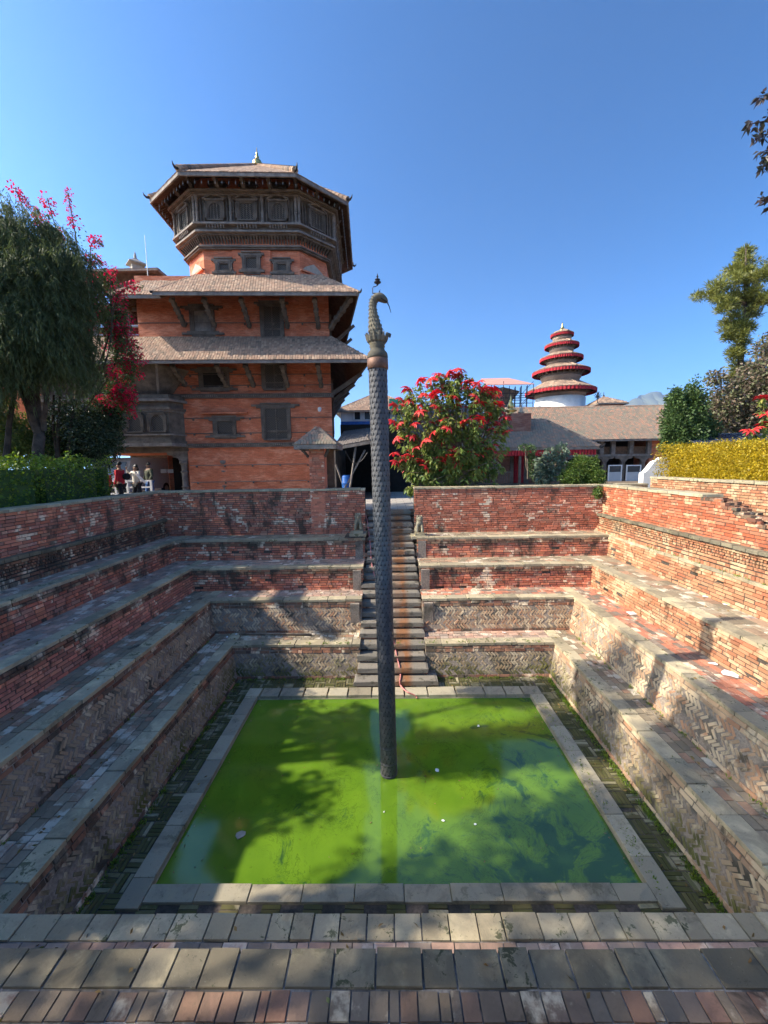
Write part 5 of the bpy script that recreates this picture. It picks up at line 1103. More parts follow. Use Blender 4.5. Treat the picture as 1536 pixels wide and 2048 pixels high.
# ---------------------------------------------------------------- right side: yellow hedge, trees
root = thing('yellow_hedge', 'long clipped golden yellow hedge behind the right walls', 'hedge', (9.5, 9, .5))
MB().box(8.95, 10.3, 4.2, 12.7, .0, 1.72).build('inner_foliage', 'leaf_yellow', root)
n = 120000; P = np.stack([rng.uniform(8.62, 10.5, n), rng.uniform(4, 12.95, n), rng.uniform(.6, 1.93, n)], 1); keep = (P[:, 0] < 8.95) | (P[:, 2] > 1.70) | (P[:, 1] > 12.7); P = P[keep]
P[:, 2] += .04 * np.sin(P[:, 1] * 3.1) + .03 * np.sin(P[:, 1] * 8 + P[:, 0] * 5); P[:, 0] += .09 * np.sin(P[:, 2] * 21 + 2 * np.sin(P[:, 1] * 2.3)) * np.sin(P[:, 1] * 5 + P[:, 2] * 9); P += rng.normal(0, .03, P.shape)
foliage('foliage', P, norm_(runit(len(P)) + np.array([-.5, 0, .5])), rng.uniform(.035, .065, len(P)), .034, 'leaf_yellow', root)
cf = thing('golden_conifer', 'tall open crowned conifer with golden green tufts at the right edge', 'tree', (16.2, 18, 0)); m = MB()
tb = at(1478, 760, Y=18); tt = at(1492, 495, Y=18); trunk_pts = [Vector((tb.x, 18, 0)), Vector((tb.x, 18, tb.z)), tb.lerp(tt, .5) + Vector((.1, 0, 0)), tt]; m.tube(trunk_pts, [.16, .12, .08, .02], 8)
bl = []
for x, y, r_ in ((1490, 505, .3), (1480, 530, .45), (1500, 545, .5), (1455, 545, .5), (1440, 575, .6), (1470, 570, .6), (1500, 585, .7), (1425, 598, .5), (1450, 612, .5), (1520, 560, .6), (1535, 590, .6), (1475, 610, .6), (1510, 620, .5), (1460, 640, .4), (1490, 648, .4), (1455, 668, .35), (1478, 676, .4), (1470, 700, .45), (1480, 730, .45), (1415, 590, .3), (1545, 540, .7), (1560, 600, .8), (1475, 755, .5)):
    b_ = pxblob(x, y, 18 + random.uniform(-.8, .8), r_ * .3, r_ * .3, r_ * .22); bl.append(b_); tv = Vector((tb.x + (tt.x - tb.x) * .5, 18, b_[2] - .35))
    for q_ in range(9):
        c_ = tv.lerp(Vector(b_[:3]), random.uniform(.35, 1.25)) + Vector(runit(1)[0]) * r_ * .5; s_ = random.uniform(.14, .30); bl.append((c_.x, c_.y, c_.z, s_, s_, s_ * .55))
    m.tube([Vector((tb.x + (b_[0] - tb.x) * .05, 18, b_[2] - .5)), Vector(b_[:3])], [.04, .012], 5)
m.build('trunk', 'bark', cf, True); P, d = blob_pts(bl, 26000, .0); foliage('crown', P, norm_(d * .8 + runit(len(P)) * .5 + np.array([0, 0, .45])), rng.uniform(.10, .24, len(P)), .03, 'leaf_conifer_gold', cf, 0)
shrub('ficus_tree', 'dark green bushy tree with upright tufts between the long roof and the right edge', [pxblob(1352, 850, 15, .48, .5, 1.1), pxblob(1385, 830, 15, .42, .5, 1.15), pxblob(1368, 880, 15, .8, .6, .7), pxblob(1400, 870, 15.2, .6, .5, .8), pxblob(1380, 795, 15, .22, .3, .5), pxblob(1350, 800, 15, .25, .3, .45)], 15000, .11, .065, 'leaf_green', 'tree')
shrub('purple_leaved_shrub', 'large purplish leaved shrub at the right edge below the conifer', [pxblob(1445, 810, 16, .7, .8, .8), pxblob(1490, 785, 16, .8, .8, .9), pxblob(1535, 790, 15.5, .7, .8, 1.3), pxblob(1432, 755, 16, .35, .4, .3), pxblob(1470, 850, 16, 1.2, .8, .7), pxblob(1545, 700, 16.5, .55, .8, .8), pxblob(1515, 740, 16, .55, .6, .4)], 15000, .13, .075, 'leaf_purple', 'shrub', core=False, shell=.1)
rp = thing('small_poinsettia', 'poinsettia with a few red flowers cut off by the right edge', 'flowering shrub', (13.2, 14, 0)); T2 = [(1525, 795), (1512, 858), (1532, 848), (1540, 820), (1530, 828), (1498, 862)]; m = MB(); LP = []; LD = []
for x, y in T2:
    p = at(x, y, Y=14); m.tube([(13.8, 14.2, .5), Vector((13.6, 14.2, 1.5)), p], [.03, .02, .01], 5); put('flower', random.choice(fl_me), rp, p, 1.5, (.5, -.2, random.random() * 6))
    for j in range(30): r_ = runit(1)[0]; LP.append(np.array(p) - np.array([0, 0, random.uniform(.02, .5)])); LD.append(vunit(r_ + np.array([0, 0, -.3])))
m.build('branches', 'bark_pale', rp); foliage('foliage', np.array(LP), np.array(LD), .18, .09, 'leaf_poinsettia', rp, .3)
# near tree whose leafy twigs reach in at the upper right
nt = thing('overhanging_tree', 'near tree at the right whose dark purplish leafy twigs reach into the sky', 'tree', (9.6, 7.0, 0)); m = MB(); m.tube([(9.6, 7, 0), (9.5, 7, 3), (9.3, 7, 5.2), (9.2, 7, 7.5)], [.2, .17, .13, .08], 8)
LP = []; LD = []
for a, b in (((1600, 200), (1518, 192)), ((1600, 240), (1490, 250)), ((1600, 270), (1508, 272)), ((1610, 330), (1515, 335)), ((1600, 290), (1520, 305)), ((1600, 420), (1515, 395)), ((1600, 300), (1535, 225)), ((1620, 380), (1530, 420)), ((1590, 310), (1525, 325))):
    A = at(*a, Y=7); B_ = at(*b, Y=6.8 + random.uniform(-.3, .3)); m.tube([(9.25, 7, A.z - .6), A, A.lerp(B_, .5) + Vector((0, 0, .04)), B_], [.04, .02, .012, .005], 5)
    for j in range(46): f = random.uniform(.25, 1.0) ** .8; p = A.lerp(B_, f); LP.append(np.array(p) + runit(1)[0] * .04); LD.append(vunit(runit(1)[0] + np.array([-.4, -.1, -.2])))
m.build('trunk', 'bark', nt, True); foliage('leaves', np.array(LP), np.array(LD), rng.uniform(.07, .13, len(LP)), .05, 'leaf_dark_purple', nt, .2)
bl = [(9.6, 7, 7.6, 1.2, 1.2, .9), (10.4, 7.4, 6.4, 1, 1, .9)]; P, d = blob_pts(bl, 3500, .2); foliage('crown', P, runit(len(P)), .11, .05, 'leaf_dark_purple', nt)
# shrubs by the temple
shrub('green_bush', 'bright green bush spilling over the back wall at its right end', [pxblob(1165, 940, 13.2, .55, .4, .48), pxblob(1140, 955, 13, .35, .35, .3), pxblob(1190, 955, 12.9, .3, .3, .35), pxblob(1195, 985, 12.15, .12, .15, .18)], 9000, .06, .04, 'leaf_bush')
shrub('grey_leaved_shrub', 'grey green broad leaved shrub in front of the small temple', [pxblob(1100, 930, 14, .42, .4, .5), pxblob(1120, 905, 14, .22, .3, .3), pxblob(1085, 950, 14, .3, .3, .3)], 900, .17, .09, 'leaf_greygreen', core=False)
shrub('trellis_creeper', 'thin creeper climbing beside the red temple door', [pxblob(1062, 900, 14.5, .18, .2, .2), pxblob(1065, 930, 14.5, .12, .15, .5), pxblob(1048, 895, 14.5, .2, .2, .12)], 700, .08, .05, 'leaf_green', core=False)
# ================================================================ gate pillar at the back wall
gp = thing('gate_pillar', 'slim brick gate pillar with a little tiled roof at the end of the back wall', 'gate', (-2.35, 12.6, 0))
gx0, gz1 = at(619, 884, Y=12.3).x, at(619, 880, Y=12.3).z; gx1 = at(646, 884, Y=12.3).x
MB().box(gx0 - .02, gx1 + .02, 12.24, 12.8, ZW + .06 - 1.5, gz1).build('pillar', 'brick_gate', gp)
emit(bond((gx0 - .02, 12.235, ZW - .1), X_, Z_, (0, -1, 0), gx1 - gx0 + .04, gz1 - ZW + .05, .2, .05), 'brick', 'brick_gate', gp, 120, 'bricks_beyond')
ez = at(620, 890, Y=12).z; gcx, gcy = (at(588, 890, Y=11.95).x + at(672, 890, Y=11.95).x) / 2, 12.75
hx = (at(672, 890, Y=11.95).x - at(588, 890, Y=11.95).x) / 2; EV = [(gcx - hx, 11.95, ez), (gcx + hx, 11.95, ez), (gcx + hx, 13.5, ez), (gcx - hx, 13.5, ez)]; AP0, AP1 = (gcx - .08, gcy - .1, ez + .56), (gcx + .0, gcy + .1, ez + .56)
for i in range(4): roof_plane((EV[i], EV[(i + 1) % 4], AP1, AP0) if i == 0 else (EV[i], EV[(i + 1) % 4], AP1, AP1) if i == 1 else (EV[i], EV[(i + 1) % 4], AP0, AP1) if i == 2 else (EV[i], EV[(i + 1) % 4], AP0, AP0), gp, 'roof_tile_old', th=.05, tw=.085, rh=.11, sp=.12)
for i in range(4): ridge(EV[i], AP1 if i in (1, 2) else AP0, gp, 'roof_tile_old', .045)
for x in (gx0 - .05, gx1 + .05): strut((x, 12.3, ez - .35), (x + (.2 if x > gcx else -.2), 12.0, ez - .04), gp, .05)
dr = thing('brown_gate_door', 'open brown wooden door leaf beside the gate pillar', 'door', (-1.8, 12.9, 0)); a = at(649, 975, Y=12.9); b = at(668, 905, Y=13.1)
MB().fbox(((a.x + b.x) / 2, 13.0, (ZW + b.z) / 2 - .1), vunit((1, .35, 0)), Z_, vunit((.35, -1, 0)), (b.x - a.x) / 2 * 1.05, (b.z - ZW) / 2 + .25, .025).build('leaf', 'wood_brown', dr)
for k in range(4):
    z = ZW + .1 + k * (b.z - ZW) / 4; MB().fbox(((a.x + b.x) / 2 + .01, 12.965, z + .18), vunit((1, .35, 0)), Z_, vunit((.35, -1, 0)), (b.x - a.x) / 2 * .7, .15, .012).build('door_panel', 'wood_brown', dr)

# ================================================================ stone guardians beside the stairs
def guardian(x, y, z, label):
    r = thing('stone_guardian', label, 'statue', (x, y, z), 'stone guardians beside the stairs')
    MB().box(x - .26, x + .24, y - .28, y + .28, z - .10, z - .02).build('base_slab', 'slab', r); MB().box(x - .14, x + .14, y - .2, y + .2, z - .02, z + .05).build('plinth', 'stone_carved', r)
    bm = bmesh.new(); vs = []; rad = []
    J = [((0, .10, .12), .095), ((0, .05, .24), .105), ((0, -.02, .34), .095), ((0, -.05, .42), .075), ((0, -.07, .49), .085), ((0, -.13, .475), .06),
         ((-.07, -.08, .30), .045), ((-.075, -.13, .18), .038), ((-.075, -.15, .07), .042), ((.07, -.08, .30), .045), ((.075, -.13, .18), .038), ((.075, -.15, .07), .042),
         ((-.10, .08, .12), .07), ((-.10, -.02, .07), .045), ((.10, .08, .12), .07), ((.10, -.02, .07), .045), ((0, .17, .22), .03), ((0, .2, .34), .025)]
    E = [(0, 1), (1, 2), (2, 3), (3, 4), (4, 5), (2, 6), (6, 7), (7, 8), (2, 9), (9, 10), (10, 11), (0, 12), (12, 13), (0, 14), (14, 15), (0, 16), (16, 17)]
    me = bpy.data.meshes.new('body'); me.from_pydata([(x + p[0][0], y + p[0][1], z + p[0][2]) for p in J], E, []); o = bpy.data.objects.new('body', me); col.objects.link(o); attach(o, r)
    md = o.modifiers.new('skin', 'SKIN'); o.data.skin_vertices[0].data[0].use_root = True
    for i, p in enumerate(J): o.data.skin_vertices[0].data[i].radius = (p[1], p[1])
    o.modifiers.new('sub', 'SUBSURF').levels = 2; o.modifiers['sub'].render_levels = 2; me.materials.append(MAT['stone_carved'])
    m = MB()
    for s_ in (-1, 1): m.lathe((x + s_ * .055, y - .05, z + .54), [(.03, 0), (.025, .02), (.005, .045)], 8)
    for k in range(12): a = 2 * math.pi * k / 12; m.lathe((x + .085 * math.cos(a), y - .045, z + .47 + .085 * math.sin(a)), [(.005, -.03), (.028, 0), (.005, .03)], 6)
    m.build('mane', 'stone_carved', o)
    m = MB().lathe((x, y - .19, z + .465), [(.01, -.03), (.035, -.02), (.035, .02), (.01, .03)], 8); m.build('muzzle', 'stone_carved', o)
gz = ZA + .05
guardian(at(717, 1060, Y=11.75).x, 11.75, gz + .1, 'seated stone lion on the left of the staircase top'); guardian(at(839, 1060, Y=11.75).x, 11.75, gz, 'seated stone lion on the right of the staircase top')
# the low pier under the left guardian
p = at(707, 1080, Y=11.5); pr = thing('brick_pier', 'low square brick pier under the left stone lion', 'pier', (p.x, 11.6, ZA)); MB().box(-1.32, -.79, 11.40, 12.2, ZA - .5, ZA + .04).build('core', 'mortar', pr)
emit(bond((-1.32, 11.398, ZA - .45), X_, Z_, (0, -1, 0), .53, .48), 'brick', 'brick_dark', pr, 60)

def smooth(pts, k=6):
    out = []
    for i in range(len(pts) - 1):
        p0, p1, p2, p3 = pts[max(i - 1, 0)], pts[i], pts[i + 1], pts[min(i + 2, len(pts) - 1)]
        for j in range(k): t_ = j / k; out.append(.5 * ((2 * p1) + (p2 - p0) * t_ + (2 * p0 - 5 * p1 + 4 * p2 - p3) * t_ ** 2 + (3 * p1 - p0 - 3 * p2 + p3) * t_ ** 3))
    return out + [pts[-1]]
# pink hose: from the top of the stairs down into the pool
hp_ = [at(728, 1018, Y=12.7), at(734, 1040, Y=12.4), at(740, 1085, Y=11.6), at(744, 1130, Y=11.0), at(752, 1160, Y=10.6), at(765, 1200, Y=10.1), at(780, 1250, Y=9.5), at(792, 1305, Y=8.9), at(801, 1345, Y=8.45), at(800, 1368, Y=8.2), at(812, 1382, Y=8.05), at(830, 1391, Y=7.93), at(834, 1396, Y=7.85)]
def stair_z(y):
    if y < 8.18: return ZF + .055 if y > 7.89 else ZWAT
    i = min(NS - 1, max(0, math.floor((y + .02 - 8.22) / ((12.75 - 8.22) / (NS - 1))))); return ZF + (0 - ZF) * (i + 1) / NS
HPX = [(728, 1018), (734, 1040), (740, 1085), (744, 1130), (752, 1160), (765, 1200), (780, 1250), (792, 1305), (801, 1345), (800, 1368), (812, 1382), (830, 1391), (834, 1396)]
raw = smooth([Vector((a, b, 0)) for a, b in HPX], 9); hp_ = []
for q_ in raw:      # each point rests just above the step it crosses
    y = 7.6
    while y < 12.9:
        pp = at(q_.x, q_.y, Y=y)
        if pp.z <= stair_z(y) + .03: break
        y += .01
    hp_.append(at(q_.x, q_.y, Y=y))
tag(MB().tube(hp_, .017, 7).build('garden_hose', 'pink_hose', None, True), 'pink garden hose running down the staircase into the pool', 'hose')
# bamboo pole lying on the lowest back terrace
a = at(478, 1272, Y=9.35); b = at(622, 1264, Y=9.2); tag(MB().tube([(a.x, 9.36, ZD + .04), ((a.x + b.x) / 2, 9.33, ZD + .045), (b.x, 9.25, ZD + .05)], [.022, .025, .03], 8).build('bamboo_pole', 'bark_pale', None, True), 'long pole lying at the foot of the diagonal shadow left of the stairs', 'pole')
# bits of litter
lit = [(380, 1205, ZC, 'white scrap of paper on the second back terrace near its left corner'), (460, 1193, ZC, 'white scrap of paper in the middle of the second back terrace'), (455, 1276, ZD, 'left of two white scraps at the lowest back left corner'), (472, 1270, ZD, 'right of two white scraps at the lowest back left corner'),
       (1008, 1267, ZD, 'white crumpled wrapper on the lowest terrace right of the stairs'), (1265, 1227, ZC, 'long white paint smear on the red tiles at the right'), (1460, 1350, ZC, 'large white paint splash on the red tiles near the right edge'), (1427, 1329, ZC, 'thin white streak at the foot of the column shadow'), (1450, 1210, ZB, 'white splash on the worn grey terrace at the right'), (1412, 1195, ZB, 'small white splash on the worn grey terrace at the right')]
for i, (x, y, z, lab) in enumerate(lit):
    p = at(x, y, Z=z); s_ = .05 if i < 5 else (.14 if i in (6, 5) else .07); m = MB(); k = 9
    if i < 5:
        V = [(p.x + s_ * random.uniform(-1, 1), p.y + s_ * random.uniform(-.7, .7), z + random.uniform(.012, .05)) for _ in range(8)]; bmx = bmesh.new(); [bmx.verts.new(v) for v in V]; bmesh.ops.convex_hull(bmx, input=bmx.verts); me = bpy.data.meshes.new('paper_scrap'); bmx.to_mesh(me); bmx.free(); me.materials.append(MAT['paper']); o = bpy.data.objects.new('paper_scrap', me); col.objects.link(o)
    else:
        V = [(p.x + s_ * math.cos(q * .7) * random.uniform(.4, 1.3) * (1.6 if i == 5 else 1), p.y + s_ * math.sin(q * .7) * random.uniform(.4, 1.2) * .8, z + .019) for q in range(k)]; m.raw(V + [(v[0], v[1], v[2] + .004) for v in V], [tuple(range(k - 1, -1, -1)), tuple(range(k, 2 * k))] + [(q, (q + 1) % k, k + (q + 1) % k, k + q) for q in range(k)]); o = m.build('paint_splash', 'paper')
    tag(o, lab, 'litter' if i < 5 else 'paint splash')
for x, y, lab, s_ in ((874, 1541, 'white scrap floating right of the serpent column', .04), (957, 1453, 'small pale scrap floating near the back of the pool', .03), (886, 1643, 'tiny pale scrap floating in the middle of the pool', .022), (950, 1650, 'tiny grey scrap floating in the tree reflection', .022), (482, 1670, 'torn yellowish leaf floating in the left part of the pool', .07), (768, 1625, 'tiny white speck floating beside the column reflection', .015)):
    p = at(x, y, Z=ZWAT); V = [(p.x + s_ * math.cos(q) * random.uniform(.5, 1.2), p.y + s_ * math.sin(q) * random.uniform(.5, 1.2), ZWAT + .004 + random.uniform(0, .01)) for q in np.arange(0, 6.2, .9)]; k = len(V); o = MB().raw(V + [(v[0], v[1], v[2] + .004) for v in V], [tuple(range(k - 1, -1, -1)), tuple(range(k, 2 * k))] + [(q, (q + 1) % k, k + (q + 1) % k, k + q) for q in range(k)]).build('floating_scrap', 'cream_stone' if s_ > .05 else 'paper'); tag(o, lab, 'litter')

# ================================================================ people by the arcade
simple('skin', (.30, .17, .11), .6, var=.05); simple('hair', (.012, .01, .009), .5); simple('jacket_red', (.45, .02, .03), .8, var=.08); simple('sweater_cream', (.60, .56, .48), .9, var=.08); simple('jumper_olive', (.085, .09, .06), .9, var=.08); simple('jeans', (.05, .11, .26), .9, var=.1); simple('trousers_black', (.018, .018, .02), .9); simple('shoe', (.03, .03, .03), .6)
def skinned(name, J, E, mat, parent, lv=2):
    me = bpy.data.meshes.new(name); me.from_pydata([tuple(p) for p, r in J], E, []); o = bpy.data.objects.new(name, me); col.objects.link(o); attach(o, parent); o.modifiers.new('skin', 'SKIN')
    for i, (p, r) in enumerate(J): o.data.skin_vertices[0].data[i].radius = (r, r)
    o.data.skin_vertices[0].data[0].use_root = True; s_ = o.modifiers.new('sub', 'SUBSURF'); s_.levels = s_.render_levels = lv; me.materials.append(MAT[mat]); return o
def person(label, x, y, h, face, top, legs, larm, rarm, hair='short', bag=None, z0=0.0, stride=.12):
    """face = heading angle; arms given as (elbow, wrist) offsets from the shoulder in body axes (right, forward, up) scaled to height 1.7"""
    r = thing('person', label, 'person', (x, y, z0)); k = h / 1.7; c, s_ = math.cos(face), math.sin(face); F = Vector((c, s_, 0)); Rt = Vector((s_, -c, 0)); U = Vector((0, 0, 1)); O = Vector((x, y, z0))
    T = lambda a, b, u: O + (Rt * a + F * b + U * u) * k
    body = [(T(0, 0, .93), .13), (T(0, 0, 1.10), .125), (T(0, .01, 1.28), .145), (T(0, 0, 1.40), .12), (T(0, .0, 1.48), .052), (T(0, .015, 1.55), .075), (T(0, .02, 1.63), .088)]
    E = [(0, 1), (1, 2), (2, 3), (3, 4), (4, 5), (5, 6)]
    # skin-coloured whole figure underneath: head, arms with hands, legs
    def arm(sd, el, wr):
        sh = Vector((sd * .18, 0, 1.40)); e = sh + Vector(el); w_ = sh + Vector(wr); return [T(*p) for p in (sh, e, w_)]
    J = list(body); idx = {}
    for sd, (el, wr) in ((-1, larm), (1, rarm)):
        sh, e, w_ = arm(sd, el, wr); b = len(J); J += [(sh, .06), (e, .042), (w_, .028), (w_ + (w_ - e).normalized() * .06 * k, .034)]; E += [(3, b), (b, b + 1), (b + 1, b + 2), (b + 2, b + 3)]
    for sd in (-1, 1):
        b = len(J); f_ = stride * sd; J += [(T(sd * .09, 0, .90), .095), (T(sd * .10, f_ * .5 + .02, .50), .062), (T(sd * .10, f_, .09), .042), (T(sd * .10, f_ + .12, .04), .035)]; E += [(0, b), (b, b + 1), (b + 1, b + 2), (b + 2, b + 3)]
    bd = skinned('body', [(p, q * k) for p, q in J], E, 'skin', r)
    # clothing a little larger
    JT = [(T(0, 0, .86), .165), (T(0, 0, 1.10), .155), (T(0, .01, 1.28), .17), (T(0, 0, 1.41), .135)]; ET = [(0, 1), (1, 2), (2, 3)]
    for sd, (el, wr) in ((-1, larm), (1, rarm)): sh, e, w_ = arm(sd, el, wr); b = len(JT); JT += [(sh, .078), (e, .06), (w_, .047)]; ET += [(3, b), (b, b + 1), (b + 1, b + 2)]
    skinned('jacket' if top == 'jacket_red' else 'sweater', [(p, q * k) for p, q in JT], ET, top, r)
    JL = [(T(0, 0, .92), .14)]; EL = []
    for sd in (-1, 1): b = len(JL); f_ = stride * sd; JL += [(T(sd * .09, 0, .84), .11), (T(sd * .10, f_ * .5 + .02, .50), .08), (T(sd * .10, f_, .12), .065)]; EL += [(0, b), (b, b + 1), (b + 1, b + 2)]
    skinned('trousers', [(p, q * k) for p, q in JL], EL, legs, r)
    for sd in (-1, 1): f_ = stride * sd; skinned('shoe', [(T(sd * .10, f_ - .03, .045), .05 * k), (T(sd * .10, f_ + .10, .04), .048 * k), (T(sd * .10, f_ + .18, .03), .03 * k)], [(0, 1), (1, 2)], 'shoe', r, 1)
    HJ = [(T(0, -.035, 1.60), .085), (T(0, -.015, 1.69), .092), (T(0, .03, 1.715), .07)]; HE = [(0, 1), (1, 2)]
    if hair == 'long': HJ += [(T(.0, -.075, 1.52), .09), (T(0, -.085, 1.42), .06)]; HE += [(0, 3), (3, 4)]
    skinned('hair', [(p, q * k) for p, q in HJ], HE, 'hair', r)
    m = MB(); m.lathe(T(0, .115, 1.585), [(.004, -.02), (.016, -.01), (.012, .02), (.003, .035)], 6)
    for sd in (-1, 1): m.lathe(T(sd * .095, .0, 1.59), [(.003, -.03), (.016, 0), (.003, .03)], 6)
    m.build('nose_and_ears', 'skin', bd)
    m = MB()
    for sd in (-1, 1): m.lathe(T(sd * .035, .103, 1.625), [(.002, -.008), (.01, 0), (.002, .008)], 6)
    m.fbox(T(0, .10, 1.53), Rt, U, F, .025, .005, .006).build('eyes_and_mouth', 'hair', bd)
    for sd, (el, wr) in ((-1, larm), (1, rarm)):
        sh, e, w_ = arm(sd, el, wr); d = (w_ - e).normalized(); h0 = w_ + d * .07 * k; m = MB(); sx = d.cross(Vector((.1, .2, 1))).normalized(); sy = sx.cross(d)
        for q_ in range(4): o_ = sx * (q_ - 1.5) * .017; ln_ = (.07, .08, .075, .06)[q_]; m.tube([h0 + o_, h0 + o_ * 1.15 + d * ln_ * .5, h0 + o_ * 1.1 + d * ln_ * .85 + sy * .02], [.009, .008, .006], 6)
        m.tube([h0 - d * .03 + sx * .03, h0 + sx * .05 + d * .01, h0 + sx * .05 + d * .04], [.010, .009, .007], 6); m.build('fingers', 'skin', bd)
    if bag: skinned('backpack', [(T(0, -.20, 1.32), .12 * k), (T(0, -.23, 1.18), .15 * k), (T(0, -.22, 1.05), .12 * k)], [(0, 1), (1, 2)], 'trousers_black', r)
    return r
p = at(243, 985, Y=14.6); person('person in a red jacket with a black backpack walking left', p.x, 14.6, 1.70, R(190), 'jacket_red', 'trousers_black', ((-.03, .02, -.28), (-.02, .12, -.50)), ((.03, -.02, -.28), (.02, .10, -.50)), bag=True)
p = at(275, 985, Y=16.2); wm = person('person in a cream sweater raising a white sheet overhead', p.x, 16.2, 1.60, R(255), 'sweater_cream', 'trousers_black', ((-.10, .15, -.20), (-.02, .22, .05)), ((.10, .12, -.15), (.02, .24, .12)), hair='long')
p = at(301, 985, Y=17.6); person('person in an olive jumper and blue jeans standing by the arcade column', p.x, 17.6, 1.70, R(240), 'jumper_olive', 'jeans', ((-.10, .02, -.27), (-.06, .14, -.45)), ((.14, .0, -.26), (.12, .08, -.50)))
p = at(215, 980, Y=15.5); person('person in red mostly hidden behind the hedge end', p.x, 15.5, 1.45, R(170), 'jacket_red', 'trousers_black', ((-.03, .02, -.28), (-.02, .12, -.50)), ((.03, -.02, -.28), (.02, .10, -.50)))
p = at(276, 957, Y=15.9); tag(MB().fbox((p.x + .12, 15.9, p.z), vunit((.6, .1, -.7)), vunit((.7, 0, .6)), vunit((0, -1, .1)), .24, .05, .01).build('white_sheet', 'paper'), 'rolled white sheet held up by the person in the cream sweater', 'paper sheet')
# white railing and the van behind the arcade
rl = thing('white_railing', 'low white painted railing behind the people at the arcade', 'railing', (-11, 17.2, 0)); x0 = at(205, 970, Y=17.2).x; x1 = at(300, 970, Y=17.2).x
for z in (.35, .62, .9): MB().box(x0, x1, 17.2, 17.25, z, z + .06).build('rail', 'white_paint', rl)
for k in range(5): x = x0 + (x1 - x0) * k / 4; MB().box(x, x + .08, 17.19, 17.26, 0, .96).build('post', 'white_paint', rl)
vx0 = at(212, 940, Y=21.9).x; vx1 = at(288, 940, Y=21.9).x
# ================================================================ van parked in the passage behind the railing
vn = thing('parked_van', 'white van with a wide windscreen parked behind the white railing', 'van', (-12.6, 18.5, 0)); a = -14.35; b = -12.5; vw = b - a; vc = (a + b) / 2; vy = 18.6
prof = [(vy, .35), (vy, .95), (vy + .12, 1.12), (vy + .55, 1.85), (vy + .75, 2.0), (vy + 4.2, 2.05), (vy + 4.4, .4)]; V = [(a, y, z) for y, z in prof] + [(b, y, z) for y, z in prof]; n = len(prof)
fixn(MB().raw(V, [tuple(range(n)), tuple(range(n, 2 * n))] + [(i, (i + 1) % n, n + (i + 1) % n, n + i) for i in range(n)]).build('body', 'white_paint', vn))
simple('windscreen', (.30, .40, .50), .12, .6, var=.05)
fixn(MB().raw([(a + .12, vy + .14, 1.17), (b - .12, vy + .14, 1.17), (b - .18, vy + .50, 1.78), (a + .18, vy + .50, 1.78), (a + .12, vy + .10, 1.19), (b - .12, vy + .10, 1.19), (b - .18, vy + .46, 1.80), (a + .18, vy + .46, 1.80)], BOXF).build('windscreen', 'windscreen', vn))
MB().box(a - .01, b + .01, vy - .1, vy + .05, .35, .55).build('bumper', 'iron', vn); MB().box(vc - .4, vc + .4, vy - .02, vy + .03, .65, .85).build('grille', 'iron', vn)
for s_ in (-1, 1):
    MB().lathe((vc + s_ * (vw / 2 - .22), vy - .0, .78), [(.02, -.1), (.12, -.05), (.12, .05), (.02, .1)], 12).build('headlight', 'glass_dark', vn)
    for yy in (vy + .8, vy + 3.4):
        m = MB(); m.tube([(vc + s_ * (vw / 2 - .1), yy, .33), (vc + s_ * (vw / 2 + .02), yy, .33)], .32, 16); ww = m.build('wheel', 'iron', vn); MB().tube([(vc + s_ * (vw / 2 + .02), yy, .33), (vc + s_ * (vw / 2 + .03), yy, .33)], .18, 12).build('rim', 'grey_metal', ww)
# ================================================================ wall of a palace wing to the left, behind the trees
nb2 = thing('garden_wing', 'old brick wing with a tiled roof behind the weeping tree at the far left', 'building', (-16, 12, 0))
MB().box(-22, -14.6, 7.5, 11.2, 0, 7.2).build('wall', 'old_brick', nb2); roof_plane(((-14.0, 11.5, 7.7), (-14.0, 7.2, 7.7), (-17.5, 7.4, 10.0), (-17.5, 11.3, 10.0)), nb2, raft=False); fixn(MB().raw([(-17.5, 11.3, 9.95), (-14.1, 11.3, 7.6), (-14.1, 11.3, 7.1), (-21, 11.3, 7.1), (-17.5, 11.1, 9.95), (-14.1, 11.1, 7.6), (-14.1, 11.1, 7.1), (-21, 11.1, 7.1)], [(0, 1, 2, 3), (7, 6, 5, 4), (0, 4, 5, 1), (1, 5, 6, 2), (3, 2, 6, 7), (0, 3, 7, 4)]).build('gable_end', 'old_brick', nb2))
for y in (8.6, 10.1): window(nb2, -.5, .5, 1.2, 2.6, U=Y_, N=(1, 0, 0), O=(-14.6, y, 0)); window(nb2, -.5, .5, 4.2, 5.6, U=Y_, N=(1, 0, 0), O=(-14.6, y, 0))

# ================================================================ the dark passage right of the palace
pb = at(693, 965, Y=17); bar_ = thing('blue_barrel', 'blue plastic barrel standing in the dark passage beside the palace', 'barrel', (pb.x, 17, 0)); zt = at(693, 951, Y=17).z
MB().lathe((pb.x, 17, 0), [(.19, 0), (.2, .03), (.2, zt * .33), (.215, zt * .35), (.2, zt * .37), (.2, zt * .66), (.215, zt * .68), (.2, zt * .7), (.2, zt - .04), (.18, zt)], 20).build('drum', 'blue_plastic', bar_, True); MB().lathe((pb.x, 17, zt), [(.17, 0), (.17, .02), (.05, .02)], 16).build('lid', 'blue_plastic', bar_)
sh = thing('lean_to_shed', 'dark propped lean-to shed in the passage right of the palace', 'shed', (-1.4, 18.5, 0))
a = at(715, 880, Y=17.5); b = at(745, 858, Y=17.5)
roof_plane(((-2.3, 16.9, 2.25), (-.45, 16.9, 2.55), (-.45, 21, 3.4), (-2.3, 21, 3.2)), sh, 'roof_tile_grey', raft=False)
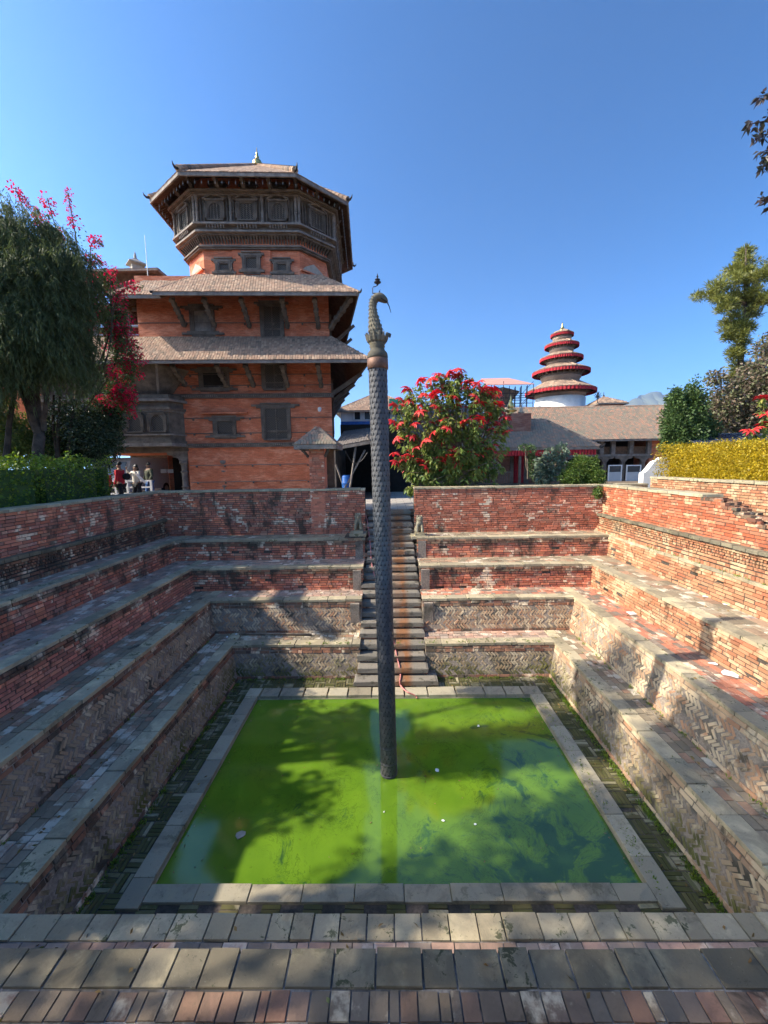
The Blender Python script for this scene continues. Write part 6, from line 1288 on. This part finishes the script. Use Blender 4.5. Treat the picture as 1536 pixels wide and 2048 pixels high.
MB().box(-2.5, 1.2, 21.2, 21.5, 0, 3.6).build('back_wall', 'wood_black', sh); MB().box(-2.35, -2.25, 17.0, 21, 0, 2.2).build('side_wall', 'wood_dark', sh); MB().box(-.5, -.4, 17.0, 21, 0, 2.4).build('side_wall', 'wood_dark', sh)
for q0, q1 in (((690, 975), (730, 900)), ((672, 930), (688, 975)), ((735, 870), (748, 900)), ((700, 975), (712, 890))): strut(at(*q0, Y=16.8), at(*q1, Y=17.1), sh, .055, False, 'wood_grey')
cbk = [at(690, 900, Y=16.9), at(705, 925, Y=16.9), at(722, 922, Y=16.9), at(735, 905, Y=16.9)]; MB().tube(smooth(cbk), .015, 5).build('hanging_cable', 'iron', sh)
# ================================================================ houses at the back, left of and behind the poinsettia
def house(name, label, x0, x1, y0, y1, ze, zr, wall, roofm, hipL=True, hipR=True, over=.7, base=0, cat='building', tw=.14, rh=.2, raft=False):
    h = thing(name, label, cat, ((x0 + x1) / 2, y0, 0)); MB().box(x0, x1, y0, y1, base, ze + .25).build('wall', wall, h); ym = (y0 + y1) / 2; xl, xr = x0 - over, x1 + over; yf, yb = y0 - over, y1 + over
    dl = (ym - yf) * (1 if hipL else 0); dr = (ym - yf) * (1 if hipR else 0); RL = Vector((xl + dl, ym, zr)); RR = Vector((xr - dr, ym, zr))
    if not hipL: RL.x = xl
    if not hipR: RR.x = xr
    roof_plane(((xl, yf, ze), (xr, yf, ze), RR, RL), h, roofm, raft=raft, tw=tw, rh=rh); roof_plane(((xr, yb, ze), (xl, yb, ze), RL, RR), h, roofm, raft=False, tw=.5, rh=.6)
    if hipL: roof_plane(((xl, yb, ze), (xl, yf, ze), RL, RL), h, roofm, raft=False, tw=tw, rh=rh); ridge((xl, yf, ze), RL, h, roofm, .09)
    if hipR: roof_plane(((xr, yf, ze), (xr, yb, ze), RR, RR), h, roofm, raft=False, tw=tw, rh=rh); ridge((xr, yf, ze), RR, h, roofm, .09, .25)
    ridge(RL, RR, h, roofm, .09, name='ridge_tiles'); return h
h1 = house('brick_outbuilding', 'low old brick building with a grey tiled roof behind the poinsettia', -.2, 8.0, 24, 30, 3.0, 5.3, 'old_brick', 'roof_tile_grey')
for x in (.9, 2.9, 4.9): window(h1, x, x + .8, .9, 2.0, y=24, ears=.15)
MB().box(.3, 8, 22.4, 22.6, 0, 1.05).build('low_wall', 'old_brick', h1)
h2 = house('far_tan_house', 'far house with a tan roof and a blue and white upper window beside the column', -4.2, 2.4, 36, 42, at(730, 820, Y=35.3).z, at(730, 788, Y=39).z, 'white_wash', 'roof_tile', over=.5)
wz0, wz1 = at(728, 840, Y=36).z, at(728, 822, Y=36).z
for k in range(6): x = -3.0 + k * .9; window(h2, x, x + .62, wz0, wz1, y=36, mat='white_paint', kind='glass_dark', ears=0, lint=False, sill=False, fr=.07)
MB().box(-4.2, 2.4, 35.9, 35.99, wz0 - .5, wz0 - .12).build('blue_band', 'blue_plastic', h2)
gm = at(783, 806, Y=34); tag(MB().box(gm.x - .2, gm.x + .9, 34, 34.05, gm.z - .5, gm.z + .35).build('green_netting', simple('green_net', (.02, .22, .16), .8)), 'strip of green netting above the roofs left of the poinsettia', 'netting')
# ================================================================ small temple with the red valance
ex = at(1200, 893, Y=20.8); te = thing('small_temple', 'low brick shrine with a tiled hip roof, red cloth valance and red door', 'temple', (8, 22, 0))
ez = ex.z; ym = 23.8; ry = at(1088, 840, Y=ym); xr = ex.x; xl = 3.6
MB().box(xl + .8, xr - 1.1, 22, 26, 0, ez + .3).build('wall', 'old_brick', te); MB().box(xl, xr - .2, 20.9, 22, 0, .33).build('plinth', 'slab_dark', te)
RR = Vector((ry.x, ym, ry.z)); RL = Vector((xl + 3, ym, ry.z))
roof_plane(((xl, 20.8, ez), (xr, 20.8, ez), RR, RL), te, 'roof_tile_old', tw=.14, rh=.19); roof_plane(((xr, 20.8, ez), (xr, 26.8, ez), RR, RR), te, 'roof_tile_old', raft=False); roof_plane(((xl, 26.8, ez), (xl, 20.8, ez), RL, RL), te, 'roof_tile_old', raft=False)
ridge((xr, 20.8, ez), RR, te, 'roof_tile', .12, .3); ridge(RL, RR, te, 'roof_tile', .1, name='ridge_tiles')
m = MB(); k = 90; vx = [xl + .1 + (xr - xl - .3) * i / k for i in range(k + 1)]; V = []; F = []
for i, x in enumerate(vx): yy = 20.82 + (.03 if i % 2 else -.03); V += [(x, yy, ez - .07), (x, yy - .02, ez - .40 - (.03 if i % 2 else 0)), (x, yy + .012, ez - .07), (x, yy - .008, ez - .40 - (.03 if i % 2 else 0))]
for i in range(k): b = i * 4; F += [(b, b + 1, b + 5, b + 4), (b + 6, b + 7, b + 3, b + 2)]
m.raw(V, F).build('red_valance', 'red_cloth', te)
d0, d1 = at(1026, 967, Y=21.95), at(1048, 909, Y=21.95)
MB().box(d0.x - .18, d1.x + .3, 21.93, 22.02, .33, d1.z + .12).build('door_frame', 'wood_dark', te)
m = MB(); V = []; F = []; k = 14
for i in range(k + 1): x = d0.x + (d1.x - d0.x) * i / k; y = 21.88 + .035 * math.sin(i * 1.9); V += [(x, y, .36), (x, y, d1.z), (x, y + .015, .36), (x, y + .015, d1.z)]
for i in range(k): b = i * 4; F += [(b, b + 1, b + 5, b + 4), (b + 6, b + 7, b + 3, b + 2)]
m.raw(V, F).build('door_curtain', 'red_cloth', te)
for px in (985, 1082):
    p = at(px, 937, Y=22); w_ = window(te, p.x - .32, p.x + .32, p.z - .36, p.z + .36, y=22, mat='cream_stone', kind='wood_black', ears=0, lint=False, sill=False, fr=.07); m = MB()
    for i in range(5): m.box(p.x - .25 + i * .12, p.x - .22 + i * .12, 21.9, 21.95, p.z - .3, p.z + .3); m.box(p.x - .27, p.x + .27, 21.9, 21.952, p.z - .27 + i * .12, p.z - .24 + i * .12)
    m.build('lattice_bars', 'cream_stone', w_)
rg = thing('temple_railing', 'low dark picket railing in front of the shrine', 'railing', (8, 20.9, .33)); m = MB()
for (a, b) in ((xl + .4, d0.x - .3), (d1.x + .9, xr - .6)):
    MB().box(a, b, 20.95, 21.0, .95, 1.0).build('top_rail', 'wood_dark', rg); k = int((b - a) / .11)
    for i in range(k): m.box(a + (i + .3) * (b - a) / k, a + (i + .3) * (b - a) / k + .03, 20.96, 20.99, .33, .95)
m.build('pickets', 'wood_dark', rg)['kind'] = 'stuff'
for px in (1040, 1072, 990, 1130): p = at(px, 940, Y=20.95); MB().box(p.x - .06, p.x + .06, 20.95, 21.07, .33, ez + .02).build('porch_post', 'wood_dark', te)
p0, p1 = at(1028, 845, Y=22.6), at(1060, 827, Y=22.6); bs = thing('brick_finial_base', 'small brick block on the shrine roof carrying gilt bell finials', 'roof ornament', (p0.x, 22.8, p0.z)); MB().box(p0.x - .2, p1.x, 22.4, 23.3, p0.z - .6, p1.z).build('block', 'old_brick', bs)
for px, s_, mt in ((1021, 1.0, 'brass'), (1042, .55, 'cream_stone')): p = at(px, 826, Y=22.8); MB().lathe((p.x, 22.8, p1.z - .02), [(r_ * s_, z_ * s_) for r_, z_ in ((.26, 0), (.26, .04), (.12, .08), (.34, .2), (.34, .26), (.14, .3), (.16, .36), (.19, .5), (.12, .66), (.08, .7), (.11, .76), (.04, .82), (.05, .88), (.01, 1.1))], 16).build('bell_finial', mt, bs, True)
# ================================================================ long roofed gallery building
ge = at(1320, 877, Y=28.2); gr = at(1320, 812, Y=31.5); lg = thing('long_gallery_building', 'long two storey gallery with a mossy tiled roof and wooden upper openings', 'building', (18, 29, 0))
xl, xr = at(1030, 850, Y=29).x, 34
roof_plane(((xl, 28.2, ge.z), (xr, 28.2, ge.z), (xr, 31.5, gr.z), (xl, 31.5, gr.z)), lg, 'roof_tile_old', tw=.15, rh=.2, sp=.3); roof_plane(((xr, 34.8, ge.z), (xl, 34.8, ge.z), (xl, 31.5, gr.z), (xr, 31.5, gr.z)), lg, 'roof_tile_old', raft=False, tw=.5, rh=.6); ridge((xl, 31.5, gr.z), (xr, 31.5, gr.z), lg, 'roof_tile', .1, name='ridge_tiles')
X1 = at(1300, 880, Y=29.2).x; MB().box(X1, xr, 29.2, 33.5, 0, ge.z + .3).build('wall', 'palace_brick', lg); MB().box(xl, X1, 31, 33.5, 0, ge.z + .3).build('back_wall', 'wood_black', lg)
zb = at(1250, 908, Y=29).z; MB().box(xl, X1 + .02, 28.95, 29.6, zb - .15, zb).build('floor_beam', 'wood_grey', lg); zp = at(1250, 893, Y=29.1).z
MB().box(xl, X1, 29.15, 29.2, zb, zp).build('parapet_boards', 'wood_brown', lg); k = 0
for px in (1203, 1226, 1262, 1298): p = at(px, 890, Y=29); MB().box(p.x - .14, p.x + .14, 28.9, 29.14, zb, ge.z + .05).build('upper_post', 'wood_grey', lg)
for px in (1208, 1245, 1285, 1165, 1125): 
    p = at(px, 940, Y=29); c_ = MB().box(p.x - .13, p.x + .13, 28.95, 29.2, 0, zb - .15).build('lower_post', 'wood_dark', lg); MB().extr([(-.7, 0), (.7, 0), (.6, -.15), (.3, -.2), (.13, -.42), (-.13, -.42), (-.3, -.2), (-.6, -.15)], (p.x, 28.93, zb - .15), X_, Z_, (0, 1, 0), .12).build('bracket', 'wood_dark', c_)
for (a, b) in ((1216, 1243), (1252, 1281)):
    A = at(a, 965, Y=28.8); B_ = at(b, 931, Y=28.8); pn = MB().box(A.x, B_.x, 28.8, 28.84, A.z, B_.z - .0).build('glazed_screen', 'glass_dark', lg); MB().box(A.x + .03, B_.x - .03, 28.77, 28.799, A.z + .03, A.z + (B_.z - A.z) * .62).build('white_panel', simple('panel_grey', (.42, .45, .46), .6, var=.03), pn)
    MB().box(A.x - .04, A.x + .03, 28.76, 28.85, A.z, B_.z + .05).box(B_.x - .03, B_.x + .04, 28.76, 28.85, A.z, B_.z + .05).box(A.x + .03, B_.x - .03, 28.76, 28.85, B_.z - .02, B_.z + .05).build('frame', 'white_paint', pn)
p = at(1276, 884, Y=30); 
# white shouldered wall beside the hedge
a = at(1291, 965, Y=16); b = at(1322, 915, Y=16); tag(fixn(MB().extr([(-.1, 0), (1.4, 0), (1.4, b.z + .05), (.62, b.z), (.30, b.z - .18), (.02, b.z - .55), (-.1, b.z - .62)], (a.x, 16, 0), X_, Z_, (0, 1, 0), .3).build('white_wall_end', 'white_wash')), 'white washed shouldered wall end at the left end of the yellow hedge', 'wall')
# solar panels behind the hedge
p0, p1 = at(1385, 905, Y=14.2), at(1560, 885, Y=14.2); so_ = thing('solar_panels', 'row of tilted dark solar panels behind the yellow hedge', 'solar panels', (p0.x, 14.2, 0)); simple('solar_cell', (.035, .05, .09), .2, .6, var=.1)
for k in range(5):
    x = p0.x + k * 1.02; V = [(x, 13.9, 1.95), (x + .98, 13.9, 1.95), (x + 1.2, 15.3, 2.42), (x + .22, 15.3, 2.42)]; pn = fixn(MB().raw(V + [(v[0], v[1], v[2] + .03) for v in V], BOXF).build('panel', 'solar_cell', so_)); V2 = [Vector(v) + Vector((0, 0, .034)) for v in V]; m = MB()
    for i in range(4): m.bar(V2[i], V2[(i + 1) % 4], .04, .012)
    for f in (.33, .66): m.bar(V2[0].lerp(V2[1], f), V2[3].lerp(V2[2], f), .012, .006)
    m.build('frame', 'grey_metal', pn)
for x in (p0.x + .3, p0.x + 4.5): MB().box(x, x + .06, 14.5, 14.56, 0, 2.1).build('leg', 'grey_metal', so_)
# ================================================================ round five tiered pagoda
simple('pagoda_drum', (.30, .22, .17), .85, var=.2, nscale=1); PY = 45; cx = at(1123, 700, Y=PY).x; pg = thing('round_pagoda', 'distant round pagoda with five tiled roofs edged in red cloth', 'pagoda', (cx, PY, 0))
def pz(y): return at(1123, y, Y=PY).z
def pr_(px): return px / FPX * (PY + 0.3)
tiers = [(789, 765, 63, 30), (750, 731, 51, 22), (723, 708, 38, 18), (697, 684, 30, 14), (675, 663, 20, 6)]
MB().lathe((cx, PY, 0), [(pr_(45), 0), (pr_(45), pz(799)), (pr_(44), pz(799)), (pr_(44), pz(797))], 40).build('white_drum', 'white_wash', pg, True)
for i, (ye, yt, re_, rt_) in enumerate(tiers):
    ze, zt = pz(ye - 5), pz(yt); Re, Rt = pr_(re_), pr_(rt_); rf = MB().lathe((cx, PY, 0), [(Re, ze), (Re, ze + .06), (Rt, zt), (Rt * .9, zt), (Re * .95, ze)], 48).build('roof', 'wood_dark', pg)
    pcs = []; S = math.hypot(Re - Rt, zt - ze); n = max(2, int(S / .24))
    for r_ in range(n):
        f = (r_ + .5) / n; rr = Re + (Rt - Re) * f; zz = ze + .08 + (zt - ze) * f; k = int(2 * math.pi * rr / .26)
        for j in range(k):
            a = 2 * math.pi * (j + .5 * (r_ % 2)) / k; 
            if math.sin(a) > .3: continue
            o_ = Vector((math.cos(a), math.sin(a), 0)); u_ = Vector((-o_.y, o_.x, 0)); v_ = (-o_ * (Re - Rt) + Vector((0, 0, zt - ze))).normalized(); nn = u_.cross(v_); nn = nn if nn.z > 0 else -nn; uu = u_ if u_.cross(v_).dot(nn) > 0 else -u_
            pcs.append((tuple(Vector((cx, PY, zz)) + o_ * rr), tuple(uu), tuple(v_), tuple(nn), .115, S / n * .58, .03))
    emit(pcs, 'roof_tile', 'roof_tile', rf, 0, 'roof_tiles')
    a = -math.pi / 2 + .12; o_ = Vector((math.cos(a), math.sin(a), 0)); ridge(Vector((cx, PY, ze + .12)) + o_ * Re, Vector((cx, PY, zt + .1)) + o_ * Rt, rf, 'roof_tile', .10)
    V = []; F = []; k = 120
    for j in range(k):
        a = 2 * math.pi * j / k; rr = Re + (.03 if j % 2 else -.03); V += [(cx + rr * math.cos(a), PY + rr * math.sin(a), ze + .04), (cx + rr * math.cos(a), PY + rr * math.sin(a), ze - .26 * (.7 + re_ / 150)), (cx + (rr - .02) * math.cos(a), PY + (rr - .02) * math.sin(a), ze + .04), (cx + (rr - .02) * math.cos(a), PY + (rr - .02) * math.sin(a), ze - .26 * (.7 + re_ / 150))]
    for j in range(k): b = j * 4; c_ = ((j + 1) % k) * 4; F += [(b, b + 1, c_ + 1, c_), (c_ + 2, c_ + 3, b + 3, b + 2)]
    MB().raw(V, F).build('red_valance', 'red_cloth', rf)
    lo = pz(796) if i == 0 else pz(yt + 6); bw = Rt * 1.25 if i < 4 else Rt * 1.6; ztop = zt; zbot = (pz(798) if i == 0 else pz(tiers[i - 1][1] + 2)); bR = pr_(44) * .98 if i == 0 else pr_(tiers[i - 1][3]) * 1.12
    MB().lathe((cx, PY, 0), [(bR, zbot), (bR, zbot + (ze - zbot) * .35), (bR * 1.06, zbot + (ze - zbot) * .4), (bR * 1.06, zbot + (ze - zbot) * .55), (bR * .97, zbot + (ze - zbot) * .6), (bR * .97, ze + .3)], 36).build('drum', 'pagoda_drum', pg, True)
    MB().lathe((cx, PY, 0), [(bR * 1.0, zbot + (ze - zbot) * .55), (bR * 1.09, zbot + (ze - zbot) * .58), (bR * 1.09, zbot + (ze - zbot) * .72), (bR, zbot + (ze - zbot) * .75)], 36).build('carved_ring', 'wood_dark', pg)
    k = 24; m = MB()
    for j in range(k): a = 2 * math.pi * j / k; o_ = Vector((math.cos(a), math.sin(a), 0)); m.bar(Vector((cx, PY, zbot + (ze - zbot) * .6)) + o_ * bR, Vector((cx, PY, ze - .1)) + o_ * (Re * .82), .12)
    m.build('struts', 'wood_dark', rf)['kind'] = 'stuff'
MB().lathe((cx, PY, pz(664)), [(.34, 0), (.38, .1), (.30, .25), (.2, .4), (.12, .5), (.16, .56), (.06, .66), (.08, .74), (.02, 1.0)], 18).build('gilded_finial', 'brass', pg, True)
# roofs and ornament right of the pagoda
a = at(1196, 806, Y=40); b = at(1258, 806, Y=40); sr = thing('small_far_roof', 'small tan pyramid roof right of the round pagoda', 'roof', ((a.x + b.x) / 2, 41, 0)); zz = a.z; ap = Vector(((a.x + b.x) / 2 - .2, 41.5, at(1225, 793, Y=41.5).z)); cs = [(a.x, 40, zz), (b.x, 40, zz), (b.x, 43, zz), (a.x, 43, zz)]
MB().box(a.x + .4, b.x - .4, 40.4, 42.6, 0, zz + .1).build('wall', 'old_brick', sr)
for i in range(4): roof_plane((cs[i], cs[(i + 1) % 4], ap, ap), sr, raft=False, tw=.25, rh=.25)
MB().lathe(tuple(ap), [(.08, -.1), (.1, .1), (.03, .2), (.02, .45)], 8).build('finial', 'iron', sr)
p = at(1195, 806, Y=33); og = thing('roof_ornament', 'small leafy metal ornament on the ridge right of the pagoda', 'roof ornament', tuple(p)); MB().tube([p, p + Vector((0, 0, .9))], .03, 6).build('stem', 'iron', og)
m = MB()
for k in range(10): a = k * .63; m.tube([p + Vector((0, 0, .45)), p + Vector((math.cos(a) * .2, 0, .55 + math.sin(a) * .2)), p + Vector((math.cos(a) * .34, 0, .6 + math.sin(a) * .34))], [.03, .03, .01], 5)
m.build('leaves', 'iron', og)
# ================================================================ scaffolding under a faded roof sheet
a = at(968, 765, Y=40); b = at(1062, 765, Y=40); sf = thing('scaffolded_tower', 'old tower wrapped in thin scaffolding under a faded red sheet roof', 'scaffolding', ((a.x + b.x) / 2, 41, 0)); zt = at(1010, 757, Y=41.5).z; ze = at(1062, 769, Y=39).z
V = [(a.x, 39, ze), (b.x, 39, ze), (b.x - 1.0, 44, zt + .5), (a.x + .6, 44, zt + .5)]; fixn(MB().raw(V + [(v[0], v[1], v[2] + .06) for v in V], BOXF).build('sheet_roof', 'tarp_red', sf))
tb_ = at(1000, 800, Y=41); MB().lathe((tb_.x - .2, 41.5, 0), [(1.3, 0), (1.3, tb_.z - .2), (1.7, tb_.z + .1), (2.3, ze - .25), (2.3, ze - .15)], 4).build('tower', 'wood_dark', sf)
m = MB(); nx, nz = 8, 9
for i in range(nx + 1):
    for yy in (39.3, 41.2, 43.2):
        x = a.x + (b.x - a.x) * i / nx; m.tube([(x, yy, 0), (x, yy, ze + (yy - 39) * .12 + random.uniform(-.2, .45) * (yy < 40))], .035, 5)
for k in range(nz):
    z = 4.2 + k * (ze - 4.4) / nz
    for yy in (39.3, 41.2, 43.2): m.tube([(a.x, yy, z), (b.x, yy, z + random.uniform(-.1, .1))], .03, 5)
for k in range(5): x = b.x - 1.6 + random.uniform(-.4, .4); m.tube([(x, 39.25, 4.5 + k * .8), (x + 1.4, 39.25, 6.0 + k * .8)], .025, 5)
m.build('poles', 'iron', sf)['kind'] = 'stuff'
# ================================================================ fallen leaves, weeds in the joints
leafmat('leaf_dry', [(.20, .12, .04), (.30, .20, .07), (.14, .08, .03), (.24, .26, .08)], .1, .8)
LP = []
for n_, (x0, x1, y0, y1, z) in ((60, (-4.5, -3.8, 2.4, 9.5, ZD)), (60, (3.9, 4.6, 2.4, 9.5, ZD)), (45, (-5.4, -4.6, 2.4, 10, ZC)), (45, (4.7, 5.5, 2.4, 10, ZC)), (50, (-4.4, 4.6, 1.6, 2.3, ZC)), (40, (-3.7, 3.8, 2.5, 3.15, ZD)), (70, (-4.5, 4.5, 8.9, 9.4, ZD)), (60, (-5, 5, 9.7, 10.3, ZC)), (50, (5.6, 6.4, 3, 11, ZB)), (60, (-3.5, -2.95, 3.4, 8.5, ZF)), (70, (3.0, 3.6, 3.4, 8.5, ZF)), (50, (-2.8, 2.9, 8.0, 8.55, ZF)), (60, (-6.3, -5.5, 3, 11, ZB))):
    for _ in range(n_): LP.append((random.uniform(x0, x1), random.uniform(y0, y1), z + .022 + random.uniform(0, .008)))
foliage('fallen_leaves', np.array(LP), norm_(runit(len(LP)) * np.array([1, 1, .12])), rng.uniform(.03, .07, len(LP)), .028, 'leaf_dry', None, 0)
LP = []
for _ in range(46): LP.append((random.uniform(-2.6, 2.7), random.uniform(4.3, 7.8), ZWAT + .006))
for _ in range(60): LP.append((random.choice([-2.8, 2.88]) + random.gauss(0, .03), random.uniform(4.2, 7.8), ZWAT + .006))
foliage('floating_leaves', np.array(LP), norm_(runit(len(LP)) * np.array([1, 1, .02])), rng.uniform(.02, .045, len(LP)), .02, 'leaf_dry', None, 0)
WP = []; WD = []
def weeds(n_, fx, tall=.06):
    for _ in range(n_):
        x, y, z = fx(random.random()); 
        for k in range(9): WP.append((x + random.gauss(0, .025), y + random.gauss(0, .025), z)); WD.append((random.gauss(0, .5), random.gauss(0, .5), 1.0))
weeds(230, lambda f: (3.62 - random.random() * .04, 3.5 + 5.0 * f, ZF)); weeds(120, lambda f: (-3.54 + random.random() * .04, 3.5 + 5.0 * f, ZF)); weeds(110, lambda f: (-3.5 + 7.1 * f, 8.58, ZF)); weeds(90, lambda f: (3.02 + .1 * random.random(), 4 + 4 * f, ZF))
weeds(30, lambda f: (4.45, 3 + 6 * f, ZD + .01)); weeds(22, lambda f: (-4.4, 3 + 6 * f, ZD + .01)); weeds(34, lambda f: (-3.6 + 7.3 * f, 8.83, ZD + .0)); weeds(26, lambda f: (6.45, 3 + 7 * f, ZA)); weeds(30, lambda f: (7.0 + random.random(), 4 + 6 * f, .1))
foliage('weeds', np.array(WP), norm_(np.array(WD)), rng.uniform(.03, .085, len(WP)), .014, 'leaf_hedge', None, .2)
# ================================================================ mountain
P0 = [(1240, 806), (1270, 800), (1290, 790), (1300, 787), (1312, 786), (1325, 790), (1345, 795), (1368, 793), (1385, 799), (1410, 803), (1450, 808), (1520, 812), (1700, 815)]
t = NT('mountain_rock'); n = t.noise(.003, 6); MAT['mountain_rock'] = t.bsdf(t.ramp(n, [(.3, (.05, .065, .04)), (.7, (.10, .11, .07))]), .95)
V = []; F = []; L = []; rows = 9
for i in range(len(P0) - 1):
    for j in range(6): f = j / 6; L.append((P0[i][0] + (P0[i + 1][0] - P0[i][0]) * f, P0[i][1] + (P0[i + 1][1] - P0[i][1]) * f))
pk = [at(x, y, Y=6000) for x, y in L]; n = len(pk)
for r_ in range(rows + 1):
    f = r_ / rows
    for i, p in enumerate(pk): V.append((p.x + 60 * math.sin(i * .9 + r_), 6000 - 1700 * f + 90 * math.sin(i * .8 + r_ * 1.3), max(-30, p.z * (1 - f) ** 1.25 + 16 * math.sin(i * 1.3 + r_ * 2) - (0 if r_ < rows else 60))))
for i, p in enumerate(pk): V.append((p.x, 7800, -30))
F = [(r_ * n + i, r_ * n + i + 1, (r_ + 1) * n + i + 1, (r_ + 1) * n + i) for r_ in range(rows) for i in range(n - 1)] + [(i + 1, i, (rows + 1) * n + i, (rows + 1) * n + i + 1) for i in range(n - 1)]
tag(fixn(link_mesh('mountain', V, F, 'mountain_rock', None, True)), 'blue hazy mountain on the horizon', kind='structure')
# the air: even thin haze
HZ = True
if HZ:
    o = MB().box(-8900, 8900, -8900, 8900, -60, 1100).build('haze', None); m_ = bpy.data.materials.new('haze'); m_.use_nodes = True; nt_ = m_.node_tree; nt_.nodes.clear(); ou = nt_.nodes.new('ShaderNodeOutputMaterial'); pv_ = nt_.nodes.new('ShaderNodeVolumePrincipled')
    pv_.inputs['Color'].default_value = (.62, .78, 1.0, 1); pv_.inputs['Density'].default_value = 0.9e-4; pv_.inputs['Anisotropy'].default_value = .2; nt_.links.new(pv_.outputs[0], ou.inputs['Volume']); o.data.materials.append(m_); o['kind'] = 'stuff'
    sc.cycles.volume_step_rate = 20; sc.cycles.volume_bounces = 0

pal.rotation_euler = (0, 0, R(3.0))     # the palace front stands three degrees askew to the pit
